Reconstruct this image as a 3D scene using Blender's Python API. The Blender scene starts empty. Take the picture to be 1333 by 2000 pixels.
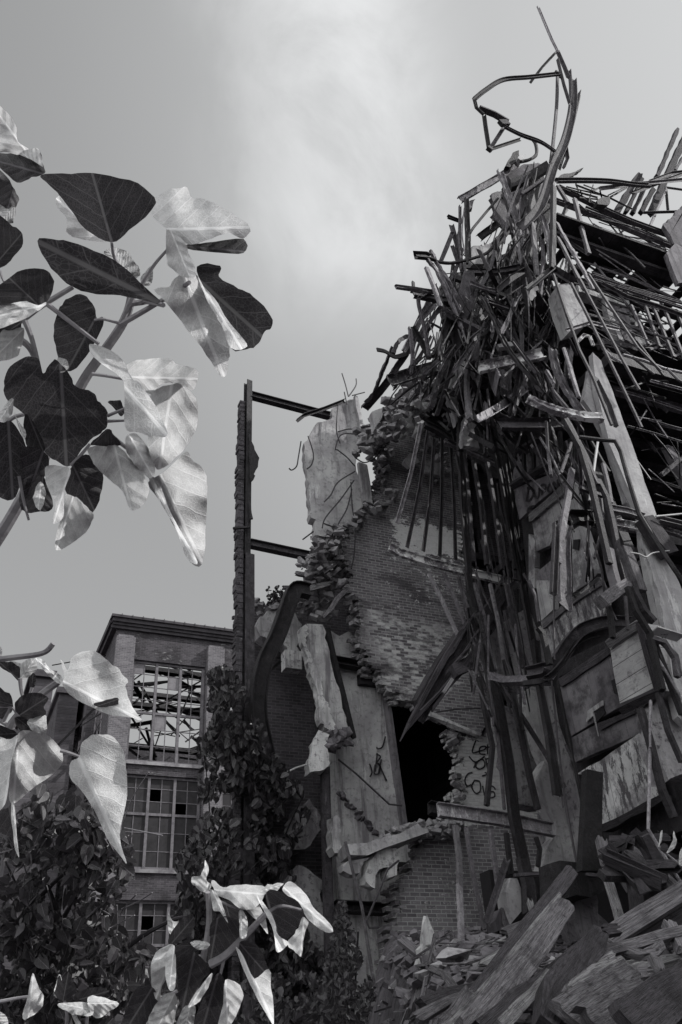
import bpy, bmesh, math, random
from mathutils import Vector, Matrix, noise
rnd = random.Random(7)
SC = bpy.context.scene
COL = SC.collection
R_ = math.radians

# ---------------------------------------------------------------- camera
FPX = 1700.0; EYE = 1.7
TH, YAW, ROLL = R_(34), R_(25), R_(3.8)
h_ = Vector((math.sin(YAW), math.cos(YAW), 0)); r_ = Vector((math.cos(YAW), -math.sin(YAW), 0))
FW = h_*math.cos(TH) + Vector((0, 0, math.sin(TH)))
u_ = -h_*math.sin(TH) + Vector((0, 0, math.cos(TH)))
RT = r_*math.cos(ROLL) - u_*math.sin(ROLL)
UP = u_*math.cos(ROLL) + r_*math.sin(ROLL)
CAM = Vector((0, 0, EYE))
cd = bpy.data.cameras.new('camera'); cam = bpy.data.objects.new('camera', cd); COL.objects.link(cam)
M3 = Matrix((RT, UP, -FW)).transposed()
cam.matrix_world = Matrix.Translation(CAM) @ M3.to_4x4()
cd.sensor_fit = 'VERTICAL'; cd.sensor_height = 36; cd.lens = FPX/2000*36
cd.clip_start = 0.05; cd.clip_end = 3000
SC.camera = cam

# ---------------------------------------------------------------- world, sun, exposure
SUN = Vector((0.72, -0.30, 0.62)).normalized()      # towards the sun
W = bpy.data.worlds.new("World"); SC.world = W; W.use_nodes = True
nt = W.node_tree; nt.nodes.clear()
def N(nt, t, **k):
    n = nt.nodes.new(t)
    for a, b in k.items(): setattr(n, a, b)
    return n
def L(nt, a, b): nt.links.new(a, b)
sky = N(nt, 'ShaderNodeTexSky', sky_type='NISHITA'); sky.sun_disc = False
sky.sun_elevation = math.asin(SUN.z); sky.sun_rotation = math.atan2(SUN.x, SUN.y)
sky.air_density = 1.0; sky.dust_density = 3.0; sky.ozone_density = 1.0
def wmath(op, a, b=None, c=None, clamp=False):
    n = N(nt, 'ShaderNodeMath', operation=op, use_clamp=clamp)
    for i, v in enumerate((a, b, c)):
        if v is None: continue
        if isinstance(v, (int, float)): n.inputs[i].default_value = v
        else: L(nt, v, n.inputs[i])
    return n.outputs[0]
bw = N(nt, 'ShaderNodeRGBToBW'); L(nt, sky.outputs[0], bw.inputs[0])
tc = N(nt, 'ShaderNodeTexCoord'); DIRV = tc.outputs['Generated']
def dotdir(v):
    n = N(nt, 'ShaderNodeVectorMath', operation='DOT_PRODUCT'); L(nt, DIRV, n.inputs[0]); n.inputs[1].default_value = v
    return n.outputs['Value']
def pxdir(px, py): return (FW + RT*((px-666.5)/FPX) + UP*((1000-py)/FPX)).normalized()
# a tall wisp of cloud: a great-circle band, cut off softly at its lower end, broken up by noise
cA, cB = pxdir(640, 60), pxdir(640, 640)
axis = cA.cross(cB).normalized(); along = (cA-cB).normalized()
mp = N(nt, 'ShaderNodeMapping'); L(nt, DIRV, mp.inputs[0]); mp.inputs['Scale'].default_value = (1.6, 1.6, 0.8)
n1 = N(nt, 'ShaderNodeTexNoise'); n1.inputs['Scale'].default_value = 3.6; n1.inputs['Detail'].default_value = 9; n1.inputs['Roughness'].default_value = .6; n1.inputs['Distortion'].default_value = .5
L(nt, mp.outputs[0], n1.inputs['Vector'])
n2 = N(nt, 'ShaderNodeTexNoise'); n2.inputs['Scale'].default_value = 1.5; n2.inputs['Detail'].default_value = 3
L(nt, mp.outputs[0], n2.inputs['Vector'])
off = wmath('ADD', dotdir(axis), wmath('MULTIPLY', wmath('SUBTRACT', n2.outputs[0], .5), .22))
off = wmath('SUBTRACT', off, CL_OFF if 'CL_OFF' in globals() else 0.0)
band = N(nt, 'ShaderNodeMapRange', interpolation_type='SMOOTHERSTEP'); L(nt, wmath('ABSOLUTE', off), band.inputs[0])
for i, v in zip((1, 2, 3, 4), (0.0, 0.20, 1, 0)): band.inputs[i].default_value = v
low = N(nt, 'ShaderNodeMapRange', interpolation_type='SMOOTHERSTEP'); L(nt, dotdir(along), low.inputs[0])
a0 = pxdir(620, 760).dot(along); a1 = pxdir(640, 380).dot(along)
for i, v in zip((1, 2, 3, 4), (a0, a1, 0, 1)): low.inputs[i].default_value = v
br = N(nt, 'ShaderNodeMapRange', interpolation_type='SMOOTHSTEP'); L(nt, n1.outputs[0], br.inputs[0])
for i, v in zip((1, 2, 3, 4), (0.30, 0.68, 0.2, 1.1)): br.inputs[i].default_value = v
cloud = wmath('MULTIPLY', wmath('MULTIPLY', band.outputs[0], low.outputs[0]), br.outputs[0])
# thin high veil, brighter towards the right
veil = N(nt, 'ShaderNodeMapRange', interpolation_type='SMOOTHSTEP'); L(nt, dotdir(pxdir(1250, 250)), veil.inputs[0])
for i, v in zip((1, 2, 3, 4), (0.78, 1.0, 0.0, 0.13)): veil.inputs[i].default_value = v
SKYK = 0.34; FILLK = 0.78
grey = wmath('ADD', wmath('POWER', bw.outputs[0], 0.35), 0.0)
tot = wmath('MULTIPLY', grey, SKYK*10*0.52)
tot = wmath('ADD', tot, wmath('MULTIPLY', cloud, 1.45)); tot = wmath('ADD', tot, wmath('MULTIPLY', veil.outputs[0], 10*.62))
# unseen glow added to the sky behind the viewer: soft fill for the ruin
fill_glow = N(nt, 'ShaderNodeMapRange', interpolation_type='SMOOTHSTEP'); L(nt, dotdir(Vector((-.35, -.62, .68)).normalized()), fill_glow.inputs[0])
for i, v in zip((1, 2, 3, 4), (0.45, 0.93, 0.0, 1.0)): fill_glow.inputs[i].default_value = v
tot = wmath('ADD', tot, wmath('MULTIPLY', wmath('MULTIPLY', fill_glow.outputs[0], wmath('ADD', .5, n2.outputs[0])), FILLK*10))
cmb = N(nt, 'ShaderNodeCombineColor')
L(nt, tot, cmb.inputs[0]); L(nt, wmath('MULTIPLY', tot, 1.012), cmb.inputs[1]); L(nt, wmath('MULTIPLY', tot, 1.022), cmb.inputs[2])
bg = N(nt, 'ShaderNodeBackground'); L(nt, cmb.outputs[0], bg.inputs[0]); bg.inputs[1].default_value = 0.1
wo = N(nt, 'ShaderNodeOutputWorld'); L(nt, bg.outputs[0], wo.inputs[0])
sl = bpy.data.lights.new('sun', 'SUN'); sl.energy = 2.5; sl.angle = R_(.5); sl.color = (1, .99, .98)
so = bpy.data.objects.new('sun', sl); COL.objects.link(so); so.rotation_euler = SUN.to_track_quat('Z', 'Y').to_euler()
SC.view_settings.view_transform = 'Standard'; SC.view_settings.look = 'None'
SC.view_settings.exposure = 0.85; SC.view_settings.gamma = 1.0; SC.view_settings.use_curve_mapping = False
SC.render.engine = 'CYCLES'
SC.cycles.max_bounces = 6

# ---------------------------------------------------------------- pixel helpers (a pixel of the photograph -> a point at a chosen depth)
VIEW = {'P': (0, 0, 1.0), 'A': (760, 0, 2.326), 'B': (720, 400, 2.1746), 'C': (440, 700, 2.898), 'D': (440, 1100, 2.898), 'E': (860, 800, 2.818),
        'F': (820, 1250, 2.598), 'G': (520, 1540, 2.777), 'H': (820, 1600, 2.598), 'M': (760, 260, 3.92), 'N': (1033, 260, 4.443),
        'O': (720, 540, 3.92), 'Q': (1033, 540, 4.443), 'R': (780, 820, 4.76), 'S': (1033, 820, 4.443), 'T': (800, 1120, 4.76),
        'U': (1033, 1120, 4.443), 'K': (0, 180, 2.38), 'J': (0, 640, 2.38), 'X': (0, 1150, 2.777), 'Z': (0, 1500, 2.02)}
def full(v, x, y):
    a, b, s = VIEW[v]; return a + x/s, b + y/s
def ray(px, py): return FW + RT*((px-666.5)/FPX) + UP*((1000-py)/FPX)
def PY(px, py, Y):
    d = ray(px, py); return CAM + d*(Y/d.y)
def PX(px, py, X):
    d = ray(px, py); return CAM + d*(X/d.x)
def PZ(px, py, Z):
    d = ray(px, py); return CAM + d*((Z-EYE)/d.z)
def PD(px, py, t): return CAM + ray(px, py)*t          # t = distance along the optical axis

# ---------------------------------------------------------------- materials
def tint(v):
    k = max(0.0, min(1.0, 1 - v/0.35))
    return (v*(1+.04*k), v*(1-.05*k), v*(1+.075*k), 1)
class Mat:
    def __init__(s, name, rough=.85, metal=0.0):
        s.m = bpy.data.materials.new(name); s.m.use_nodes = True; s.nt = s.m.node_tree; s.nt.nodes.clear()
        s.b = N(s.nt, 'ShaderNodeBsdfPrincipled'); s.o = N(s.nt, 'ShaderNodeOutputMaterial')
        L(s.nt, s.b.outputs[0], s.o.inputs[0]); s.b.inputs['Roughness'].default_value = rough; s.b.inputs['Metallic'].default_value = metal
        s.b.inputs['Specular IOR Level'].default_value = .3
        s.g = N(s.nt, 'ShaderNodeNewGeometry'); s.t = N(s.nt, 'ShaderNodeTexCoord')
        s.oi = N(s.nt, 'ShaderNodeObjectInfo')
    def put(s, sock, v):
        if isinstance(v, (int, float)): sock.default_value = v
        elif isinstance(v, (tuple, list)): sock.default_value = v
        else: L(s.nt, v, sock)
    def math(s, op, a, b=0.0, clamp=False):
        n = N(s.nt, 'ShaderNodeMath', operation=op, use_clamp=clamp); s.put(n.inputs[0], a); s.put(n.inputs[1], b); return n.outputs[0]
    def map(s, src, scale, loc=(0, 0, 0), rot=(0, 0, 0)):
        n = N(s.nt, 'ShaderNodeMapping'); L(s.nt, src, n.inputs[0]); n.inputs['Scale'].default_value = scale
        n.inputs['Location'].default_value = loc; n.inputs['Rotation'].default_value = rot; return n.outputs[0]
    def noise(s, vec, scale, detail=6, rough=.6, dist=0.0):
        n = N(s.nt, 'ShaderNodeTexNoise'); L(s.nt, vec, n.inputs['Vector']); n.inputs['Scale'].default_value = scale
        n.inputs['Detail'].default_value = detail; n.inputs['Roughness'].default_value = rough; n.inputs['Distortion'].default_value = dist
        return n.outputs[0]
    def rng(s, v, a, b, c=0.0, d=1.0, smooth=True):
        n = N(s.nt, 'ShaderNodeMapRange'); n.interpolation_type = 'SMOOTHSTEP' if smooth else 'LINEAR'
        s.put(n.inputs[0], v)
        for i, x in zip((1, 2, 3, 4), (a, b, c, d)): s.put(n.inputs[i], x)
        return n.outputs[0]
    def mix(s, f, a, b):
        n = N(s.nt, 'ShaderNodeMix'); n.data_type = 'RGBA'; s.put(n.inputs[0], f); s.put(n.inputs[6], a); s.put(n.inputs[7], b); return n.outputs[2]
    def vor(s, vec, scale, feat='DISTANCE_TO_EDGE'):
        n = N(s.nt, 'ShaderNodeTexVoronoi', feature=feat); L(s.nt, vec, n.inputs['Vector']); n.inputs['Scale'].default_value = scale; return n.outputs[0]
    def bump(s, hgt, strength=.5, dist=.02):
        n = N(s.nt, 'ShaderNodeBump'); n.inputs['Strength'].default_value = strength; n.inputs['Distance'].default_value = dist
        L(s.nt, hgt, n.inputs['Height']); L(s.nt, n.outputs[0], s.b.inputs['Normal'])
    def base(s, c): s.put(s.b.inputs['Base Color'], c); return s
    def vary(s, c, lo=.7, hi=1.3):      # brightness differs from object to object
        n = N(s.nt, 'ShaderNodeVectorMath', operation='SCALE'); L(s.nt, c, n.inputs[0]); L(s.nt, s.rng(s.oi.outputs['Random'], 0, 1, lo, hi, False), n.inputs['Scale']); return n.outputs[0]
MATS = {}
def steel(name, a, b, flake=None, rough=.7):
    m = Mat(name, rough, .0); v = m.t.outputs['UV']; p = m.t.outputs['Object']
    n1 = m.noise(p, 5, 8, .7); n2 = m.noise(p, 28, 5, .7)
    c = m.mix(m.rng(n1, .35, .65), tint(a), tint(b))
    c = m.mix(m.rng(n2, .5, .75, 0, .6), c, tint(a*.45))
    # pale lime and dust in streaks
    st = m.noise(m.map(p, (9, 9, 1.6)), 1.5, 6, .7)
    c = m.mix(m.rng(st, .55, .68, 0, .6), c, tint(min(.5, b*2.4)))
    sc_ = m.noise(p, 11, 9, .8); c = m.mix(m.rng(sc_, .54, .60, 0, .75), c, tint(a*.4)); c = m.mix(m.rng(m.noise(p, 17, 8, .8), .58, .64, 0, .5), c, tint(min(.5, b*2.0)))
    if flake: 
        f = m.noise(p, 3.2, 9, .72); c = m.mix(m.rng(f, .47, .53), c, tint(flake))
    m.base(m.vary(c, .6, 1.5)); m.bump(m.math('ADD', n2, m.math('ADD', n1, sc_)), .7, .02); MATS[name] = m.m
steel('rust_dark', .022, .05); steel('rust_mid', .05, .11); steel('rust_pale', .10, .21)
steel('steel_black', .010, .022); steel('paint_flaked', .10, .18, .55)
def wood(name, a, b, lo=.75, hi=1.25):
    m = Mat(name, .9); v = m.t.outputs['UV']
    g1 = m.noise(m.map(v, (1.2, 26, 1)), 2.2, 8, .7, .6); g2 = m.noise(m.map(v, (2.5, 90, 1)), 2, 4, .6)
    c = m.mix(m.rng(g1, .3, .7), tint(a), tint(b)); c = m.mix(m.rng(g2, .5, .66, 0, .85), c, tint(a*.3))
    big = m.noise(v, 1.7, 5, .7); c = m.mix(m.rng(big, .46, .66, 0, .75), c, tint(a*.4)); c = m.mix(m.rng(m.noise(m.t.outputs['Object'], 9, 7, .75), .56, .66, 0, .6), c, tint(a*.3))
    sp_ = m.noise(m.map(v, (.5, 16, 1)), 2.6, 5, .6, .4); c = m.mix(m.rng(m.math('ABSOLUTE', m.math('SUBTRACT', sp_, .5)), 0, .012, .9, 0), c, tint(a*.15))
    kn = m.vor(m.map(v, (1.1, 5, 1)), 1.6, 'F1'); c = m.mix(m.rng(kn, .05, .11, .85, 0), c, tint(a*.25))
    m.base(m.vary(c, lo, hi)); m.bump(m.math('ADD', g1, m.math('MULTIPLY', g2, .7)), .9, .02); MATS[name] = m.m
wood('wood_grey', .07, .22); wood('wood_dark', .035, .085); wood('wood_charred', .02, .05, .7, 1.5); wood('wood_pale', .13, .34)
def concrete(name, a, b, stain=.5, crack=0, streak=.4, roughb=.5):
    m = Mat(name, .92); p = m.g.outputs['Position']
    n1 = m.noise(p, 1.1, 7, .65); n2 = m.noise(p, 9, 8, .7); n3 = m.noise(m.map(p, (4.5, 4.5, .45)), 1.3, 6, .65)
    c = m.mix(m.rng(n1, .35, .65), tint(a), tint(b))
    c = m.mix(m.rng(n3, .48, .66, 0, min(1, streak*1.4)), c, tint(a*.4)); c = m.mix(m.rng(n2, .5, .66, 0, min(1, stain*1.3)), c, tint(a*.45)); c = m.mix(m.rng(m.noise(m.map(p, (2.2, 2.2, .5)), 2.0, 9, .75), .60, .66, 0, .5), c, tint(min(.7, b*1.5)))
    c = m.mix(m.rng(m.noise(p, 40, 3, .6), .55, .8, 0, .5), c, tint(a*.6))
    h = n2
    if crack:
        e = m.vor(m.map(m.mix(.90, m.noise(p, 3, 6), p), (1, 1, .7)), crack); k = m.rng(e, .0, .012, .8, 0); c = m.mix(m.math('MULTIPLY', k, m.rng(n1, .5, .56)), c, tint(.03))
    m.base(c); m.bump(h, roughb, .03); MATS[name] = m.m
concrete('concrete', .26, .42); concrete('concrete_dark', .08, .17, .6); concrete('concrete_cracked', .28, .44, .25, 2.2, .3)
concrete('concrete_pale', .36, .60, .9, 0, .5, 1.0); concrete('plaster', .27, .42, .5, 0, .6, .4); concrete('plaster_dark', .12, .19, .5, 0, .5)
concrete('soil', .07, .14, .7); concrete('stucco', .15, .30, .8, 0, .3, 1.0)
def brick(name, axis='xz', a=.05, b=.10, mortar=.15, patches=(), white=.0, dirt=.6, lime=None):
    m = Mat(name, .93); p = m.g.outputs['Position']
    sp = N(m.nt, 'ShaderNodeSeparateXYZ'); L(m.nt, p, sp.inputs[0]); cb = N(m.nt, 'ShaderNodeCombineXYZ')
    L(m.nt, sp.outputs[0 if axis == 'xz' else 1], cb.inputs[0]); L(m.nt, sp.outputs[2], cb.inputs[1])
    bt = N(m.nt, 'ShaderNodeTexBrick'); L(m.nt, cb.outputs[0], bt.inputs['Vector'])
    for k, v in (('Scale', 1), ('Brick Width', .215), ('Row Height', .075), ('Mortar Size', .009), ('Mortar Smooth', .3), ('Bias', 0)): bt.inputs[k].default_value = v
    bt.inputs['Color1'].default_value = tint(a); bt.inputs['Color2'].default_value = tint(b); bt.inputs['Mortar'].default_value = tint(mortar)
    fac = bt.outputs['Fac']
    n1 = m.noise(p, .8, 7, .65); n2 = m.noise(p, 12, 6, .7)
    c = m.mix(m.rng(n2, .5, .75, 0, .5), bt.outputs[0], tint(a*.5)); c = m.mix(m.rng(n1, .42, .68, 0, dirt), c, tint(a*.5))
    if white:       # whitewash left in patches
        w = m.noise(m.map(p, (1, 1, 2.2)), 3.4, 9, .72); w2 = m.rng(n1, .48, .6, 0, 1)
        c = m.mix(m.math('MULTIPLY', m.rng(w, .62-white*.12, .70-white*.12, 0, .6), w2), c, tint(.30))
    if lime:        # rubbed lime wash: brick after brick more or less covered
        x0, z0, x1, z1 = lime
        dx = m.math('SUBTRACT', m.math('ABSOLUTE', m.math('SUBTRACT', sp.outputs[0], (x0+x1)/2)), (x1-x0)/2); dz = m.math('SUBTRACT', m.math('ABSOLUTE', m.math('SUBTRACT', sp.outputs[2], (z0+z1)/2)), (z1-z0)/2)
        zone = m.rng(m.math('ADD', m.math('MAXIMUM', dx, dz), m.math('MULTIPLY', m.math('SUBTRACT', m.noise(p, 1.6, 4), .5), 1.4)), -.5, .25, 1, 0)
        bt2 = N(m.nt, 'ShaderNodeTexBrick'); L(m.nt, cb.outputs[0], bt2.inputs['Vector'])
        for k_, v_ in (('Scale', 1), ('Brick Width', .215), ('Row Height', .075), ('Mortar Size', .006), ('Bias', -.1)): bt2.inputs[k_].default_value = v_
        bt2.inputs['Color1'].default_value = (0, 0, 0, 1); bt2.inputs['Color2'].default_value = (1, 1, 1, 1); bt2.inputs['Mortar'].default_value = (.3, .3, .3, 1)
        bwv = N(m.nt, 'ShaderNodeRGBToBW'); L(m.nt, bt2.outputs[0], bwv.inputs[0])
        sm = m.math('ADD', m.math('MULTIPLY', bwv.outputs[0], .35), m.noise(m.map(p, (1, 1, 2.4)), 6, 7, .7))
        c = m.mix(m.math('MULTIPLY', zone, m.rng(sm, .50, .86, 0, .95)), c, tint(.55))
        c = m.mix(m.rng(m.noise(m.map(p, (.6, .6, 1.5)), 1.2, 8, .7), .50, .62, 0, .75), c, tint(a*.45))
    for (x0, z0, x1, z1, val, soft, thr, nsc) in patches:      # real paint and lime: patches with a place and a shape of their own
        dx = m.math('SUBTRACT', m.math('ABSOLUTE', m.math('SUBTRACT', sp.outputs[0 if axis == 'xz' else 1], (x0+x1)/2)), (x1-x0)/2)
        dz = m.math('SUBTRACT', m.math('ABSOLUTE', m.math('SUBTRACT', sp.outputs[2], (z0+z1)/2)), (z1-z0)/2)
        d = m.math('MAXIMUM', dx, dz); nn = m.noise(m.map(p, (1.0, 1.0, 1.8)), nsc, 9, .72)
        nb = m.math('MULTIPLY', m.math('SUBTRACT', thr, nn), 3*soft)
        k = m.rng(m.math('ADD', d, nb), -.03, .03, 1, 0)
        c = m.mix(k, c, m.mix(m.rng(n2, .4, .8, 0, .6), tint(val), tint(val*.55)))
    m.base(c); m.bump(m.math('SUBTRACT', m.math('MULTIPLY', n2, .5), m.math('MULTIPLY', fac, 1.2)), .9, .02); MATS[name] = m.m
brick('brick_far', 'xz', .04, .085, .12, (), .5, .8); brick('brick_far_side', 'yz', .06, .11, .15)
brick('brick_pier', 'xz', .10, .18, .24, (), .3, .3)
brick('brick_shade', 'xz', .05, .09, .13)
brick('brick_main', 'xz', .10, .19, .34, ((9.2, 13.15, 11.4, 13.95, .62, .7, .46, 4.0), (9.4, 11.9, 11.2, 12.9, .50, 5, .60, 4.5)), .5, .5, (8.2, 8.9, 10.6, 11.2))
brick('brick_low', 'xz', .10, .21, .36, ((8.3, 3.6, 11.6, 6.1, .42, 6, .64, 6),), .45, .45)
brick('brick_white', 'xz', .09, .14, .22, ((9.9, 6.2, 12.2, 8.0, .46, .8, .40, 3.0),), .4, .3)
def plain(name, v, rough=.8, nz=.3, sc=14):
    m = Mat(name, rough); p = m.t.outputs['Object']; n = m.noise(p, sc, 6, .7)
    c = m.mix(m.rng(n, .4, .7), tint(v), tint(v*(1-nz))); m.base(m.vary(c, .85, 1.15)); m.bump(n, .3, .01); MATS[name] = m.m
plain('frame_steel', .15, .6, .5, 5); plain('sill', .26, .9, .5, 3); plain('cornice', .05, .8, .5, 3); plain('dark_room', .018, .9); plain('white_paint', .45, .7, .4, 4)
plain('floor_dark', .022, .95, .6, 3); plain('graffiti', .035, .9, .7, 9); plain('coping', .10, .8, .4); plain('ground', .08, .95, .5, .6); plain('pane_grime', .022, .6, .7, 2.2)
plain('shade_cloth', .07, .9, .5, 2); plain('card', .20, .8, .35, 5); plain('stone', .27, .95, .85, 3.2); plain('stone_pale', .6, .95, .5, 5); plain('wire', .04, .6)
def panelm(name, a, b, axis, period, groove=.05, flake=0, stain=.5):
    m = Mat(name, .85); p = m.g.outputs['Position']; sp = N(m.nt, 'ShaderNodeSeparateXYZ'); L(m.nt, p, sp.inputs[0])
    n1 = m.noise(p, 1.6, 7, .65); n2 = m.noise(m.map(p, (7, 7, 1.0) if axis != 2 else (1.2, 1.2, 16)), 1.5, 7, .7); n3 = m.noise(p, 16, 5, .7)
    c = m.mix(m.rng(n1, .35, .65), tint(a), tint(b)); c = m.mix(m.rng(n2, .5, .68, 0, stain), c, tint(a*.4)); c = m.mix(m.rng(n3, .55, .75, 0, .4), c, tint(a*.5))
    c = m.mix(m.rng(m.noise(p, 1.1, 9, .72), .47, .60, 0, .8), c, tint(a*.22)); c = m.mix(m.rng(m.noise(p, 6, 8, .78), .56, .63, 0, .55), c, tint(a*.25))
    if flake:
        f = m.noise(m.map(p, (3.4, 3.4, .9)), 2.1, 10, .78); c = m.mix(m.rng(f, flake, flake+.03), c, tint(.05))
    fr = m.math('FRACT', m.math('DIVIDE', sp.outputs[axis], period)); g = m.rng(fr, 0, groove, 1, 0)
    wn = N(m.nt, 'ShaderNodeTexWhiteNoise', noise_dimensions='1D'); m.put(wn.inputs['W'], m.math('FLOOR', m.math('DIVIDE', sp.outputs[axis], period)))
    c = m.mix(m.rng(wn.outputs[0], 0, 1, 0, .35, False), c, tint(a*.5)); c = m.mix(g, c, tint(.015)); m.base(c); m.bump(m.math('SUBTRACT', n3, g), .5, .01); MATS[name] = m.m
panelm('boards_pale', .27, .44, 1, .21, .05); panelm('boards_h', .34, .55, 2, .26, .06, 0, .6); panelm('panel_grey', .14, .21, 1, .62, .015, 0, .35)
panelm('paint_peel', .34, .52, 1, .9, .01, .50); panelm('paint_peel_white', .55, .78, 1, 1.4, .01, .515); panelm('floor_boards', .02, .05, 1, .12, .15)

# ---------------------------------------------------------------- mesh and object helpers
class MB:
    def __init__(s): s.v = []; s.f = []; s.uv = []
    def add(s, vs, fs, uvs=None):
        n = len(s.v); s.v += [Vector(v) for v in vs]
        for i, f in enumerate(fs):
            s.f.append([n+k for k in f]); s.uv.append(uvs[i] if uvs else None)
    def box(s, x0, x1, y0, y1, z0, z1):
        s.add([(x0, y0, z0), (x1, y0, z0), (x1, y1, z0), (x0, y1, z0), (x0, y0, z1), (x1, y0, z1), (x1, y1, z1), (x0, y1, z1)],
              [(0, 3, 2, 1), (4, 5, 6, 7), (0, 1, 5, 4), (1, 2, 6, 5), (2, 3, 7, 6), (3, 0, 4, 7)])
    def build(s, name, mat, parent=None, smooth=False, origin=None):
        if not s.v: return None
        xs = [v.x for v in s.v]; ys = [v.y for v in s.v]; zs = [v.z for v in s.v]
        pw = parent['_o'] if parent is not None and '_o' in parent else (0, 0, 0)
        o = Vector(origin) if origin is not None else Vector(((min(xs)+max(xs))/2, (min(ys)+max(ys))/2, min(zs)))
        me = bpy.data.meshes.new(name); me.from_pydata([v-o for v in s.v], [], s.f)
        uvl = me.uv_layers.new(name='UVMap'); k = 0
        for fi, f in enumerate(s.f):
            u = s.uv[fi]
            for j, vi in enumerate(f):
                if u: uvl.data[k].uv = u[j]
                else: uvl.data[k].uv = (s.v[vi].x + s.v[vi].y, s.v[vi].z)
                k += 1
        me.materials.append(MATS[mat])
        if smooth:
            me.polygons.foreach_set('use_smooth', [True]*len(me.polygons))
        me.update()
        ob = bpy.data.objects.new(name, me); COL.objects.link(ob)
        ob.location = o - Vector(pw); ob['_o'] = list(o)
        if parent is not None: ob.parent = parent
        return ob
def tag(o, label, cat, group=None, kind=None):
    if o is None: return None
    if label: o['label'] = label
    if cat: o['category'] = cat
    if group: o['group'] = group
    if kind: o['kind'] = kind
    return o
def empty(name, loc, label, cat, group=None):
    o = bpy.data.objects.new(name, None); COL.objects.link(o); o.location = loc; o['_o'] = list(loc); o.empty_display_size = .2
    return tag(o, label, cat, group)
def struct(mb, name, mat):
    o = mb.build(name, mat); o['kind'] = 'structure'; return o
def frame(d, hint):
    d = d.normalized(); s = d.cross(hint)
    if s.length < 1e-3: s = d.cross(Vector((.3, .8, .1)))
    s.normalize(); return s, s.cross(d).normalized()
def section(kind, w, h):
    t = max(.010, .10*min(w, h)); a, b = w/2, h/2
    if kind == 'I': return [(-a, -b), (a, -b), (a, -b+t), (t/2, -b+t), (t/2, b-t), (a, b-t), (a, b), (-a, b), (-a, b-t), (-t/2, b-t), (-t/2, -b+t), (-a, -b+t)]
    if kind == 'C': return [(-a, -b), (a, -b), (a, -b+t), (-a+t, -b+t), (-a+t, b-t), (a, b-t), (a, b), (-a, b)]
    if kind == 'L': return [(-a, -b), (a, -b), (a, -b+t), (-a+t, -b+t), (-a+t, b), (-a, b)]
    if kind == 'plank': return [(-a+2*a*i/6, -b) for i in range(7)] + [(a-2*a*i/6, b) for i in range(7)]
    if kind == 'rod': return [(a*math.cos(k*math.pi/3), a*math.sin(k*math.pi/3)) for k in range(6)]
    return [(-a, -b), (a, -b), (a, b), (-a, b)]
def sweep(mb, pts, kind='box', w=.1, h=.1, hint=None, taper=None, jit=0.0, roll=0.0, smoothp=False, seed=0, ragged=0.0):
    pts = [Vector(p) for p in pts]
    if smoothp and len(pts) > 2:
        q = []
        for i in range(len(pts)-1):
            p0, p1, p2, p3 = pts[max(i-1, 0)], pts[i], pts[i+1], pts[min(i+2, len(pts)-1)]
            for k in range(6):
                t = k/6; q.append(.5*((2*p1) + (-p0+p2)*t + (2*p0-5*p1+4*p2-p3)*t*t + (-p0+3*p1-3*p2+p3)*t**3))
        q.append(pts[-1]); pts = q
    if jit:
        q = [pts[0]]
        for a, b in zip(pts, pts[1:]):
            n = max(1, int((b-a).length/.35))
            for k in range(1, n+1): q.append(a.lerp(b, k/n))
        pts = q
    hint = hint or Vector((0.15, -1, .1)); sec = section(kind, w, h); m = len(sec); cr, sr = math.cos(roll), math.sin(roll)
    vs = []; ln = 0; us = []; rr = random.Random(seed)
    ends = [[rr.uniform(-1, 1)*max(ragged, .004)*(1+(c % 2)) + (c-3)*rr.uniform(-.1, .1)*w for c in range(7)] for _ in range(2)]
    for i, p in enumerate(pts):
        d = (pts[min(i+1, len(pts)-1)] - pts[max(i-1, 0)])
        if kind == 'plank' and jit: ew = [rr.uniform(-1, 1)*jit*1.6 for _ in range(2)]
        if i: ln += (p-pts[i-1]).length
        us.append(ln); s, u = frame(d, hint); k = 1 if not taper else 1+(taper-1)*i/(len(pts)-1)
        for si, (a, b) in enumerate(sec):
            x, y = (a*cr-b*sr)*k, (a*sr+b*cr)*k
            q = p + s*x + u*y
            if kind == 'plank':
                col = si if si < 7 else 13-si
                if jit: q = q + u*(rr.uniform(-.25, .25)*jit) + s*((ew[0] if col == 0 else ew[1] if col == 6 else 0))
                if i in (0, len(pts)-1): q = q + d.normalized()*ends[i != 0][col]*(1 if i else -1)
            else:
                if jit: q = q + Vector((rr.uniform(-1, 1), rr.uniform(-1, 1), rr.uniform(-1, 1)))*jit
                if ragged and i in (0, len(pts)-1): q = q + d.normalized()*rr.uniform(-ragged, ragged)
            vs.append(q)
    per = [0]
    for i in range(m):
        a, b = sec[i], sec[(i+1) % m]; per.append(per[-1]+math.hypot(a[0]-b[0], a[1]-b[1]))
    fs, uv = [], []
    for i in range(len(pts)-1):
        for j in range(m):
            k = (j+1) % m; fs.append((i*m+j, i*m+k, (i+1)*m+k, (i+1)*m+j))
            uv.append([(us[i]+seed*1.7, per[j]+seed*.37), (us[i]+seed*1.7, per[j+1]+seed*.37), (us[i+1]+seed*1.7, per[j+1]+seed*.37), (us[i+1]+seed*1.7, per[j]+seed*.37)])
    fs.append(tuple(reversed(range(m)))); uv.append([(sec[j][0]*3, sec[j][1]*3) for j in reversed(range(m))])
    fs.append(tuple((len(pts)-1)*m+j for j in range(m))); uv.append([(sec[j][0]*3, sec[j][1]*3) for j in range(m)])
    mb.add(vs, fs, uv)
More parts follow.
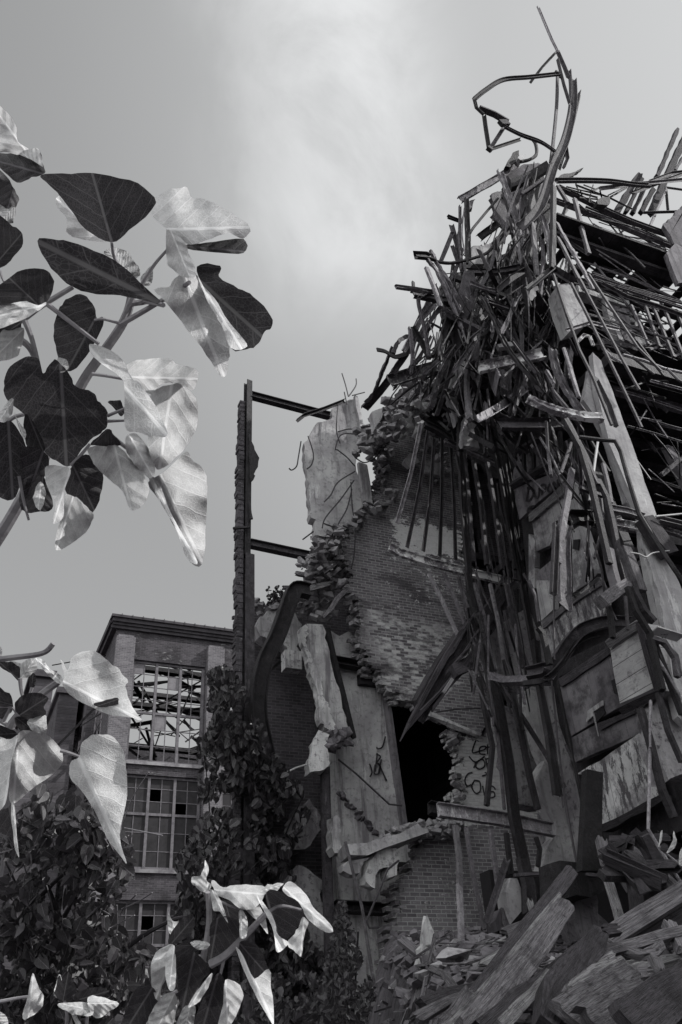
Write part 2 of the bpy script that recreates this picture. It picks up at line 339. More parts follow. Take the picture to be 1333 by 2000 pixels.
def slab(mb, poly, nrm, thick, rough=.05, seg=.12, seed=1):
    """a sheet with its outline in one plane, real thickness along nrm and broken, uneven edges"""
    rr = random.Random(seed); poly = [Vector(p) for p in poly]; nrm = Vector(nrm).normalized(); q = []
    cen = sum(poly, Vector())/len(poly)
    for a, b in zip(poly, poly[1:]+poly[:1]):
        n = max(1, int((b-a).length/seg))
        for k in range(n): q.append(a.lerp(b, k/n))
    def jj(p, s):
        v = Vector((rr.uniform(-1, 1), rr.uniform(-1, 1), rr.uniform(-1, 1)))*s; return p + v - nrm*v.dot(nrm)
    L_ = 3 if rough else 2; n = len(q); vs = []
    base = [jj(p, rough*.8) for p in q]
    for l in range(L_+0):
        t = l/(L_-1)
        for p in base: vs.append(jj(p, rough*.6) + nrm*thick*t + nrm*(rr.uniform(-.15, .15)*thick if 0 < t < 1 else 0))
    fs = [tuple(range(n)), tuple(reversed(range((L_-1)*n, L_*n)))]
    for l in range(L_-1):
        for i in range(n):
            j = (i+1) % n; fs.append((l*n+j, l*n+i, (l+1)*n+i, (l+1)*n+j))
    mb.add(vs, fs)
def inside(x, y, poly):
    c = False; n = len(poly); j = n-1
    for i in range(n):
        xi, yi = poly[i]; xj, yj = poly[j]
        if (yi > y) != (yj > y) and x < (xj-xi)*(y-yi)/(yj-yi)+xi: c = not c
        j = i
    return c
def brickwall(mb, poly, c0, thick, axis='x', rag=.10, seed=0, wythes=2):
    """wall laid brick by brick inside a broken outline; each wythe breaks off along its own line"""
    BW, BH = .215, .075; rr = random.Random(seed)
    xs = [p[0] for p in poly]; zs = [p[1] for p in poly]
    i0, i1 = int(min(xs)/BW*2)-2, int(max(xs)/BW*2)+2; k0, k1 = int(min(zs)/BH)-1, int(max(zs)/BH)+1
    for wy in range(wythes):
        y0 = c0 + thick*wy/wythes; y1 = c0 + thick*(wy+1)/wythes; keep = {}
        for k in range(k0, k1+1):
            for i in range(i0, i1+1):
                if (i+k) % 2 == 0:       # brick starts here
                    x, z = (i+1)*BW/2, (k+.5)*BH
                    nv = (noise.noise_vector(Vector((x*1.7+seed, z*2.3, wy*1.3)))*1.6 + noise.noise_vector(Vector((x*5+seed, z*6, wy*.7)))*1.1)*rag
                    if inside(x+nv.x+rr.uniform(-1, 1)*min(.08, rag*.6)+.04, z+nv.y+rr.uniform(-.04, .04), poly): keep[(i, k)] = keep[(i+1, k)] = 1
        def V(i, y, k): return (i*BW/2, y, k*BH) if axis == 'x' else (y, i*BW/2, k*BH)
        done = set()
        for (i, k) in sorted(keep, key=lambda t: (t[1], t[0])):
            if (i, k) in done: continue
            e = i
            def full4(a): return all((a+dx, k+dz) in keep for dx, dz in ((-1, 0), (1, 0), (0, 1), (0, -1)))
            edge = not full4(i)
            while not edge and (e+1, k) in keep and full4(e+1) and (e+1, k) not in done: e += 1
            for a in range(i, e+1): done.add((a, k))
            o0 = rr.uniform(-.008, .03) if edge else 0; o1 = rr.uniform(-.03, .01) if edge else 0
            xl, xr = i, e+1
            if (i-1, k) not in keep: xl = i + rr.choice((-.35, 0, .1, .4, .75))*rr.random()
            if (e+1, k) not in keep: xr = e+1 - rr.choice((-.35, 0, .1, .4, .75))*rr.random()
            def J(v): return tuple(c+rr.uniform(-.014, .014) for c in v) if edge else v
            p = [J(q) for q in (V(xl, y0+o0, k), V(xr, y0+o0, k), V(xr, y1+o1, k), V(xl, y1+o1, k), V(xl, y0+o0, k+1), V(xr, y0+o0, k+1), V(xr, y1+o1, k+1), V(xl, y1+o1, k+1))]
            fs = [(0, 1, 5, 4), (2, 3, 7, 6)]
            if (i-1, k) not in keep or edge: fs.append((3, 0, 4, 7))
            if (e+1, k) not in keep or edge: fs.append((1, 2, 6, 5))
            if edge or not all((a, k+1) in keep for a in range(i, e+1)): fs.append((4, 5, 6, 7))
            if edge or not all((a, k-1) in keep for a in range(i, e+1)): fs.append((0, 3, 2, 1))
            mb.add(p, fs)
def rock(mb, c, r, rr, flat=.7):
    bm = bmesh.new(); c = Vector(c)
    for _ in range(11):
        v = Vector((rr.gauss(0, 1), rr.gauss(0, 1), rr.gauss(0, 1))).normalized()
        bm.verts.new((v.x*r*rr.uniform(.7, 1.2), v.y*r*rr.uniform(.7, 1.2), v.z*r*flat))
    res = bmesh.ops.convex_hull(bm, input=bm.verts)
    ro = Matrix.Rotation(rr.uniform(0, 6), 3, 'Z') @ Matrix.Rotation(rr.uniform(-.6, .6), 3, 'X')
    bm.verts.index_update(); used = [v for v in bm.verts if v.link_faces]; ix = {v: i for i, v in enumerate(used)}
    mb.add([c + ro @ v.co for v in used], [[ix[v] for v in f.verts] for f in bm.faces]); bm.free()
def brickbat(mb, c, rr, s=1.0):
    c = Vector(c); ro = (Matrix.Rotation(rr.uniform(0, 6), 3, 'Z') @ Matrix.Rotation(rr.uniform(-.7, .7), 3, 'X') @ Matrix.Rotation(rr.uniform(-.7, .7), 3, 'Y'))
    a, b, d = .105*s*rr.uniform(.5, 1), .05*s, .034*s
    vs = [c + ro @ Vector((x*a, y*b, z*d)) for z in (-1, 1) for x, y in ((-1, -1), (1, -1), (1, 1), (-1, 1))]
    mb.add(vs, [(0, 3, 2, 1), (4, 5, 6, 7), (0, 1, 5, 4), (1, 2, 6, 5), (2, 3, 7, 6), (3, 0, 4, 7)])
# beams traced one by one: (x, y) in a zoomed view of the photograph, depth Y
BEAMS = []
def beam(name, kind, mat, w, h, label, view, pts, cat='beam', group=None, Y=None, smooth=False, roll=0.0, jit=0.0, parent=None, mb=None, taper=None, hint=None, ragged=0.0, k=.6):
    P3 = []; k = k if k != .6 else (.46 if kind == 'box' else .52 if kind in ('I', 'C') else .6); w *= k; h *= k
    for p in pts:
        x, y = full(view, p[0], p[1]); yy = p[2] if len(p) > 2 else Y; P3.append(PY(x, y, yy))
    if kind in ('I', 'C'): roll += math.pi/2; w, h = h*.6, w
    m = mb or MB(); sweep(m, P3, kind, w, h, smoothp=smooth, roll=roll, jit=jit, seed=len(BEAMS) % 97, taper=taper, hint=hint, ragged=ragged); BEAMS.append(name)
    if mb is not None: return None
    o = m.build(name, mat, parent)
    return o if parent is not None else tag(o, label, cat, group)
def poly_y(view, pts, Y): return [PY(*full(view, x, y), Y) for x, y in pts]
def poly_x(view, pts, X): return [PX(*full(view, x, y), X) for x, y in pts]
# ================================================================ ground
g = MB(); g.box(-1500, 1500, -300, 2500, -1, 0); struct(g, 'ground', 'ground')

# ================================================================ brick building on the left
def left_building():
    root = empty('brick_building', (7.5, 34, 0), 'four storey brick factory with a cornice and tall steel framed windows, its roof gone', 'building')
    Y0 = 34.0; XL, XR = 5.05, 13.0; TOP = 19.15
    wins = [(5.86, 8.93, 13.15, 17.45), (5.86, 8.93, 8.98+.17, 12.55+.1), (5.86, 8.93, 4.6, 8.1), (5.86, 8.93, .6, 3.6),
            (9.75, 12.6, 8.98+.17, 12.65), (9.75, 12.6, 4.6, 8.1), (9.75, 12.6, 13.15, 17.45), (9.75, 12.6, .6, 3.6)]
    # front wall in pieces round the real openings
    w = MB(); zs = [0, .6, 3.6, 4.6, 8.1, 9.15, 12.65, 13.15, 17.45, TOP]; xs = [XL, 5.86, 8.93, 9.75, 12.6, XR]
    for a in range(5):
        for b in range(9):
            hole = a in (1, 3) and b in (1, 3, 5, 7)
            if not hole: w.box(xs[a], xs[a+1], Y0, Y0+.45, zs[b], zs[b+1])
    w.build('wall', 'brick_far', root)
    for x0, x1 in ((5.05, 5.83), (8.97, 9.70), (12.64, 13.3)):
        p = MB(); p.box(x0, x1, Y0-.28, Y0-.003, 0, 18.3); p.box(x0+.06, x1-.06, Y0-.2, Y0-.004, 18.3, 18.42); p.build('pilaster', 'brick_pier', root)
    c = MB(); c.box(XL-.25, XR, Y0-.12, Y0-.003, 18.72, 18.86); c.box(XL-.2, XR, Y0-.18, Y0-.003, 18.86, 18.98); c.box(XL-.3, XR, Y0-.34, Y0+.5, 19.15, 19.26)
    c.box(XL-.24, XR, Y0-.26, Y0-.003, 18.98, 19.15)
    for k in range(18): c.box(XL+.1+k*.45, XL+.13+k*.45, Y0-.36, Y0-.3, 19.2, 19.30)
    co = c.build('cornice', 'cornice', root)
    # side wall with its own piers and narrow openings
    s = MB(); L_ = 26.0; ys = [Y0+.45+i*1.0 for i in range(0, 27)]
    s2 = MB()
    for bay in range(5):
        ya = Y0+.45+bay*5.1; 
        s2.box(XL, XL+.45, ya, ya+1.3, 0, TOP); s2.box(XL, XL+.45, ya+4.1, ya+5.1, 0, TOP)
        for z0, z1 in ((0, .6), (3.6, 4.6), (8.1, 9.15), (12.65, 13.15), (17.45, TOP)): s2.box(XL, XL+.45, ya+1.3, ya+4.1, z0, z1)
        p = MB(); p.box(XL-.3, XL-.003, ya+4.2, ya+5.0, 0, 18.3); p.build('pilaster', 'brick_far_side', root)
        for z0, z1 in ((.6, 3.6), (4.6, 8.1), (9.15, 12.65), (13.15, 17.45)):
            f = MB()
            for k in range(4): f.box(XL+.1, XL+.16, ya+1.3+k*.93-.03*(k > 0), ya+1.36+k*.93-.03*(k > 0), z0, z1)
            for k in range(6): f.box(XL+.1, XL+.14, ya+1.3, ya+4.1, z0+k*(z1-z0)/5-.02, z0+k*(z1-z0)/5+.02)
            fo = f.build('window', 'frame_steel', root)
            if z0 < 13:
                q = MB(); q.box(XL+.17, XL+.18, ya+1.3, ya+4.1, z0, z1); q.build('pane', 'pane_grime', fo)
    s2.build('wall', 'brick_far_side', root)
    cs = MB(); cs.box(XL-.3, XL-.003, Y0-.003, Y0+25.5, 18.98, 19.26); cs.box(XL-.2, XL-.003, Y0+.001, Y0+25.5, 18.74, 18.98); cs.build('cornice', 'cornice', root)
    # stair tower stepping out of the side wall
    t = MB(); t.box(XL-1.25, XL-.31, Y0+8, Y0+14, 0, 18.9); t.box(XL-1.4, XL-.31, Y0+7.85, Y0+14.15, 18.9, 19.2); t.build('stair_tower', 'brick_far_side', root)
    # back wall, floors below the roof
    b = MB(); b.box(XL+.45, 22, Y0+9, Y0+9.4, 0, 17.0)
    b.build('back_wall', 'brick_shade', root)
    for z in (4.1, 8.62, 12.9):
        f = MB(); f.box(XL+.46, 22, Y0+.46, Y0+8.9, z-.25, z); f.build('floor', 'floor_dark', root)
    rg = MB(); rg.box(13.0, 22, Y0+.5, Y0+.9, 0, 18); rg.build('wall', 'brick_shade', root)
    rr = random.Random(5)
    # steel sash: mullions, rails and thin glazing bars; broken panes
    for wi, (x0, x1, z0, z1) in enumerate(wins):
        f = MB(); top = wi in (0, 6); ncol = 3; nrow = 2
        for k in range(ncol+1):
            x = x0 + (x1-x0)*k/ncol; x = min(max(x, x0+.05), x1-.05); f.box(x-.055, x+.055, Y0+.10, Y0+.22, z0, z1)
        zm = z0+(z1-z0)*(.48 if wi == 0 else .58)
        for z in (z0+.06, zm, z1-.05): f.box(x0, x1, Y0+.115, Y0+.205, z-.05, z+.05)
        for k in range(ncol*2):
            if k % 2: x = x0+(x1-x0)*k/(ncol*2); f.box(x-.016, x+.016, Y0+.14, Y0+.18, z0, z1)
        for lo, hi, n in ((z0, zm, 3 if wi else 3), (zm, z1, 3 if wi else 4)):
            for k in range(1, n): z = lo+(hi-lo)*k/n; f.box(x0, x1, Y0+.142, Y0+.178, z-.014, z+.014)
        fo = f.build('window', 'frame_steel', root)
        nc = ncol*2; g_ = MB(); cw = (x1-x0)/nc
        for a in range(nc):
            for (lo, hi, n) in ((z0, zm, 3), (zm, z1, 3 if wi else 4)):
                for k in range(n):
                    pr = .06 if top and lo == zm else (.12 if top else .93)
                    if rr.random() < pr:
                        za, zb = lo+(hi-lo)*k/n, lo+(hi-lo)*(k+1)/n
                        g_.box(x0+a*cw+.02, x0+(a+1)*cw-.02, Y0+.155, Y0+.165, za+.02, zb-.02)
        if g_.v: g_.build('pane', 'pane_grime' if not top else 'card', fo)
        sl_ = MB(); sl_.box(x0-.1, x1+.1, Y0-.09, Y0+.12, z0-.13, z0-.002); sl_.build('sill', 'sill', fo)
        if not top:      # paper blinds and boards hanging behind the glass
            bl = MB()
            for a in range(3):
                aw = (x1-x0)/3; hgt = rr.uniform(.35, .8)*(z1-z0)
                bl.box(x0+a*aw+.05, x0+(a+1)*aw-.05, Y0+.5, Y0+.52, z0+.2+rr.uniform(0, .3), z0+hgt)
            bl.build('blind', 'shade_cloth', fo)
    # roof truss remains seen through the top window
    for k in range(90):
        m = MB(); x = 5.3+(k%18)*.42; y = rr.uniform(35.5, 42.5)
        a = Vector((x+rr.uniform(-1, 1), y, rr.uniform(15.5, 19.5))); b_ = a + Vector((rr.uniform(-3, 3), rr.uniform(-1, 1.5), rr.uniform(-2.2, 2.2)))
        tw = rr.choice((.05, .07, .1, .15)); sweep(m, [a, b_], 'L', tw, tw); m.build('truss_member', 'steel_black', root) if max(a.z, b_.z) < 19.2 else None
    for z, y in ((18.2, 36.5), (17.5, 39), (16.6, 42), (18.9, 41)):
        m = MB(); sweep(m, [(5.5, y, z), (13, y, z-.1)], 'I', .2, .3); m.build('truss_member', 'steel_black', root)
    # broken ends of timbers in the pier
    for (z, x) in ((12.9, 5.2), (11.7, 5.3)):
        m = MB(); sweep(m, [(x, Y0-.36, z), (x+.5, Y0-.7, z+.15)], 'L', .07, .07); m.build('bracket', 'steel_black', root)
    # flat roofed part further back on the left
    return root
left_building()
rt = empty('annex_building', (2.0, 62, 0), 'lower brick wing further back behind the left factory, half hidden by leaves', 'building')
m = MB(); m.box(3.6, 5.0, 60.5, 75, 0, 27.5); m.build('wall', 'brick_far_side', rt)
m = MB(); m.box(3.3, 5.1, 60.2, 75, 27.5, 28.0); m.build('cornice', 'cornice', rt)
# ================================================================ the ruin: walls, slabs and columns
YA = 16.4
def xz(view, pts, Y=YA):
    o = []
    for x, y in pts:
        p = PY(*full(view, x, y), Y); o.append((p.x, p.z))
    return o
# tall steel post with a strip of brickwork still on it
rp = empty('steel_post', (5.2, 16.4, 0), 'tall free standing rusty steel post with ragged brick along its left edge', 'post')
m = MB(); sweep(m, [(5.24, 16.45, 0), (5.23, 16.45, 12.2)], 'I', .22, .26); m.build('post', 'rust_dark', rp)
m = MB(); sweep(m, [(5.19, 16.47, 12.2), (5.22, 16.47, 17.6)], 'I', .15, .2); m.build('post', 'steel_black', rp)
m = MB(); rr = random.Random(3)
for k in range(40, 225):
    z = k*.075; x0 = 4.97 + noise.noise(Vector((0, 0, z*1.9)))*.05 + rr.uniform(-.018, .018) + (0 if z < 15.5 else .03)
    m.box(x0, 5.115, 16.42+rr.uniform(-.01, .02), 16.66, z+.004, z+.0755)
m.build('brick_strip', 'brick_far', rp)
m = MB(); slab(m, poly_y('C', [(140, 400), (165, 520), (190, 560), (188, 610), (165, 655), (172, 660), (150, 700), (140, 640)], 16.3), (0, 1, 0), .05, .02); m.build('torn_plate', 'steel_black', rp)
m = MB(); slab(m, poly_y('C', [(138, 810), (150, 815), (148, 850), (158, 905), (138, 910)], 16.28), (0, 1, 0), .05, .02); m.build('torn_plate', 'steel_black', rp)
m = MB(); sweep(m, [PY(*full('C', 46, 962), 16.3), PY(*full('C', 140, 955), 16.3)], 'box', .05, .05); m.build('bolt', 'steel_black', rp)
beam('steel_beam', 'I', 'rust_dark', .2, .27, 'upper horizontal steel beam between the tall post and the standing plaster slab', 'C', [(142, 208, 16.45), (600, 328, 16.5)], k=1)
beam('steel_beam', 'I', 'rust_dark', .2, .27, 'lower horizontal steel beam between the tall post and the rubble edge', 'C', [(142, 1048, 16.45), (500, 1124, 16.5)], k=1)

# shaded brick wall between post and leaning slab
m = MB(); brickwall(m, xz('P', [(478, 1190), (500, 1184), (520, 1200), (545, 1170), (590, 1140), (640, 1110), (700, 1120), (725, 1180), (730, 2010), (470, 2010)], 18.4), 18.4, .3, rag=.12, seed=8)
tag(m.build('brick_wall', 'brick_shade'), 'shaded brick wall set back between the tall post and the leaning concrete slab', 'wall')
# main broken brick wall
poly = xz('P', [(748, 872), (775, 850), (800, 812), (840, 775), (880, 760), (925, 760), (915, 900), (908, 1075), (935, 1240), (965, 1330), (990, 1400), (880, 1392), (826, 1382), (800, 1368), (772, 1360), (752, 1325),
                (722, 1296), (708, 1250), (704, 1205), (694, 1165), (689, 1120), (668, 1095), (672, 1060), (690, 1010), (730, 985), (746, 965), (752, 920)])
m = MB(); brickwall(m, poly, YA, .42, rag=.12, seed=1, wythes=3)
rw = m.build('brick_wall', 'brick_main'); tag(rw, 'big broken brick wall with a stepped left edge and flaking white paint, above the black opening', 'wall')
# second step lower down: ledge with rubble and brick wall at the foot
poly = xz('P', [(822, 1632), (860, 1622), (900, 1612), (1010, 1615), (1120, 1600), (1120, 1990), (765, 1990), (762, 1880), (770, 1820), (775, 1780), (772, 1740), (782, 1738), (782, 1720), (796, 1708), (802, 1690), (815, 1680), (815, 1655)], 16.0)
m = MB(); brickwall(m, poly, 16.0, .42, rag=.04, seed=2, wythes=2)
rl = m.build('brick_wall', 'brick_low'); tag(rl, 'low brick wall with a stepped left edge standing behind the rubble heap', 'wall')
# wall with white wash and graffiti right of the black opening
poly = xz('P', [(880, 1440), (895, 1425), (945, 1440), (990, 1395), (1060, 1330), (1060, 1640), (905, 1610), (898, 1560), (902, 1520), (893, 1480)], 16.2)
m = MB(); brickwall(m, poly, 16.2, .3, rag=.16, seed=6)
rg_ = m.build('brick_wall', 'brick_white'); tag(rg_, 'whitewashed wall with black graffiti between the hanging steel bars', 'wall')
def graffiti(parent, strokes, view, Y=None, X=None, w=.035):
    m = MB()
    for st in strokes:
        P3 = [(PY(*full(view, x, y), Y) if Y else PX(*full(view, x, y), X)) for x, y in st]
        sweep(m, P3, 'box', w, .004, smoothp=len(P3) > 2, hint=Vector((0, -1, 0)) if Y else Vector((-1, 0, 0)), roll=math.pi/2*0)
    m.build('graffiti', 'graffiti', parent)
GZ = [[(285, 510), (268, 570), (310, 562)], [(300, 565), (330, 555), (335, 540), (308, 545), (305, 575), (335, 580)], [(345, 530), (345, 580)], [(335, 545), (358, 543)],
      [(250, 590), (285, 620), (330, 590)], [(285, 620), (275, 650)], [(300, 610), (285, 640), (305, 655), (330, 640), (325, 610), (305, 605)], [(335, 600), (345, 655)], [(335, 605), (365, 600), (365, 625), (340, 630), (365, 655)],
      [(330, 672), (345, 680), (318, 690)], [(268, 672), (245, 680), (230, 710), (240, 740), (262, 735)], [(280, 710), (265, 745), (285, 778), (308, 765), (305, 720), (280, 712)],
      [(320, 740), (330, 790)], [(325, 780), (350, 800), (380, 795), (375, 770), (345, 775), (330, 800)], [(350, 735), (375, 745), (385, 760)]]
graffiti(rg_, GZ, 'F', Y=16.185, w=.034)

# interior behind the opening, its gloom painted near black: side walls, back, ceiling and floor of a real room
m = MB(); m.box(8.05, 13.6, 21.0, 21.3, 3.5, 11.5); tag(m.build('brick_wall', 'dark_room'), 'back wall coloured near black for the gloom deep inside the ground floor opening', 'wall')
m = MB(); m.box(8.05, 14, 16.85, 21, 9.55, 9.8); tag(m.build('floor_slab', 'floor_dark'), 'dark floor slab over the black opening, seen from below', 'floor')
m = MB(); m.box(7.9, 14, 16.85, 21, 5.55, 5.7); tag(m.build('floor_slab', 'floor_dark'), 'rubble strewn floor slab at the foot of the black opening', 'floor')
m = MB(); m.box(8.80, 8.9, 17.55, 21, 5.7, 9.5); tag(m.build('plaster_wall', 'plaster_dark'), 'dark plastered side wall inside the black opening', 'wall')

# pale plaster panel (broad pier) behind the leaning slab, in one flat piece with a right return coloured dark for its shade
pp = empty('plaster_pier', (7.6, 16.9, 0), 'broad pale plastered pier with a black graffiti tag, left of the black opening', 'wall')
m = MB(); slab(m, poly_y('D', [(575, 375), (640, 420), (700, 390), (722, 400), (745, 490), (775, 540), (815, 608), (885, 730), (900, 740), (1003, 1565), (600, 1565), (590, 1100), (625, 600)], 17.0), (0, 1, 0), .5, .03, .2, 5)
m.build('plaster_face', 'plaster', pp)
m = MB(); slab(m, poly_y('G', [(375, 0), (722, 0), (738, 190), (700, 260), (800, 330), (830, 400), (760, 480), (720, 560), (705, 640), (690, 860), (660, 1020), (640, 1270), (440, 1277), (400, 600), (370, 300)], 16.98), (0, 1, 0), .45, .02, .2, 6)
m.build('plaster_face', 'plaster', pp)
m = MB(); sweep(m, poly_y('D', [(900, 740), (1002, 1500)], 16.98), 'box', .10, .3); m.build('pier_edge', 'plaster_dark', pp)
pf = MB()
graffiti(pp, [[(908, 980), (890, 1040), (862, 1050), (860, 1040)], [(818, 1135), (832, 1180), (820, 1210)], [(862, 1075), (850, 1180)], [(855, 1080), (880, 1095), (860, 1130), (880, 1150), (870, 1190), (845, 1190), (850, 1140)], [(868, 1130), (915, 1232)], [(885, 1110), (868, 1190)]], 'D', Y=16.94, w=.035)
graffiti(pp, [[(640, 720), (700, 740), (690, 830), (640, 820)], [(630, 790), (680, 780)]], 'G', Y=16.95, w=.03)
beam('steel_beam', 'C', 'steel_black', .2, .34, 'black steel channel let into the top of the plaster pier', 'D', [(585, 548, 16.8), (820, 592, 16.8)], k=1)
beam('steel_beam', 'C', 'steel_black', .2, .38, 'black steel channel crossing the foot of the plaster pier', 'G', [(372, 640, 16.7), (712, 660, 16.7)], k=1)
# row of torn-off brick ties (old stair line) on the plaster
m = MB(); rr = random.Random(2)
for i in range(16):
    x, y = 640+i*14, 1300+i*15
    rock(m, PY(*full('D', x+rr.uniform(-8, 8), y+rr.uniform(-8, 8)), 16.97), .10, rr)
m.build('brick_stub', 'concrete_dark', pp)

# standing plaster slab at the top of the broken wall
sp_ = empty('plaster_slab', (7.6, 16.4, 0), 'thick grey plaster slab standing on the broken wall with torn wires hanging from it', 'slab')
m = MB(); slab(m, poly_y('C', [(448, 478), (480, 430), (520, 365), (600, 345), (602, 285), (640, 262), (700, 235), (748, 212), (778, 395), (782, 480), (740, 560), (742, 640), (820, 800), (760, 850), (720, 910), (690, 960), (620, 1000),
    (540, 1010), (510, 1010), (505, 910), (485, 900), (470, 650), (455, 600)], 16.3), (0.1, 1, 0), .28, .03, .1, 9); m.build('slab_face', 'plaster', sp_)
m = MB(); sweep(m, poly_y('C', [(738, 220), (772, 400), (775, 480)], 16.22), 'box', .12, .1, jit=.02); m.build('corner_rib', 'concrete', sp_)
m = MB(); sweep(m, poly_y('C', [(775, 600), (790, 700), (805, 820)], 16.30), 'box', .28, .1, jit=.01); m.build('corner_rib', 'plaster', sp_)
for pts in ([(430, 470), (415, 560), (405, 610), (378, 632), (362, 622)], [(470, 440), (500, 540), (490, 600), (465, 625)], [(640, 262), (630, 400), (650, 480)],
            [(735, 610), (690, 560), (640, 520), (625, 510), (650, 440), (700, 425), (780, 436)], [(735, 640), (640, 700), (600, 770), (562, 812)], [(730, 690), (660, 790), (570, 900), (550, 960)],
            [(718, 740), (690, 850), (640, 940), (620, 1010), (640, 1100)], [(712, 700), (720, 840), (735, 950), (732, 1100), (715, 1190)], [(640, 415), (700, 400), (760, 408), (790, 440)],
            [(662, 85), (682, 150), (698, 215)], [(742, 115), (740, 155), (700, 215)], [(675, 190), (690, 260)], [(720, 210), (790, 192)], [(560, 935), (640, 960), (700, 955)], [(500, 980), (440, 1025)], [(735, 560), (790, 590), (850, 560), (880, 520)]):
    m = MB(); sweep(m, poly_y('C', pts, 16.12), 'rod', .035, .035, smoothp=True); m.build('rebar', 'wire', sp_)
beam('steel_angle', 'L', 'rust_dark', .13, .16, 'bent angle iron lying across the beam end left of the plaster slab top', 'C', [(410, 352, 16.1), (450, 320, 16.1), (560, 285, 16.1), (680, 238, 16.1)])

# leaning concrete slab with a broken pale edge
m = MB(); slab(m, poly_y('D', [(455, 345), (560, 352), (612, 600), (700, 940), (720, 1000), (560, 945), (530, 870), (530, 760), (480, 600), (455, 460)], 16.2), (0.25, 1, 0), .22, .03, .15, 11)
ls = empty('leaning_slab', (7.0, 16.2, 0), 'narrow grey concrete slab leaning left with a rough pale broken edge', 'slab')
m.build('slab_face', 'plaster', ls)
m = MB(); slab(m, poly_y('D', [(430, 370), (460, 350), (470, 400), (462, 450), (500, 560), (545, 640), (560, 760), (600, 830), (625, 940), (585, 945), (540, 900), (530, 800), (520, 720), (490, 640), (470, 540), (440, 450)], 16.05), (0, 1, 0), .22, .03, .07, 12); m.build('broken_edge', 'concrete_pale', ls)
m = MB(); sweep(m, poly_y('D', [(565, 380), (600, 540), (650, 740), (712, 1000)], 16.3), 'box', .1, .3); m.build('dark_edge', 'steel_black', ls)
# pale stub below and the dark broken head
m = MB(); slab(m, poly_y('D', [(540, 950), (585, 965), (582, 1060), (600, 1130), (555, 1165), (480, 1182), (470, 1130), (490, 1080), (505, 990)], 16.0), (0.1, 1, 0), .3, .03, .08, 14)
tag(m.build('concrete_stub', 'concrete_pale'), 'pale chunk of concrete hanging under the end of the leaning slab', 'rubble')
m = MB(); rr = random.Random(12)
for i in range(26): rock(m, PY(*full('D', rr.uniform(580, 700), rr.uniform(955, 1050)), 16.1), rr.uniform(.1, .2), rr)
tag(m.build('rubble_lump', 'concrete_dark'), 'dark broken lump of concrete at the lower end of the leaning slab', 'rubble')
beam('steel_rod', 'rod', 'rust_dark', .07, .07, 'rusty rod slanting down across the pale plaster pier', 'D', [(640, 1110, 16.6), (740, 1190, 16.6), (930, 1365, 16.6), (1000, 1372, 16.6)])
beam('steel_column', 'I', 'rust_dark', .36, .3, 'broad rusty column under the hanging concrete chunk, ivy on its left', 'D', [(565, 1150, 16.3), (575, 1580, 16.3), (600, 2500, 16.3)])
beam('steel_column', 'box', 'steel_black', .14, .14, 'thin dark steel upright behind the left edge of the leaning slab', 'D', [(490, 640, 17.3), (520, 940, 17.3), (530, 1200, 17.3)])

# pale concrete fragment wedged left of the leaning slab
m = MB(); slab(m, poly_y('D', [(190, 340), (215, 285), (300, 250), (370, 240), (420, 320), (440, 420), (415, 440), (425, 560), (405, 565), (330, 470), (240, 430), (200, 400)], 17.6), (0, 1, 0), .4, .08, .1, 21)
tag(m.build('concrete_fragment', 'concrete'), 'cracked pale concrete fragment wedged right of the tall post', 'rubble')
m = MB(); a = PY(*full('D', 385, 560), 17.4); m.box(a.x-.22, a.x+.18, 17.3, 17.6, a.z-.2, a.z+.25); tag(m.build('white_block', 'concrete_pale'), 'small square white block stuck below the cracked concrete fragment', 'rubble')
m = MB(); slab(m, poly_y('G', [(180, 80), (240, 70), (280, 120), (285, 230), (215, 330), (140, 325), (100, 290), (140, 200)], 17.3), (0, 1, 0), .5, .06, .1, 22)
tag(m.build('concrete_fragment', 'stucco'), 'big dark concrete fragment hanging among the vines beside the broad rusty column', 'rubble')
m = MB(); slab(m, poly_y('G', [(105, 490), (150, 430), (210, 415), (260, 470), (300, 500), (300, 570), (320, 700), (330, 900), (230, 900), (200, 600), (130, 560)], 17.0), (0, 1, 0), .5, .06, .1, 23)
tag(m.build('concrete_fragment', 'stucco'), 'rounded concrete fragment behind the lower leaves, left of the broad rusty column', 'rubble')
# huge bent black beam
beam('bent_beam', 'I', 'steel_black', .44, .44, 'huge bent black girder arching down beside the tall post into the vines', 'D', [(480, 160, 15.6), (400, 150, 15.6), (360, 230, 15.6), (300, 400, 15.7), (225, 560, 15.8), (190, 720, 15.9), (190, 880, 16), (230, 1080, 16.1), (240, 1200, 16.2)], smooth=True, k=.75)
beam('steel_angle', 'L', 'rust_dark', .1, .1, 'thin diagonal iron behind the huge bent girder', 'D', [(140, 710, 16.6), (320, 550, 16.9)])
beam('steel_pipe', 'rod', 'white_paint', .06, .06, 'thin pale pipe sticking out above the vines', 'D', [(338, 1190, 16), (400, 1158, 16), (468, 1138, 16.2)])
# ================================================================ right hand building: column, floors, partition wall
XP = 9.68                                    # plane of the partition wall, which runs away from the camera
YF = 8.6
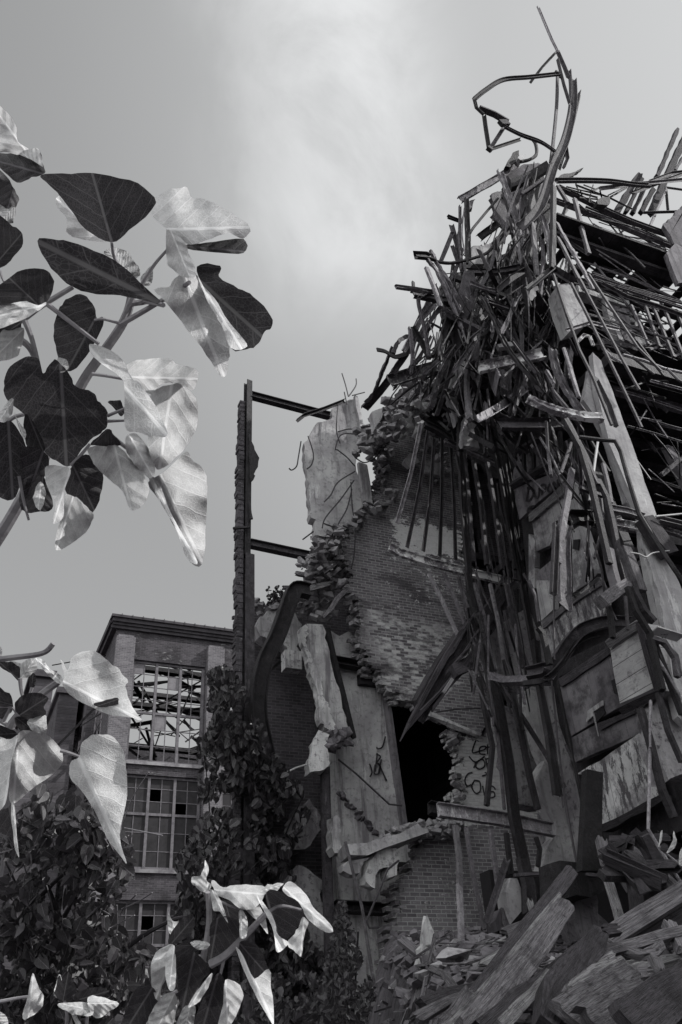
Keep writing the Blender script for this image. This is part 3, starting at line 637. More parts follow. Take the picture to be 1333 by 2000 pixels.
# tall concrete column
cl = empty('concrete_column', (9.2, 8.6, 0), 'tall cracked concrete column standing in front of the dark floors on the right', 'column')
def colpt(x, y, d=0): p = PY(x, y, YF); return p
m = MB(); 
def prism_y(mb, pts_px, Y, depth, rough=.015, seed=1, seg=.3):
    slab(mb, [PY(x, y, Y) for x, y in pts_px], (0, 1, 0), depth, rough, seg, seed)
prism_y(m, [(1165, 690), (1188, 692), (1226, 845), (1283, 1005), (1259, 1004), (1216, 840), (1183, 700)], YF-.02, .02, .0)
m = MB(); prism_y(m, [(1158, 688), (1174, 704), (1190, 745), (1226, 842), (1282, 1003), (1300, 1075), (1345, 1190), (1345, 1420), (1325, 1400), (1255, 1060), (1252, 1010), (1192, 868), (1165, 760)], YF, .12, .012, 3, .2)
m.build('shaft', 'concrete_cracked', cl)
m = MB(); prism_y(m, [(1140, 780), (1152, 720), (1165, 765), (1195, 870), (1252, 1008), (1224, 980), (1205, 920), (1180, 845), (1158, 805)], YF+.13, .1, .012, 4, .2); m.build('shaft_face', 'concrete', cl)
m = MB(); prism_y(m, [(1092, 556), (1112, 556), (1150, 628), (1120, 638), (1105, 600)], YF+.3, .4, .02, 5); m.build('upper_shaft', 'concrete', cl)
m = MB(); prism_y(m, [(1252, 1045), (1290, 1055), (1345, 1180), (1345, 1400), (1318, 1330), (1285, 1150)], YF-.12, .1, .02, 6, .12); m.build('broken_face', 'concrete_cracked', cl)
for pts in ([(1258, 1015), (1290, 1060), (1308, 1085)],):
    m = MB(); sweep(m, [PY(x, y, YF-.25) for x, y in pts], 'box', .35, .2, jit=.02); m.build('dark_patch', 'wood_charred', cl)
# floor slabs of the storeys (boards and joists seen from below)
FL = []
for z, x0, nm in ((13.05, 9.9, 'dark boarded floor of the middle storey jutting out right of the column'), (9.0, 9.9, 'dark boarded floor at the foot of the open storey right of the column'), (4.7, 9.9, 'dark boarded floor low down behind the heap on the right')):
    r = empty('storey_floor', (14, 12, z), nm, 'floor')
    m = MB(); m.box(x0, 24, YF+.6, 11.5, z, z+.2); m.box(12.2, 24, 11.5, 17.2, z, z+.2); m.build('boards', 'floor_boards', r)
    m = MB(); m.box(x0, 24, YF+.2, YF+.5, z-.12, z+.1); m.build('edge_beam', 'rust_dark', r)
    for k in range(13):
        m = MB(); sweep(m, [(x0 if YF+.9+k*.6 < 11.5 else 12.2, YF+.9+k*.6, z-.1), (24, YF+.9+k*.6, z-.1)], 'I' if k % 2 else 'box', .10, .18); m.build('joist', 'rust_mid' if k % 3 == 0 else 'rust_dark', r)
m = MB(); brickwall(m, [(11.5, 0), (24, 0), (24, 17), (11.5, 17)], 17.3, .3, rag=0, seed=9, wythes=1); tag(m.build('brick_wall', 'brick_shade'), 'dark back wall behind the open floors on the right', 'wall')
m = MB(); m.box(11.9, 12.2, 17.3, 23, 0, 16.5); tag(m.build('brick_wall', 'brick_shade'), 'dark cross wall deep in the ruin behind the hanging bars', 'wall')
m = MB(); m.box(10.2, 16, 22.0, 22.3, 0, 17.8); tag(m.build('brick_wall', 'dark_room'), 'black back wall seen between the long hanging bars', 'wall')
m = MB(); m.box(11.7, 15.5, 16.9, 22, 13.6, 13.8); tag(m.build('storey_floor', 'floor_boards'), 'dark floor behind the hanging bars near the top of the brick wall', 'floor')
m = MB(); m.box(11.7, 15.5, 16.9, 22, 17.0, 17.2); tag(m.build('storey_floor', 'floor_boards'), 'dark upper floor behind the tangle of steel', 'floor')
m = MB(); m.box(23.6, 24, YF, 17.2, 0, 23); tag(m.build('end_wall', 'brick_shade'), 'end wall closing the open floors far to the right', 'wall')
# boarded ceiling at the top storey with many missing boards: strips with sky between
rf = empty('roof_deck', (14, 12, 17.4), 'broken roof deck with sky showing between its missing boards', 'roof')
rr = random.Random(31); m = MB(); x = 9.9; m2 = MB()
while x < 24:
    wd = rr.uniform(.10, .34); gap = rr.random() < .5
    if not gap: m.box(x, x+wd-.012, 9.0, 17.5, 17.5, 17.56)
    else:
        m.box(x, x+wd-.012, 9.0, 9.75+rr.uniform(-.2, .25), 17.5, 17.56); m.box(x, x+wd-.012, 10.75+rr.uniform(-.3, .4), 17.5, 17.5, 17.56)
    x += wd
m.build('deck_boards', 'floor_boards', rf)
for k in range(9):
    m = MB(); yy = 9.4+k*.95; sweep(m, [(9.9, yy, 17.3), (24, yy, 17.3)], 'box', .12, .22); m.build('purlin', 'wood_dark', rf)
beam('roof_beam', 'I', 'rust_pale', .26, .34, 'long pale roof girder crossing the open top storey, lower of the pair', 'N', [(230, 585, 9.6), (700, 760, 9.6), (1200, 965, 9.6), (1420, 1050, 9.6)])
beam('roof_beam', 'I', 'rust_mid', .26, .34, 'long dark roof girder crossing the open top storey, upper of the pair', 'N', [(260, 470, 9.3), (560, 620, 9.3), (900, 770, 9.3), (1340, 930, 9.3)])
beam('curved_girder', 'C', 'rust_mid', .22, .26, 'smoothly bowed girder forming the skyline right of the bent truss', 'N', [(240, 412, 9), (450, 410, 9), (700, 418, 9), (890, 442, 9), (1050, 455, 9)], smooth=True)
for i, (pts, w, lab) in enumerate([([(1290, -30), (1110, 385)], .17, 'long rafter rising out of the frame, left one of the pair at the right edge'), ([(1400, -60), (1215, 340), (1060, 690)], .3, 'heavy dark rafter rising out of the frame at the right edge'),
        ([(1400, 120), (1265, 330)], .14, 'thin pale rafter leaning beside the heavy one at the right edge'), ([(955, 370), (760, 690)], .28, 'broad broken rafter with a splintered top standing against the sky'), ([(980, 400), (840, 700)], .14, 'narrow rafter close behind the broad broken one'),
        ([(1020, 440), (900, 700)], .15, 'short rafter second behind the broad broken one'), ([(1080, 490), (970, 690)], .2, 'dark short rafter right of the sky slots'), ([(1160, 470), (1050, 700)], .26, 'wide dark rafter under the pale bracket')]):
    beam('rafter', 'plank', 'wood_charred' if i not in (2,) else 'wood_grey', w, .2, lab, 'N', [(x, y, 9.6+.12*i) for x, y in pts], jit=.012, ragged=.08 if i == 3 else 0)
for i, (pts, lab) in enumerate([([(620, 480), (900, 445), (1420, 395)], 'upper of the two long thin rails running to the right edge of the roof'), ([(900, 520), (1170, 415), (1400, 330)], 'lower thin rail crossing the rafters to the right edge'),
        ([(1050, 420), (1250, 345), (1400, 330)], 'thick dark rail over the rafters at the right edge'), ([(1000, 690), (1333, 680), (1420, 678)], 'thin black wire like bar under the rafters'), ([(1060, 800), (1205, 470)], 'pale strut ending in a bracket below the roof rails'),
        ([(1440, 500), (1230, 470), (1190, 465)], 'pale broken bracket plate at the head of the strut'), ([(1190, 470), (1210, 680)], 'short thin hanger under the pale bracket')]):
    beam('steel_rail', 'L', 'rust_dark' if i not in (0, 4, 5) else 'rust_pale', .06 if i in (3, 6) else .13, .11, lab, 'N', [(x, y, 9.1+.06*i) for x, y in pts])
# fallen small lattice between bowed girder and beams
for k, (a, b) in enumerate([((280, 470), (600, 560)), ((330, 465), (640, 540)), ((410, 450), (700, 560)), ((480, 450), (590, 490)), ((560, 500), (620, 470)), ((440, 560), (600, 575)), ((700, 560), (860, 470)), ((690, 540), (840, 465)), ((700, 560), (900, 660)), ((450, 500), (480, 600)), ((520, 590), (600, 620)), ((440, 620), (520, 690)), ((860, 640), (700, 560)), ((410, 440), (430, 500)), ((620, 500), (640, 580)), ((520, 600), (560, 450))]):
    beam('tie_rod', 'rod' if k % 2 else 'L', 'steel_black', .06, .06, 'thin black tie rod in the small web of irons under the bowed girder', 'N', [(a[0], a[1], 9.2), (b[0], b[1], 9.4)], 'rod', 'tie rods under the bowed girder')
m = MB(); slab(m, poly_y('N', [(595, 585), (630, 555), (705, 555), (710, 600), (680, 622), (600, 615)], 9.0), (0, 1, 0), .15, .01); tag(m.build('junction_box', 'steel_black'), 'small dark plate hanging in the web of irons under the bowed girder', 'plate')
m = MB(); slab(m, poly_y('N', [(1200, 1040), (1270, 955), (1340, 990), (1420, 1300), (1300, 1300), (1235, 1140)], 8.9), (0, 1, 0), .12, .01); tag(m.build('column_head', 'plaster_dark'), 'pale smooth concrete column head at the right edge below the roof', 'column')
m = MB(); slab(m, poly_y('N', [(1180, 800), (1240, 720), (1420, 560), (1420, 1000), (1270, 950), (1240, 900)], 9.1), (0, 1, 0), .12, .05); tag(m.build('concrete_haunch', 'concrete_dark'), 'rough dark haunch above the pale column head at the right edge', 'column')
beam('timber_strut', 'plank', 'wood_grey', .26, .2, 'diagonal timber strut crossing the dark opening under the roof girders', 'N', [(800, 1250, 10.2), (1060, 960, 10.2)], jit=.01)
beam('timber_strut', 'box', 'rust_pale', .2, .16, 'short upright iron hanging from the roof girders, left of the diagonal timber', 'N', [(400, 570, 9.1), (460, 820, 9.1), (520, 1050, 9.1)], jit=.01)
beam('steel_angle', 'L', 'rust_dark', .1, .1, 'thin iron slanting beside the hanging upright under the roof girders', 'N', [(360, 950, 9.3), (520, 1055, 9.2)])
# storey edge: long double rail and studs of the next floor
beam('floor_rail', 'C', 'rust_pale', .14, .14, 'long rusty floor rail running right below the sky slots, upper one', 'Q', [(560, -20, 8.9), (900, 105, 8.9), (1450, 265, 8.9)])
beam('floor_rail', 'C', 'rust_mid', .14, .16, 'long rusty floor rail running right below the sky slots, lower one', 'Q', [(560, 30, 8.9), (860, 115, 8.9), (1450, 310, 8.9)])
beam('floor_rail', 'L', 'rust_dark', .1, .12, 'thin sagging rail above the row of studs', 'Q', [(640, 60, 8.8), (860, 180, 8.8), (1100, 250, 8.8), (1450, 380, 8.8)])
for i, (a, b, w) in enumerate([((840, 110), (870, 170), .12), ((985, 175), (1135, 610), .15), ((1070, 240), (1260, 700), .15), ((1175, 270), (1360, 740), .15), ((1280, 290), (1420, 640), .15), ((890, 250), (1040, 590), .13), ((1140, 210), (1160, 260), .1), ((1000, 170), (1020, 210), .1)]):
    beam('stud', 'box', 'rust_mid', w, .1, ('shortest stub above the row of studs' if b[1]-a[1] < 80 else 'slanting stud, number %s from the small window, in the row under the floor rails' % {1: 'two', 2: 'three', 3: 'four', 4: 'five', 5: 'one'}[i]), 'Q', [(a[0], a[1], 9.0), (b[0], b[1], 9.0)], 'stud', 'row of studs under the floor rails')
m = MB()
for a, b in (((1000, 605), (1110, 580)), ((1050, 638), (1200, 592)), ((1250, 700), (1320, 675))): sweep(m, poly_y('Q', [a, b], 9.05), 'box', .05, .05)
tag(m.build('floor_plate', 'rust_mid'), 'broken base plates at the feet of the slanting studs', 'plate')
# small window wall with a white lintel
wn = empty('window_wall', (12, 9.6, 14), 'grey wall fragment with a white lintel and a window the sky shows through', 'wall')
m = MB(); slab(m, poly_y('Q', [(430, 60), (460, 80), (870, 210), (885, 265), (700, 210), (520, 150), (440, 130)], 9.55), (0, 1, 0), .25, .01, .2); m.build('lintel', 'concrete_pale', wn)
m = MB(); slab(m, poly_y('Q', [(640, 140), (690, 210), (760, 400), (830, 560), (790, 545), (700, 350)], 9.5), (0, 1, 0), .15, .01, .2); m.build('jamb', 'plaster', wn)
m = MB(); slab(m, poly_y('Q', [(690, 210), (880, 265), (900, 330), (780, 270), (760, 330), (800, 450), (880, 510), (960, 600), (900, 580), (830, 540), (760, 400)], 9.6), (0, 1, 0), .2, .02, .2); m.build('wall_piece', 'concrete_dark', wn)
m = MB(); slab(m, poly_y('Q', [(770, 290), (830, 265), (870, 340), (930, 520), (870, 470), (800, 420)], 9.58), (0, 1, 0), .1, .02, .2); m.build('wall_piece', 'plaster_dark', wn)
m = MB(); slab(m, poly_y('Q', [(870, 265), (900, 330), (1040, 590), (960, 600), (920, 520), (1000, 530), (940, 390), (880, 380)], 9.6), (0, 1, 0), .12, .01, .2); m.build('jamb', 'plaster', wn)
m = MB(); slab(m, poly_y('Q', [(640, 540), (800, 555), (960, 610), (960, 640), (840, 620), (650, 580)], 9.4), (0, 1, 0), .2, .03, .1); m.build('sill', 'wood_dark', wn)
for a, b in (((885, 395), (920, 400)), ((890, 430), (940, 430)), ((905, 460), (960, 465))):
    m = MB(); sweep(m, poly_y('Q', [a, b], 9.55), 'box', .03, .03); m.build('glazing_bar', 'frame_steel', wn)
# pinkish stucco panel under the girder head, left of the column
m = MB(); slab(m, poly_y('Q', [(245, 75), (330, 65), (390, 140), (500, 380), (510, 400), (380, 425), (300, 240)], 9.3), (0, 1, 0), .1, .02, .2); tag(m.build('wall_panel', 'concrete_dark'), 'smooth dark wall panel above the top of the tall cracked column', 'panel')
m = MB(); slab(m, poly_y('Q', [(325, 65), (350, 62), (500, 375), (440, 385)], 9.22), (0, 1, 0), .06, .01, .2); tag(m.build('wall_panel', 'concrete'), 'pale strip along the right side of the smooth dark wall panel', 'panel')
# braces in front of the column
Bq = [
 ('steel_bar', 'box', 'rust_mid', .105, .08, 'long straight pale bar falling across the column and ending right of it', 'Q', [(520, -20, 8.3), (640, 160, 8.3), (950, 620, 8.2), (1150, 820, 8.2)]),
 ('steel_bar', 'box', 'rust_dark', .105, .08, 'long bar left of the column falling to a cut end on the dark floors', 'Q', [(440, 20, 8.2), (600, 320, 8.2), (800, 700, 8.1), (960, 985, 8.1)]),
 ('steel_bar', 'box', 'rust_dark', .105, .08, 'longest spotted bar running down just right of the cracked column', 'Q', [(370, 60, 8.1), (540, 400, 8.0), (770, 870, 7.9), (980, 1310, 7.9)]),
 ('steel_bar', 'box', 'rust_dark', .105, .08, 'bar crossing the stucco panel and the head of the cracked column', 'Q', [(215, -20, 8.1), (330, 330, 8.0), (440, 640, 8), (560, 880, 7.9), (720, 1290, 7.9)]),
 ('steel_angle', 'L', 'rust_dark', .1, .1, 'dark iron running down beside the cracked column face', 'Q', [(590, 900, 7.95), (700, 1120, 7.9), (760, 1300, 7.9)]),
 ('steel_angle', 'L', 'rust_pale', .1, .08, 'short double pale rail across the head of the cracked column', 'Q', [(330, 465, 8.3), (540, 400, 8.3), (790, 460, 8.6)]),
 ('bracket', 'C', 'paint_flaked', .12, .12, 'curled pale bracket at the broken head of the cracked column', 'Q', [(430, 560, 8.2), (480, 510, 8.2), (530, 520, 8.2), (560, 600, 8.2)]),
 ('steel_bar', 'box', 'rust_dark', .105, .08, 'dark bar with a blunt round end, lower right of the small window', 'Q', [(940, 560, 8.3), (1060, 720, 8.3), (1170, 860, 8.3)]),
 ('pipe', 'rod', 'rust_pale', .09, .09, 'broken pale pipe over the dark floor right of the column', 'Q', [(640, 620, 8.4), (720, 700, 8.4), (800, 745, 8.4)]),
 ('pipe', 'rod', 'rust_pale', .1, .1, 'rusty pipe line crossing the dark floor to the right edge, below the studs', 'Q', [(820, 680, 8.5), (1000, 730, 8.5), (1180, 800, 8.5), (1450, 860, 8.5)]),
 ('pipe', 'rod', 'rust_mid', .08, .08, 'thin rusty pipe slanting below the pipe line right of the column', 'Q', [(900, 700, 8.4), (1090, 850, 8.4)]),
 ('pipe', 'rod', 'rust_mid', .08, .08, 'thin pipe dropping off the right end of the pipe line', 'Q', [(1200, 800, 8.4), (1300, 900, 8.3), (1400, 960, 8.3)]),
 ('floor_rail', 'L', 'rust_pale', .07, .07, 'pale edge rail of the middle storey floor', 'Q', [(1060, 905, 8.55), (1450, 1010, 8.55)]),
 ('floor_rail', 'L', 'rust_mid', .07, .07, 'rail one step lower across the dark underside of the middle floor', 'Q', [(760, 980, 9.2), (1100, 1080, 9.2), (1450, 1200, 9.2)]),
 ('floor_rail', 'L', 'rust_pale', .05, .06, 'thin pale conduit over the dark opening right of the column, upper', 'S', [(860, 55, 9.2), (1100, 120, 9.2), (1450, 230, 9.2)]),
 ('floor_rail', 'L', 'rust_mid', .05, .06, 'thin conduit over the dark opening right of the column, lower', 'S', [(1050, 0, 9.2), (1250, 60, 9.2), (1450, 110, 9.2)]),
 ('steel_beam', 'I', 'paint_flaked', .3, .36, 'white painted floor beam passing behind the column', 'S', [(735, 900, 8.75), (1000, 950, 8.75)]),
 ('steel_beam', 'I', 'rust_pale', .25, .26, 'rusty beam lying on the white painted floor beam left of the column', 'S', [(700, 770, 8.5), (860, 800, 8.5), (1010, 850, 8.5)]),
 ('steel_beam', 'C', 'rust_pale', .2, .28, 'rusty floor beam running right from the column, upper of two', 'S', [(1120, 860, 8.4), (1450, 940, 8.4)]),
 ('steel_beam', 'C', 'paint_flaked', .2, .2, 'pale floor beam running right from the column, lower of two', 'S', [(1140, 940, 8.5), (1450, 1040, 8.5)]),
 ('pipe', 'rod', 'white_paint', .06, .06, 'straight white pipe crossing right at the break of the column', 'S', [(1105, 838, 8.2), (1450, 805, 8.2)]),
 ('wire', 'rod', 'white_paint', .035, .035, 'pale drooping wire slung across the lower column', 'S', [(880, 1150, 8.1), (960, 1165, 8.1), (1020, 1190, 8.1), (1080, 1155, 8.1), (1220, 1135, 8.1)]),
 ('pipe', 'rod', 'steel_black', .11, .11, 'long black pipe bent sharply over and running down the front of the column', 'S', [(440, 150, 7.9), (600, 170, 7.8), (750, 185, 7.7), (800, 280, 7.7), (860, 500, 7.6), (960, 820, 7.6), (1120, 1080, 7.5), (1260, 1290, 7.4), (1450, 1560, 7.4)]),
 ('timber_strut', 'box', 'wood_grey', .16, .14, 'short timber strut in the dark opening near the right edge', 'S', [(1150, 480, 9.5), (1450, 240, 9.5)]),
 ('concrete_brace', 'box', 'plaster_dark', .5, .3, 'thick concrete brace slanting down at the right edge', 'S', [(1200, 240, 9.8), (1290, 420, 9.8), (1420, 680, 9.8)]),
 ('steel_angle', 'L', 'rust_mid', .12, .12, 'rusty brace falling right under the pale floor beams at the right edge', 'S', [(1210, 1050, 9), (1450, 1220, 9)]),
 ('timber_post', 'box', 'wood_grey', .36, .3, 'stout weathered timber post left of the lower column', 'S', [(830, 1110, 8.2), (880, 1250, 8.2), (960, 1500, 8.2)]),
 ('timber_post', 'box', 'plaster_dark', .22, .3, 'narrow concrete post beside the stout timber post', 'S', [(690, 1130, 8.5), (720, 1300, 8.5), (760, 1450, 8.5)]),
 ('timber_beam', 'box', 'wood_grey', .34, .3, 'short thick timber block sticking out left from the timber post', 'U', [(625, 250, 7.6), (740, 160, 8.0), (860, 90, 8.3)]),
 ('sign_board', 'box', 'white_paint', .04, .38, 'white painted board on its side right of the timber box', 'U', [(1085, 490, 8.0), (1320, 560, 8.0)]),
]
for (n, k, mt, w, h, lab, v, pts) in Bq: beam(n, k, mt, w, h, lab, v, pts, n.split('_')[-1], smooth=(n == 'wire'), jit=.012 if 'wood' in mt else 0)
beam('sign_mark', 'box', 'graffiti', .03, .03, None, 'U', [(1150, 530, 7.9), (1170, 525, 7.9), (1190, 532, 7.9), (1212, 524, 7.9)], parent=bpy.data.objects.get('sign_board'))
beam('sign_mark', 'box', 'graffiti', .03, .03, None, 'U', [(1160, 556, 7.9), (1190, 548, 7.9), (1210, 530, 7.9)], parent=bpy.data.objects.get('sign_board'))

# ---- partition wall running away from the camera, in storeys
pw = empty('partition_wall', (XP, 11, 4), 'tall wall of pale boards and grey panels running back into the ruin left of the column', 'wall')
def xslab(name, mat, view, pts, dx=0.0, th=.12, rough=.0, seed=1, parent=pw, seg=.3):
    m = MB(); slab(m, [PX(*full(view, x, y), XP+dx) for x, y in pts], (1, 0, 0), th, rough, seg, seed); return m.build(name, mat, parent)
# dark backing and structure
xslab('backing', 'steel_black', 'P', [(1012, 930), (1120, 850), (1170, 940), (1260, 1160), (1330, 1330), (1333, 1620), (1190, 1690), (1100, 1800), (1080, 1560), (1075, 1300), (1035, 1190)], .30, .2)
xslab('boards', 'boards_pale', 'S', [(30, 880), (210, 740), (330, 640), (380, 530), (400, 600), (440, 780), (370, 800), (330, 870), (290, 860), (230, 880), (220, 1000), (180, 1090), (70, 1140)], .05)
xslab('header_board', 'wood_pale', 'S', [(0, 820), (150, 690), (330, 520), (380, 520), (340, 610), (180, 740), (30, 870), (0, 880)], -.03, .08, .01)
xslab('boards', 'boards_pale', 'S', [(0, 990), (55, 1040), (50, 1460), (0, 1420)], .02)
xslab('boards', 'boards_pale', 'S', [(380, 960), (440, 920), (490, 950), (540, 1110), (600, 1330), (540, 1400), (385, 1500), (378, 1200)], .02)
xslab('board_patch', 'steel_black', 'S', [(385, 1040), (437, 1035), (425, 1130), (380, 1120)], -.02, .03)
xslab('boards', 'plaster_dark', 'S', [(60, 1330), (220, 1200), (225, 1511), (80, 1511)], .08)
xslab('boards', 'boards_pale', 'U', [(60, 60), (220, 60), (215, 310), (110, 410)], .05)
xslab('peeling_wall', 'paint_peel', 'U', [(110, 420), (600, 30), (640, 130), (670, 260), (640, 420), (480, 470), (320, 590), (230, 740), (195, 770), (130, 560)], .0)
xslab('rail_board', 'wood_grey', 'U', [(115, 415), (600, 35), (625, 100), (400, 250), (120, 480)], -.05, .05, .01)
xslab('floor_band', 'steel_black', 'U', [(270, 790), (420, 700), (690, 570), (700, 640), (400, 830), (260, 900)], .02, .2)
xslab('rail_board', 'wood_dark', 'U', [(255, 915), (700, 625), (720, 690), (280, 985)], -.05, .1, .01)
xslab('grey_panel', 'panel_grey', 'U', [(275, 985), (700, 695), (740, 900), (800, 1150), (370, 1410), (330, 1250)], .0)
xslab('hole_patch', 'steel_black', 'U', [(715, 930), (745, 915), (770, 1050), (740, 1040)], -.02, .03)  # thin black plate on the panel, painted for the dark of a hole
xslab('hole_patch', 'steel_black', 'U', [(550, 1200), (640, 1140), (665, 1210), (590, 1290)], -.02, .03)  # second black plate, its colour standing for a hole's dark inside
xslab('torn_patch', 'plaster', 'U', [(500, 1290), (510, 1190), (560, 1150), (640, 1100), (640, 1145), (560, 1205), (600, 1410), (585, 1330), (560, 1230)], -.04, .02, .01)
xslab('grey_panel', 'panel_grey', 'U', [(375, 1425), (600, 1300), (930, 1170), (960, 1390), (700, 1511), (620, 1540), (400, 1640)], .02)
xslab('rail_board', 'wood_dark', 'U', [(600, 1300), (920, 1165), (915, 1215), (620, 1360)], -.03, .05, .01)
xslab('peeling_wall', 'paint_peel_white', 'F', [(800, 680), (1110, 480), (1140, 560), (1200, 690), (1222, 790), (930, 940), (925, 700), (840, 680)], .0, .12, .02)
xslab('skirting', 'wood_charred', 'F', [(925, 935), (1220, 785), (1230, 820), (925, 975)], -.04, .2, .02)
xslab('brick_base', 'stucco', 'F', [(600, 240), (670, 230), (700, 420), (760, 640), (825, 860), (820, 1130), (610, 1180), (600, 1100)], .25, .2, .03)
# DUPON wall piece and the stucco triangle above it
dw = empty('graffiti_wall', (9.9, 13, 9), 'dark wall piece with a black spray painted word at the top of the partition', 'wall')
xslab('wall_piece', 'plaster_dark', 'E', [(405, 430), (640, 345), (680, 390), (590, 470), (440, 600), (415, 500)], .12, .1, .02, 3, dw)
GD = [[(485, 435), (475, 500)], [(478, 432), (500, 430), (512, 460), (495, 495), (470, 500)], [(515, 440), (520, 475), (540, 480), (545, 430)], [(560, 470), (556, 420), (575, 415), (580, 435), (560, 445)],
      [(600, 410), (592, 440), (605, 455), (618, 440), (612, 410), (600, 408)], [(628, 445), (625, 400), (648, 430), (645, 385)], [(520, 530), (490, 540), (482, 560), (510, 555)]]
graffiti(dw, GD, 'E', X=XP+.10, w=.05)
xslab('stucco_piece', 'stucco', 'E', [(400, 400), (400, 330), (440, 250), (560, 130), (600, 200), (640, 300), (630, 350), (540, 365), (480, 400), (420, 420)], .15, .1, .03, 3, dw)
for a, b in (((395, 420), (640, 280)), ((395, 250), (600, 130)), ((370, 130), (410, 240))):
    m = MB(); sweep(m, poly_x('E', [a, b], XP+.05), 'box', .13, .1, jit=.01); m.build('rail_board', 'wood_dark', dw)
for x, y0, y1 in ((510, 130, 330), (570, 130, 320), (460, 240, 400), (615, 110, 200), (660, 120, 310)):
    m = MB(); sweep(m, poly_x('E', [(x, y0), (x+8, y1)], XP+.02), 'box', .07, .06); m.build('stud', 'steel_black', dw)

# hanging clapboard box
bx = empty('timber_box', (8.8, 8.4, 6), 'weathered clapboard box hanging off the wall with horizontal boards', 'box')
q = [PX(*full('U', x, y), 8.6) for x, y in [(700, 600), (970, 425), (1030, 600), (1130, 1010), (800, 1170), (740, 870)]]
m = MB(); slab(m, q, (1, 0, 0), .7, .0, .4); m.build('boards', 'boards_h', bx)
for a, b, mt in (((970, 425), (1135, 1015), 'wood_charred'), ((800, 1180), (1150, 1022), 'wood_charred'), ((695, 610), (965, 432), 'wood_pale')):
    m = MB(); sweep(m, [PX(*full('U', *a), 8.56), PX(*full('U', *b), 8.56)], 'box', .12, .1, jit=.008); m.build('edge_board', mt, bx)

# rough dark stucco wall pieces behind the hanging bars and beside the partition
for i, (v, pts, Y, mt, lab) in enumerate([
    ('F', [(60, 370), (150, 260), (290, 190), (330, 440), (310, 480)], 16.0, 'brick_low', 'dark brick patch above the graffiti wall beside the hanging bars'),
    ('F', [(395, 310), (450, 340), (560, 420), (600, 560), (640, 850), (500, 830), (440, 620)], 13.6, 'stucco', 'rough stucco wall strip between two long hanging bars'),
    ('P', [(955, 1240), (1020, 1190), (1060, 1180), (1090, 1320), (960, 1320)], 13.8, 'stucco', 'rough stucco patch above the curved steel band'),
    ('F', [(540, 250), (600, 235), (670, 250), (720, 470), (780, 640), (825, 860), (815, 1130), (610, 1180), (640, 1060), (700, 960), (640, 830), (610, 700), (630, 600), (585, 440), (545, 330)], 12.8, 'concrete', 'tall pale plastered pier with a wavy broken left edge'),
    ('H', [(590, 320), (690, 290), (720, 400), (620, 450), (590, 420)], 12.6, 'plaster', 'foot of the tall pale pier resting on the heap'),
    ('H', [(435, 350), (470, 285), (500, 300), (530, 480), (470, 530), (440, 440)], 12.0, 'plaster', 'pale upright slab fragment standing in the rubble'),
    ('H', [(380, 520), (410, 450), (440, 560), (400, 580)], 12.2, 'concrete_dark', 'small dark slab fragment behind the rubble')]):
    m = MB(); slab(m, poly_y(v, pts, Y), (0, 1, 0), .3, .04, .15, 40+i); tag(m.build('wall_piece', mt), lab, 'wall')
# black upright flue and ledge at the foot
m = MB(); slab(m, poly_y('F', [(850, 655), (932, 672), (920, 1170), (822, 1170)], 9.6), (0, 1, 0), .12, .0, .5); tag(m.build('steel_duct', 'steel_black'), 'tall black sheet steel duct standing at the foot of the partition', 'duct')
m = MB(); slab(m, poly_y('F', [(722, 1120), (800, 1120), (825, 1170), (930, 1170), (1000, 1210), (920, 1290), (730, 1299)], 10.0), (0, 1, 0), .5, .03, .2); tag(m.build('machine_base', 'steel_black'), 'dark metal base plate beneath the tall black duct', 'plate')
m = MB(); slab(m, poly_y('H', [(810, 320), (890, 310), (910, 480), (990, 560), (820, 600), (780, 500)], 10.4), (0, 1, 0), .5, .04, .2); tag(m.build('wall_piece', 'concrete_dark'), 'dark stained wall stub behind the knotted plank', 'wall')
m = MB(); slab(m, poly_y('F', [(1180, 360), (1230, 270), (1333, 400), (1420, 460), (1420, 700), (1333, 690), (1290, 690), (1250, 700), (1200, 560)], 8.8), (0, 1, 0), .3, .06, .15, 7); tag(m.build('wall_piece', 'stucco'), 'mottled broken wall piece at the right edge below the timber box', 'wall')
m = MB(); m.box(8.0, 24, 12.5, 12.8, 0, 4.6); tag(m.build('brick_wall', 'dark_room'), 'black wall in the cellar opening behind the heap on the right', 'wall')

# unseen brick block added right of the frame to shade the heap
wg = empty('shade_block', (16, 3, 0), 'brick block added out of view on the right to shade the heap', 'building')
m = MB(); zs = [0, 1.2, 3.6, 5.8, 8.2, 10.4, 12.6]; ysx = [-1.5, -.4, 1.4, 2.5, 4.3, 5.4, 7.2, 8.3]
for a in range(7):
    for b in range(6):
        if not (a % 2 and b % 2): m.box(13.6, 14.05, ysx[a], ysx[a+1], zs[b], zs[b+1])
m.build('wall', 'brick_far_side', wg)
m = MB(); m.box(14.06, 20, -1.5, 8.3, 12.3, 12.6); m.build('roof', 'floor_dark', wg)
m = MB(); m.box(19.6, 20, -1.5, 8.3, 0, 12.3); m.build('wall', 'brick_far_side', wg)
# ================================================================ hanging bars, bent truss, tangle
S = []
def s(*a, **k): S.append((a, k))
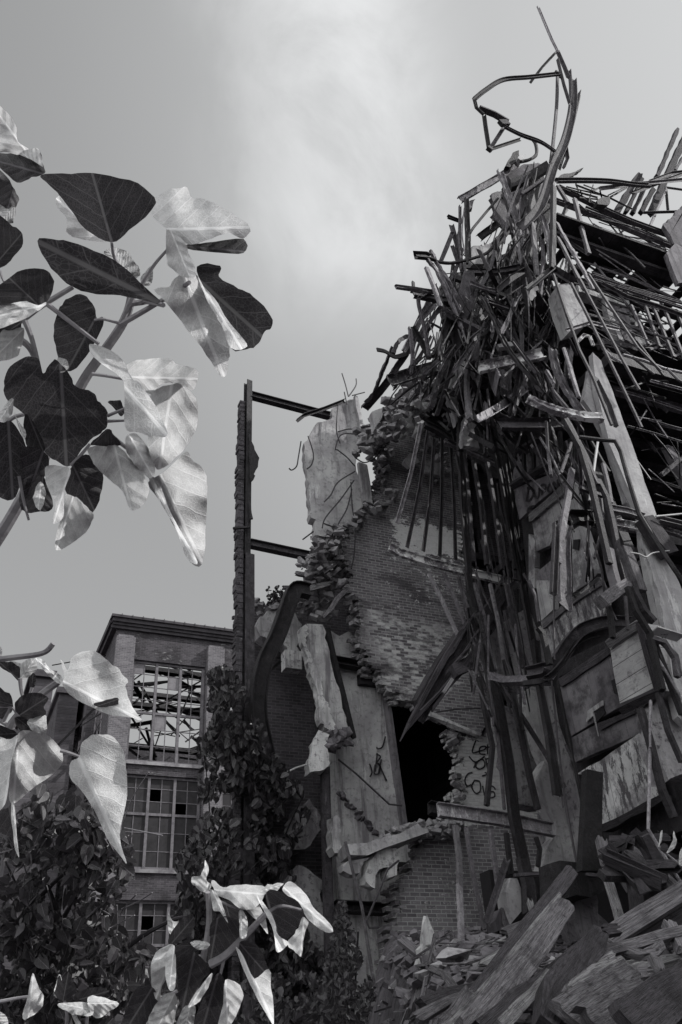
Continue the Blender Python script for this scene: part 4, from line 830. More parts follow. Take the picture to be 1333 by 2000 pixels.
# horizontal window-head beams and their fan of bars
s('steel_beam', 'C', 'paint_flaked', .40, .22, 'white flaked steel beam hung with a fan of bars, in front of the brick wall', 'R', [(-90, 1180, 13.6), (0, 1235, 13.6), (300, 1330, 13.6), (700, 1430, 13.6), (1120, 1530, 13.6)])
s('steel_beam', 'I', 'rust_pale', .26, .3, 'short rusty beam across the tops of the hanging bars', 'R', [(420, 200, 13.2), (600, 270, 13.2), (945, 430, 13.2)])
s('steel_beam', 'I', 'steel_black', .36, .36, 'black beam end at the upper left of the hanging bars', 'R', [(240, 40, 13.2), (360, 100, 13.2), (560, 240, 13.2)])
s('steel_beam', 'C', 'rust_pale', .44, .3, 'large horizontal channel beam low down beside the graffiti wall', 'F', [(95, 860, 12.6), (400, 905, 12.6), (680, 965, 12.6)])
s('steel_beam', 'C', 'steel_black', .4, .44, 'black broken end of the large low channel beam', 'F', [(50, 850, 12.8), (130, 870, 12.8)])
for i, (a, b, lab) in enumerate([((205, 30), (-20, 960), 'leftmost and palest of the fan of bars'), ((270, 90), (75, 1185), 'second bar of the fan'), ((325, 170), (225, 1220), 'third bar of the fan'), ((400, 120), (378, 1265), 'fourth bar of the fan, black and upright'), ((480, 240), (525, 1300), 'fifth bar of the fan')]):
    mid = ((a[0]+b[0])/2 + (18 if i < 3 else 8), (a[1]+b[1])/2, 13.45)
    s('hanging_bar', 'C', 'rust_pale' if i == 0 else 'rust_dark', .17 if i == 0 else .15, .1, lab+' above the white flaked beam', 'R', [(a[0], a[1], 13.4), mid, (b[0], b[1], 13.5)])
for i, (pts, w, lab) in enumerate([([(560, -40), (575, 400), (600, 900), (640, 1330), (660, 1619)], .24, 'long black girder hanging through the middle of the bars'), ([(600, 280), (640, 700), (690, 1320)], .17, 'bar close right of the long black girder'),
      ([(690, 380), (760, 800), (815, 1350)], .16, 'bar in front of the black void, left of centre'), ([(820, 400), (880, 760), (960, 1390)], .16, 'bar in front of the black void, right of centre'), ([(930, 460), (1000, 900), (1080, 1390)], .14, 'thin bar at the right of the black void'),
      ([(800, 0), (880, 240), (960, 560), (1020, 900), (1060, 1150), (1140, 1500)], .24, 'heavy bar bowing down along the right of the void'), ([(940, 100), (1000, 420), (1060, 800), (1090, 1100), (1160, 1560)], .26, 'heaviest dark upright edging the void on the right'),
      ([(530, 330), (590, 600), (600, 900)], .12, 'short leaning bar crossing the long black girder'), ([(740, 0), (800, 280), (830, 340)], .16, 'stub of a bar above the short rusty beam'), ([(690, 560), (760, 1250)], .04, 'thin cable in the black void, left one'), ([(840, 700), (835, 900), (850, 1150)], .04, 'thin cable in the black void, right one')]):
    s('hanging_bar' if w > .05 else 'cable', 'I' if w > .2 else ('box' if w > .05 else 'rod'), 'steel_black' if i in (0, 5, 6, 8) else 'rust_dark', w, w, lab, 'R', [(x, y, 12.9 if i not in (9, 10) else 17) for x, y in pts])
# below the white flaked beam
for i, (pts, w, mt, lab) in enumerate([([(180, 0), (290, 220), (470, 620)], .14, 'rust_pale', 'leftmost bar running down right below the white flaked beam'), ([(320, 0), (430, 250), (560, 580), (650, 780)], .15, 'rust_mid', 'second bar running down right below the white flaked beam'),
      ([(460, 30), (520, 280), (620, 620), (700, 840)], .15, 'rust_dark', 'third bar running down right below the white flaked beam'), ([(540, 0), (600, 350), (690, 700), (760, 950)], .25, 'steel_black', 'thick black bar in the bundle below the white flaked beam'),
      ([(600, 90), (690, 400), (740, 700), (800, 900)], .16, 'rust_mid', 'paler bar of the bundle below the white flaked beam'), ([(750, 100), (820, 420), (890, 900)], .14, 'rust_pale', 'bright edged bar right of the bundle'), ([(900, 110), (960, 420), (1050, 880)], .15, 'rust_dark', 'bar ending on the curved steel band'),
      ([(1050, 100), (1110, 430), (1190, 860)], .26, 'steel_black', 'heavy dark girder ending on the curved steel band'), ([(1060, 0), (1150, 140), (1190, 330), (1220, 460)], .1, 'rust_mid', 'thin bent iron right of the heavy girder'), ([(1230, 500), (1290, 850)], .16, 'steel_black', 'short black upright right of the heavy girder'),
      ([(1160, 0), (1180, 200), (1215, 460)], .05, 'wire', 'thin wire beside the pale boards')]):
    s('hanging_bar', 'I' if w > .2 else 'box', mt, w, w*.8, lab, 'T', [(x, y, 12.7) for x, y in pts])
# lower legs (view F)
for i, (pts, w, mt, lab) in enumerate([([(300, 190), (340, 400), (370, 540), (340, 840)], .17, 'rust_dark', 'bar in front of the graffiti, left one'), ([(350, 220), (400, 520), (430, 860)], .1, 'rust_mid', 'thin bar right of the graffiti'),
      ([(330, 60), (400, 330), (450, 620), (480, 900), (540, 1180), (570, 1290)], .36, 'steel_black', 'longest black girder reaching down to the rubble'), ([(470, 270), (520, 500), (560, 700), (600, 860)], .2, 'steel_black', 'black upright over the stucco strip'),
      ([(590, 0), (610, 240), (660, 500), (700, 790)], .27, 'steel_black', 'black girder with a broken foot in front of the pale pier'), ([(330, 150), (430, 260), (540, 420), (640, 580), (730, 740)], .16, 'rust_dark', 'slanting brace crossing to the foot of the black girder'),
      ([(670, 210), (700, 500), (740, 820), (800, 1150)], .05, 'wire', 'long thin cable in front of the pale pier'), ([(700, 210), (760, 520), (830, 850)], .08, 'steel_black', 'thin iron edging the grey panels on the left'), ([(740, 530), (790, 640), (830, 850)], .07, 'rust_dark', 'second thin iron edging the grey panels'),
      ([(180, 940), (200, 1100), (205, 1299)], .17, 'rust_pale', 'leftmost of the bars standing against the low brick wall'), ([(235, 950), (255, 1080), (290, 1299)], .12, 'rust_mid', 'crooked second bar against the low brick wall'), ([(360, 960), (375, 1080), (405, 1299)], .15, 'rust_mid', 'third bar against the low brick wall'),
      ([(440, 980), (465, 1190)], .16, 'steel_black', 'black stub right of the bars against the low brick wall'), ([(590, 1000), (610, 1060), (600, 1150)], .14, 'rust_dark', 'short iron under the large low channel beam'), ([(720, 790), (728, 850)], .04, 'wire', 'wire tip under the broken foot of the black girder'),
      ([(1172, 310), (1168, 600), (1160, 960), (1220, 1060), (1330, 1240)], .07, 'rust_pale', 'thin pale cable hanging from the timber box and kinking right'), ([(1120, 350), (1170, 520), (1230, 760), (1290, 900)], .18, 'steel_black', 'dark bar right of the white peeling wall'),
      ([(1210, 270), (1260, 460), (1330, 620)], .14, 'rust_dark', 'bar over the mottled wall piece'), ([(1160, 0), (1200, 130), (1230, 260)], .16, 'wood_charred', 'charred corner post of the timber box'), ([(1200, 80), (1333, 330)], .06, 'rust_pale', 'thin bright pipe right of the timber box'),
      ([(1190, 10), (1333, 380)], .16, 'steel_black', 'thick dark bar right of the timber box'), ([(1220, 0), (1300, 80), (1320, 180)], .14, 'rust_mid', 'curved pipe at the right edge beside the timber box')]):
    s('hanging_bar', 'I' if w > .2 else ('rod' if w < .09 else 'box'), mt, w, w*.85, lab, 'F', [(x, y, (12.3 if x < 650 else 10.2) if x < 900 else 8.0) for x, y in pts])
s('hanging_bar', 'box', 'rust_pale', .17, .14, 'lower half of the leftmost bar against the low brick wall', 'H', [(200, 330, 12.3), (208, 480, 12.2), (212, 650, 12.0)])
s('hanging_bar', 'box', 'rust_mid', .12, .1, 'lower half of the crooked bar against the low brick wall', 'H', [(285, 340, 12.3), (330, 560, 12.2)])
s('hanging_bar', 'box', 'rust_mid', .14, .12, 'lower half of the third bar against the low brick wall', 'H', [(400, 320, 12.3), (425, 440, 12.2), (445, 560, 12.0)])
s('steel_angle', 'L', 'rust_dark', .14, .12, 'dark iron leaning against the foot of the low brick wall', 'H', [(445, 200, 12.2), (400, 340, 12.0), (340, 520, 11.8)])
s('hanging_bar', 'I', 'steel_black', .36, .34, 'thick black girder foot standing in the rubble', 'H', [(520, 200, 11.8), (555, 350, 11.7), (560, 490, 11.6)])
s('steel_rail', 'box', 'rust_dark', .1, .1, 'low horizontal rail in front of the pale pier foot', 'H', [(480, 285, 11), (700, 275, 11), (850, 282, 10), (1010, 302, 9.6)])
# curved band and box beam
s('curved_band', 'C', 'rust_dark', .34, .30, 'wide curved steel band arching across the partition wall', 'U', [(-20, 865, 9.6), (130, 830, 9.4), (230, 770, 9.2), (320, 640, 9.1), (430, 510, 9.0), (560, 450, 9.0), (700, 420, 9.0), (900, 430, 9.0)], smooth=True)
s('curved_band', 'C', 'steel_black', .16, .22, 'lower lip of the curved steel band, bending back under it', 'U', [(-30, 955, 9.7), (100, 935, 9.4), (200, 880, 9.2), (290, 780, 9.1), (380, 640, 9.1), (480, 560, 9.1), (600, 530, 9.1)], smooth=True)
s('steel_beam', 'C', 'rust_mid', .24, .42, 'box shaped beam end with a pale flaked face, joined to the curved band', 'T', [(760, 950, 11.8), (900, 1000, 11.5), (1100, 1000, 10.6), (1333, 930, 9.8)])
# charred timbers
s('charred_timber', 'plank', 'wood_charred', .55, .4, 'big charred splintered timber slanting over the black opening', 'T', [(520, 560, 12.8), (330, 850, 13.0), (120, 1230, 13.3)], jit=.02, ragged=.3)
s('charred_timber', 'plank', 'wood_charred', .22, .2, 'splintered strip along the lower side of the big charred timber', 'T', [(600, 760, 12.5), (420, 960, 12.7), (170, 1260, 13.1)], jit=.02, ragged=.4)
s('charred_timber', 'plank', 'wood_dark', .14, .12, 'thin splintered strip along the upper side of the big charred timber', 'T', [(440, 620, 12.7), (260, 920, 12.9), (90, 1220, 13.2)], jit=.02, ragged=.4)
s('charred_timber', 'plank', 'wood_dark', .12, .1, 'loose sliver standing off the big charred timber near its head', 'T', [(570, 640, 12.4), (480, 780, 12.5), (360, 900, 12.7)], jit=.02, ragged=.4)
s('charred_timber', 'plank', 'wood_charred', .5, .3, 'second charred timber behind the bundle of bars', 'T', [(880, 130, 13.4), (700, 420, 13.3), (560, 640, 13.2)], jit=.02, ragged=.25)
s('charred_timber', 'plank', 'wood_dark', .3, .25, 'narrow charred timber beside the bars', 'T', [(940, 180, 13.5), (720, 560, 13.4)], jit=.03, ragged=.2)
s('timber_block', 'box', 'wood_dark', .5, .3, 'squared timber block with a pale worn edge lying on the charred timber', 'T', [(400, 910, 12.6), (620, 810, 12.6)], jit=.02)
s('wood_splinter', 'box', 'wood_pale', .12, .08, 'small pale splinter on the charred timber', 'T', [(315, 1110, 12.5), (400, 980, 12.5)])
s('concrete_ledge', 'box', 'concrete_pale', .22, .2, 'thin pale ledge slanting under the dark brick patch', 'T', [(170, 1310, 15.7), (400, 1410, 15.7), (650, 1510, 15.7)], jit=.03)
s('concrete_lump', 'box', 'concrete_dark', .3, .3, 'rough lump at the left tip of the pale ledge', 'T', [(80, 1310, 15.6), (160, 1370, 15.6)], jit=.06)
s('steel_rod', 'rod', 'wire', .05, .05, 'thin dark rod across the dark brick patch', 'T', [(250, 1290, 15.6), (450, 1260, 15.6), (660, 1255, 15.6)])
# fallen folded steel by the partition (channel with curled foot)
s('folded_channel', 'C', 'rust_mid', .5, .18, 'wide folded steel channel with a curled foot hanging in front of the pale boards', 'S', [(320, 880, 8.5), (300, 1100, 8.5), (310, 1300, 8.5), (310, 1500, 8.5), (320, 1620, 8.45)], roll=.2)
s('folded_channel', 'C', 'rust_dark', .18, .2, 'thin left flange of the wide folded channel', 'S', [(240, 900, 8.3), (235, 1100, 8.3), (225, 1300, 8.3), (215, 1511, 8.3)])
s('hanging_bar', 'box', 'rust_mid', .2, .12, 'knobbly iron bar leaning on the pale boards above the folded channel', 'S', [(375, 430, 8.6), (345, 650, 8.5), (300, 900, 8.4), (255, 1240, 8.4)])
s('steel_beam', 'C', 'steel_black', .42, .4, 'short black channel stub beside the wide folded channel', 'S', [(380, 845, 8.6), (560, 850, 8.8)])
for i, (pts, w, mt, lab) in enumerate([([(310, 0), (450, 250), (540, 550), (620, 900), (700, 1250)], .2, 'steel_black', 'long black bar left of the column, curving down'), ([(330, -10), (500, 320), (560, 480), (600, 560)], .14, 'rust_dark', 'dark bar crossing the top of the long black one'),
      ([(600, 520), (680, 680), (730, 900), (800, 1250), (840, 1400)], .18, 'rust_dark', 'dark bar bending down beside the white painted beam'), ([(645, 380), (690, 560), (715, 720)], .13, 'rust_pale', 'pale round ended bar left of the column'),
      ([(600, 190), (580, 330), (530, 700)], .07, 'white_paint', 'bright thin pipe left of the column'), ([(640, 950), (740, 1180), (790, 1300)], .12, 'rust_dark', 'thin iron under the white painted beam'), ([(750, 830), (770, 1100), (775, 1300)], .07, 'frame_steel', 'thin pale strip below the white painted beam'),
      ([(540, 180), (640, 360), (700, 450)], .1, 'steel_black', 'short black iron over the pale round ended bar'), ([(440, 590), (640, 660)], .14, 'rust_dark', 'dark cross iron left of the column break'), ([(95, 150), (200, 320), (300, 540)], .07, 'rust_pale', 'thin straight lath over the graffiti piece'),
      ([(20, 110), (110, 340), (180, 520), (300, 790)], .04, 'wire', 'thin cable over the graffiti piece'), ([(370, 200), (280, 460)], .1, 'rust_mid', 'slanting lath right of the graffiti piece'), ([(840, 150), (900, 300), (960, 380), (1060, 520)], .05, 'wire', 'thin wire in the dark beside the column')]):
    s('hanging_bar', 'box', mt, w, w*.8, lab, 'S', [(x, y, 8.4+.03*i) for x, y in pts])
for i, (pts, w, mt, lab) in enumerate([([(860, 120), (930, 330), (1050, 520), (1110, 800), (1160, 1010)], .17, 'steel_black', 'black bar along the right edge of the timber box'), ([(900, 120), (1000, 320), (1090, 420)], .2, 'rust_dark', 'thick short bar above the timber box'), ([(840, 200), (850, 330), (860, 490)], .08, 'rust_mid', 'slim upright above the timber box'),
      ([(700, 300), (720, 450), (730, 560)], .14, 'steel_black', 'dark upright left above the timber box'), ([(220, 0), (218, 300), (225, 750)], .045, 'wire', 'long straight cable in front of the peeling wall'), ([(80, 470), (120, 520), (185, 790)], .15, 'steel_black', 'short black bar left of the peeling wall'),
      ([(0, 60), (60, 200), (90, 420)], .08, 'rust_mid', 'thin bent iron left of the pale boards'), ([(400, 200), (520, 120), (600, 40)], .09, 'steel_black', 'black iron strip along the top rail of the peeling wall'), ([(1060, 560), (1180, 600), (1270, 740), (1290, 900)], .16, 'rust_mid', 'bowed pipe under the white board at the right edge'),
      ([(1110, 720), (1220, 900), (1333, 1090)], .06, 'rust_pale', 'thin bright rod falling right beside the timber box'), ([(1060, 1100), (1050, 1300), (1055, 1511)], .05, 'rust_pale', 'thin rod hanging under the timber box'), ([(700, 280), (760, 410)], .07, 'rust_mid', 'short lath under the thick timber block')]):
    s('hanging_bar', 'box' if w > .06 else 'rod', mt, w, w*.85, lab, 'U', [(x, y, 7.9 if x > 600 else 8.6) for x, y in pts])
for (a, k) in S:
    nm = a[0]; lab = a[5]; beam(*a, cat=nm.replace('_', ' ') if nm != 'hanging_bar' else 'bar', group=('bars hanging in the ruin' if nm == 'hanging_bar' else None), **k)

# bent truss at the very top
tr = empty('bent_truss', (10, 9, 20), 'bent roof truss curling up against the sky like a hook', 'truss')
T_ = [
 ('mast', 'C', 'rust_mid', .40, .30, [(600, 1030), (690, 930), (750, 750), (800, 640), (830, 520), (838, 430), (835, 350)]),
 ('mast', 'L', 'rust_dark', .16, .22, [(780, 760), (830, 600), (860, 480), (872, 420)]),
 ('mast', 'L', 'rust_dark', .13, .16, [(825, 470), (800, 390), (770, 270)]),
 ('mast', 'L', 'rust_dark', .10, .14, [(820, 315), (826, 380), (828, 470)]),
 ('mast', 'L', 'rust_pale', .10, .14, [(800, 640), (812, 720), (795, 760)]),
 ('top_arm', 'C', 'rust_pale', .18, .14, [(678, 32), (740, 180), (768, 235)]),
 ('top_arm', 'L', 'rust_dark', .14, .14, [(765, 230), (800, 310), (815, 350)]),
 ('diagonal', 'L', 'steel_black', .12, .12, [(760, 235), (700, 300), (645, 372)]),
 ('chord', 'C', 'steel_black', .2, .2, [(775, 335), (640, 350), (520, 362), (440, 408), (388, 450)]),
 ('chord', 'C', 'steel_black', .12, .2, [(388, 450), (398, 490), (430, 520)]),
 ('chord', 'box', 'rust_mid', .14, .30, [(410, 492), (480, 520), (540, 555)]),
 ('chord', 'C', 'rust_dark', .24, .18, [(525, 575), (600, 612), (690, 645), (755, 688)]),
 ('diagonal', 'L', 'steel_black', .12, .12, [(432, 520), (440, 580), (455, 675)]),
 ('diagonal', 'L', 'rust_dark', .15, .15, [(525, 575), (490, 630), (460, 675)]),
 ('diagonal', 'L', 'steel_black', .1, .1, [(455, 680), (530, 655), (600, 632)]),
 ('post', 'box', 'rust_dark', .15, .12, [(766, 340), (762, 480), (745, 660), (735, 740)]),
 ('loop', 'rod', 'steel_black', .14, .14, [(640, 622), (665, 650), (670, 700), (640, 725), (600, 735)]),
 ('gusset', 'box', 'steel_black', .3, .2, [(448, 670), (468, 685)]),
 ('gusset', 'box', 'steel_black', .34, .22, [(505, 560), (540, 560)]),
 ('gusset', 'box', 'steel_black', .2, .2, [(755, 325), (785, 350)]),
]
for i, (n, k, mt, w, h, pts) in enumerate(T_): beam(n, k, mt, w, h, None, 'A', [(x, y, 9.0+.15*math.sin(i*2.1)) for x, y in pts], parent=tr, smooth=len(pts) > 3)
# traced members of the crown
c0 = [
 ('I', 'rust_pale', .30, .30, 'pale girder sloping along the top left skyline of the tangle', 'M', [(545, 510, 10.4), (850, 335, 10.2), (980, 245, 10.2)]),
 ('box', 'steel_black', .5, .4, 'ragged dark mass of steel crowning the tangle beside the bent truss', 'M', [(920, 410, 10.2), (1100, 330, 10.0), (1230, 250, 9.8)]),
 ('C', 'rust_pale', .36, .2, 'broad pale upright plate below the top girder', 'M', [(850, 290, 10), (900, 430, 10), (960, 600, 10), (1000, 700, 10)]),
 ('I', 'rust_dark', .22, .2, 'dark leaning girder behind the broad pale plate', 'M', [(880, 430, 10.6), (930, 620, 10.6), (950, 750, 10.6)]),
 ('box', 'rust_mid', .2, .16, 'short pale bar across the foot of the bent truss', 'M', [(1015, 470, 9.7), (1190, 350, 9.5)]),
 ('C', 'rust_pale', .24, .16, 'bent hanging channel under the foot of the truss', 'M', [(1100, 600, 9.7), (1030, 690, 9.7), (1010, 850, 9.7), (1035, 1030, 9.7)]),
 ('rod', 'steel_black', .1, .1, 'long thin rod looping down across the tangle from the skyline', 'M', [(835, 500, 9.9), (700, 660, 9.9), (620, 770, 9.9), (600, 900, 9.9), (600, 1000, 9.9)]),
 ('rod', 'steel_black', .12, .12, 'long swept pipe curving up from the left bundle', 'M', [(370, 985, 10), (480, 995, 10), (640, 960, 9.9), (760, 910, 9.9), (840, 800, 9.8), (900, 690, 9.8)]),
 ('I', 'steel_black', .34, .3, 'black girder stub behind the open triangle of sky', 'M', [(690, 800, 11), (840, 690, 11)]),
 ('C', 'rust_dark', .2, .2, 'dark upright at the left of the open triangle of sky', 'M', [(595, 500, 10.2), (600, 700, 10.2), (610, 960, 10.1)]),
 ('C', 'rust_mid', .13, .13, 'slim upright left of the sky triangle', 'M', [(545, 560, 10.1), (540, 760, 10.1), (560, 1050, 10.1)]),
 ('L', 'rust_mid', .12, .12, 'outermost slanting iron on the left skyline', 'M', [(480, 700, 10.2), (520, 850, 10.2), (560, 1060, 10.2)]),
 ('L', 'rust_dark', .12, .12, 'lattice leg spreading left from the skyline', 'M', [(490, 760, 10.2), (440, 880, 10.2), (400, 980, 10.2)]),
 ('L', 'rust_dark', .08, .08, 'thin lattice leg inside the left skyline', 'M', [(485, 860, 10.2), (530, 1000, 10.2)]),
 ('C', 'rust_dark', .2, .16, 'short rail end jutting left below the skyline', 'M', [(450, 640, 10.2), (560, 680, 10.2)]),
 ('C', 'steel_black', .3, .24, 'splayed black beam end jutting left halfway down the tangle', 'M', [(205, 935, 9.6), (300, 940, 9.7), (340, 960, 9.8)]),
 ('box', 'rust_mid', .16, .12, 'bar of the left bundle, outer', 'M', [(290, 960, 9.7), (380, 1080, 9.7), (480, 1300, 9.7), (560, 1500, 9.7)]),
 ('box', 'rust_mid', .16, .12, 'bar of the left bundle, inner', 'M', [(320, 900, 9.8), (400, 1050, 9.8), (500, 1200, 9.8), (560, 1380, 9.8)]),
 ('box', 'rust_pale', .18, .1, 'perforated pale bar in front of the left bundle', 'M', [(290, 1030, 9.5), (340, 1160, 9.5), (400, 1330, 9.5)]),
 ('L', 'rust_mid', .12, .12, 'third bar of the left bundle', 'M', [(370, 1040, 9.7), (450, 1200, 9.7), (530, 1360, 9.7)]),
 ('C', 'rust_pale', .16, .14, 'flat stepped rail jutting furthest left into the sky', 'M', [(55, 1175, 9.6), (200, 1195, 9.6), (360, 1220, 9.7)]),
 ('I', 'rust_dark', .3, .26, 'dark girder under the stepped rail', 'M', [(185, 1230, 9.8), (380, 1275, 9.9), (480, 1290, 9.9)]),
 ('box', 'steel_black', .12, .1, 'small upright peg on the stepped rail', 'M', [(185, 1140, 9.7), (190, 1210, 9.7)]),
 ('I', 'rust_mid', .3, .28, 'long horizontal girder crossing the middle of the tangle', 'M', [(600, 1060, 10.1), (780, 1070, 10), (1020, 1030, 9.9)]),
 ('L', 'rust_dark', .18, .16, 'dark angle falling left across the middle of the tangle', 'M', [(1220, 1050, 9.4), (1060, 1190, 9.4), (1040, 1260, 9.4)]),
 ('C', 'rust_pale', .26, .14, 'pale curved plate below the middle girder', 'M', [(620, 1150, 9.6), (740, 1195, 9.6), (830, 1215, 9.6)]),
 ('L', 'rust_dark', .18, .16, 'dark angle rising right from the curved plate', 'M', [(830, 1200, 9.5), (940, 1110, 9.5), (1040, 1050, 9.5)]),
 ('box', 'rust_dark', .22, .2, 'dark straight post down the middle of the tangle below the bent truss', 'N', [(215, 470, 8.7), (210, 800, 8.7), (205, 1180, 8.7)]),
 ('L', 'rust_dark', .2, .2, 'dark angle spreading right at the foot of the middle post', 'N', [(205, 1170, 8.7), (300, 1230, 8.6), (400, 1290, 8.6)]),
 ('L', 'rust_dark', .2, .2, 'dark angle spreading left at the foot of the middle post', 'N', [(205, 1170, 8.7), (100, 1260, 8.7), (0, 1340, 8.7)]),
 ('box', 'rust_pale', .2, .14, 'pale straight bar hanging left of the middle post', 'N', [(30, 780, 9), (50, 980, 9), (75, 1240, 9)]),
 ('C', 'rust_pale', .26, .16, 'broad hanging channel close left of the middle post', 'N', [(80, 640, 9.2), (140, 800, 9.1), (180, 960, 9.1), (190, 1120, 9.1)]),
 ('box', 'rust_pale', .16, .12, 'long pale brace right of the middle post, upper', 'N', [(240, 780, 8.7), (340, 960, 8.7), (440, 1130, 8.6), (560, 1360, 8.6)]),
 ('box', 'rust_pale', .18, .12, 'long pale brace right of the middle post, lower', 'N', [(250, 900, 8.7), (350, 1100, 8.6), (480, 1360, 8.6)]),
 ('box', 'rust_dark', .2, .14, 'thick brace from the truss foot to the upper roof girder', 'N', [(250, 460, 9), (340, 610, 9)]),
 ('L', 'rust_mid', .08, .08, 'thin slanting rod behind the roof girders', 'N', [(330, 620, 9.4), (270, 800, 9.4)]),
 ('rod', 'rust_dark', .07, .07, 'thin long rod behind the diagonal timber strut', 'N', [(820, 850, 9.8), (600, 1030, 9.8)]),
 # lower tangle, view O
 ('box', 'rust_pale', .22, .16, 'long pale leaning post left of the brick wall top', 'O', [(660, 420, 10.6), (590, 640, 10.8), (520, 840, 11), (480, 1000, 11.2)]),
 ('box', 'rust_mid', .18, .14, 'second leaning post right beside the long pale one', 'O', [(650, 620, 10.9), (590, 860, 11.1), (520, 1060, 11.3)]),
 ('box', 'concrete_dark', .3, .25, 'rough grey end piece at the knot of the tangle', 'O', [(720, 350, 9.9), (880, 430, 9.9)]),
 ('C', 'rust_mid', .2, .16, 'bent channel from the left bundle into the knot', 'O', [(500, 50, 9.6), (560, 210, 9.6), (640, 290, 9.6), (720, 340, 9.7)]),
 ('C', 'rust_mid', .16, .14, 'slanting bar pair crossing left below the bundle, upper', 'O', [(560, 220, 10), (450, 380, 10.2), (380, 500, 10.3)]),
 ('C', 'rust_pale', .18, .14, 'slanting bar pair crossing left below the bundle, lower', 'O', [(520, 210, 10.1), (400, 330, 10.2), (270, 570, 10.4)]),
 ('C', 'rust_dark', .24, .16, 'dark bar following the left skyline below the stepped rail', 'O', [(470, 190, 10.3), (380, 360, 10.4), (300, 560, 10.6), (190, 740, 10.8)]),
 ('C', 'rust_mid', .14, .12, 'hooked bar hanging free left of the slanting pair', 'O', [(490, 110, 9.8), (400, 150, 9.8), (385, 210, 9.8), (430, 400, 9.9), (465, 610, 10)]),
 ('L', 'steel_black', .14, .12, 'black bar crossing behind the hooked one', 'O', [(335, 380, 10.2), (400, 490, 10.2), (470, 630, 10.2)]),
 ('C', 'rust_mid', .16, .14, 'short upright with a notched top left of the slanting pair', 'O', [(320, 395, 10.2), (335, 540, 10.2), (350, 680, 10.3)]),
 ('box', 'steel_black', .2, .06, 'flat curling strap reaching left into the sky', 'O', [(65, 560, 10.5), (130, 575, 10.5), (200, 615, 10.5), (280, 595, 10.6), (330, 560, 10.7)]),
 ('box', 'rust_dark', .16, .08, 'flat strap arching above the curling one', 'O', [(190, 590, 10.5), (230, 500, 10.5), (320, 450, 10.6), (360, 460, 10.6)]),
 ('C', 'rust_mid', .13, .12, 'outer bar sloping down left to the plaster slab, upper', 'O', [(185, 540, 10.8), (110, 720, 11.2), (40, 890, 11.6), (-20, 960, 12)]),
 ('I', 'rust_dark', .3, .24, 'dark girder sloping down left to the plaster slab', 'O', [(190, 745, 11.2), (90, 880, 11.8), (-30, 1010, 12.4)]),
 ('C', 'paint_flaked', .5, .3, 'pale faced girder lying above the rubble slope', 'O', [(165, 800, 11), (350, 740, 10.9), (530, 690, 10.8)]),
 ('C', 'paint_flaked', .42, .3, 'heavy mottled girder across the lower tangle, right of centre', 'O', [(840, 700, 9.6), (1080, 650, 9.4), (1340, 590, 9.2)]),
 ('C', 'rust_dark', .42, .3, 'dark horizontal girder above the graffiti wall piece', 'E', [(330, 80, 9.6), (500, 82, 9.5), (700, 78, 9.4)]),
 ('I', 'paint_flaked', .28, .32, 'pale flaked beam slanting down right to the column', 'Q', [(-10, 1060, 8.6), (200, 1150, 8.5), (440, 1210, 8.4), (640, 1230, 8.3)]),
 ('C', 'rust_mid', .3, .2, 'broad brown plate sweeping down to the pale flaked beam', 'Q', [(200, 620, 8.7), (250, 830, 8.6), (350, 1020, 8.5), (520, 1250, 8.4)]),
 ('box', 'rust_pale', .12, .1, 'bright thin bar left of the column, above the flaked beam', 'Q', [(300, 620, 8.6), (360, 800, 8.6), (440, 1050, 8.5)]),
 ('C', 'rust_dark', .2, .16, 'long dark bar falling from the knot to the pale flaked beam', 'O', [(870, 150, 9.3), (960, 330, 9.2), (1080, 570, 9.1), (1340, 900, 9.0)]),
 ('C', 'rust_dark', .18, .16, 'long dark bar parallel below, crossing the heavy mottled girder', 'O', [(1000, 330, 9.3), (1140, 540, 9.2), (1290, 740, 9.1)]),
 ('C', 'rust_mid', .26, .16, 'curved scoop shaped plate right of the knot', 'O', [(920, 190, 9.5), (1020, 230, 9.5), (1130, 265, 9.5)]),
 ('I', 'steel_black', .26, .3, 'black upright girder behind the pale triangular sheet', 'O', [(745, 720, 11), (725, 950, 11.2), (700, 1340, 11.6)]),
 ('box', 'rust_dark', .22, .2, 'dark upright below the heavy mottled girder', 'O', [(950, 740, 10.2), (980, 900, 10.3), (1010, 1080, 10.4)]),
 ('I', 'concrete_dark', .5, .4, 'stained block hanging under the heavy mottled girder', 'O', [(1040, 720, 9.8), (1035, 860, 9.8)]),
 ('C', 'rust_dark', .2, .2, 'dark slanting girder right of the triangular sheet', 'O', [(790, 800, 10.6), (870, 960, 10.8), (940, 1200, 11), (980, 1340, 11)]),
 ('rod', 'wire', .05, .05, 'thin cable falling from the knot to the lower left', 'O', [(885, 385, 9.4), (720, 520, 9.6), (660, 590, 9.8)]),
 ('box', 'rust_mid', .24, .2, 'brown upright plank right below the knot', 'O', [(830, 440, 9.9), (810, 660, 10)]),
 ('box', 'rust_mid', .2, .16, 'brown upright plank further right below the knot', 'O', [(1080, 350, 9.8), (1130, 480, 9.8), (1170, 550, 9.8)]),
 ('box', 'concrete', .2, .24, 'small pale block above the heavy mottled girder', 'O', [(990, 545, 9.6), (1110, 525, 9.5)]),
]
for (k, mt, w, h, lab, v, pts) in c0:
    wood_ = 'timber' in lab or 'plank' in lab
    rag = .12 if 'splayed' in lab or 'ragged' in lab else 0
    beam('twisted_beam', k, mt, w, h, lab, v, pts, 'beam', jit=.012 if len(pts) < 5 else .0, smooth=len(pts) > 3, ragged=rag)
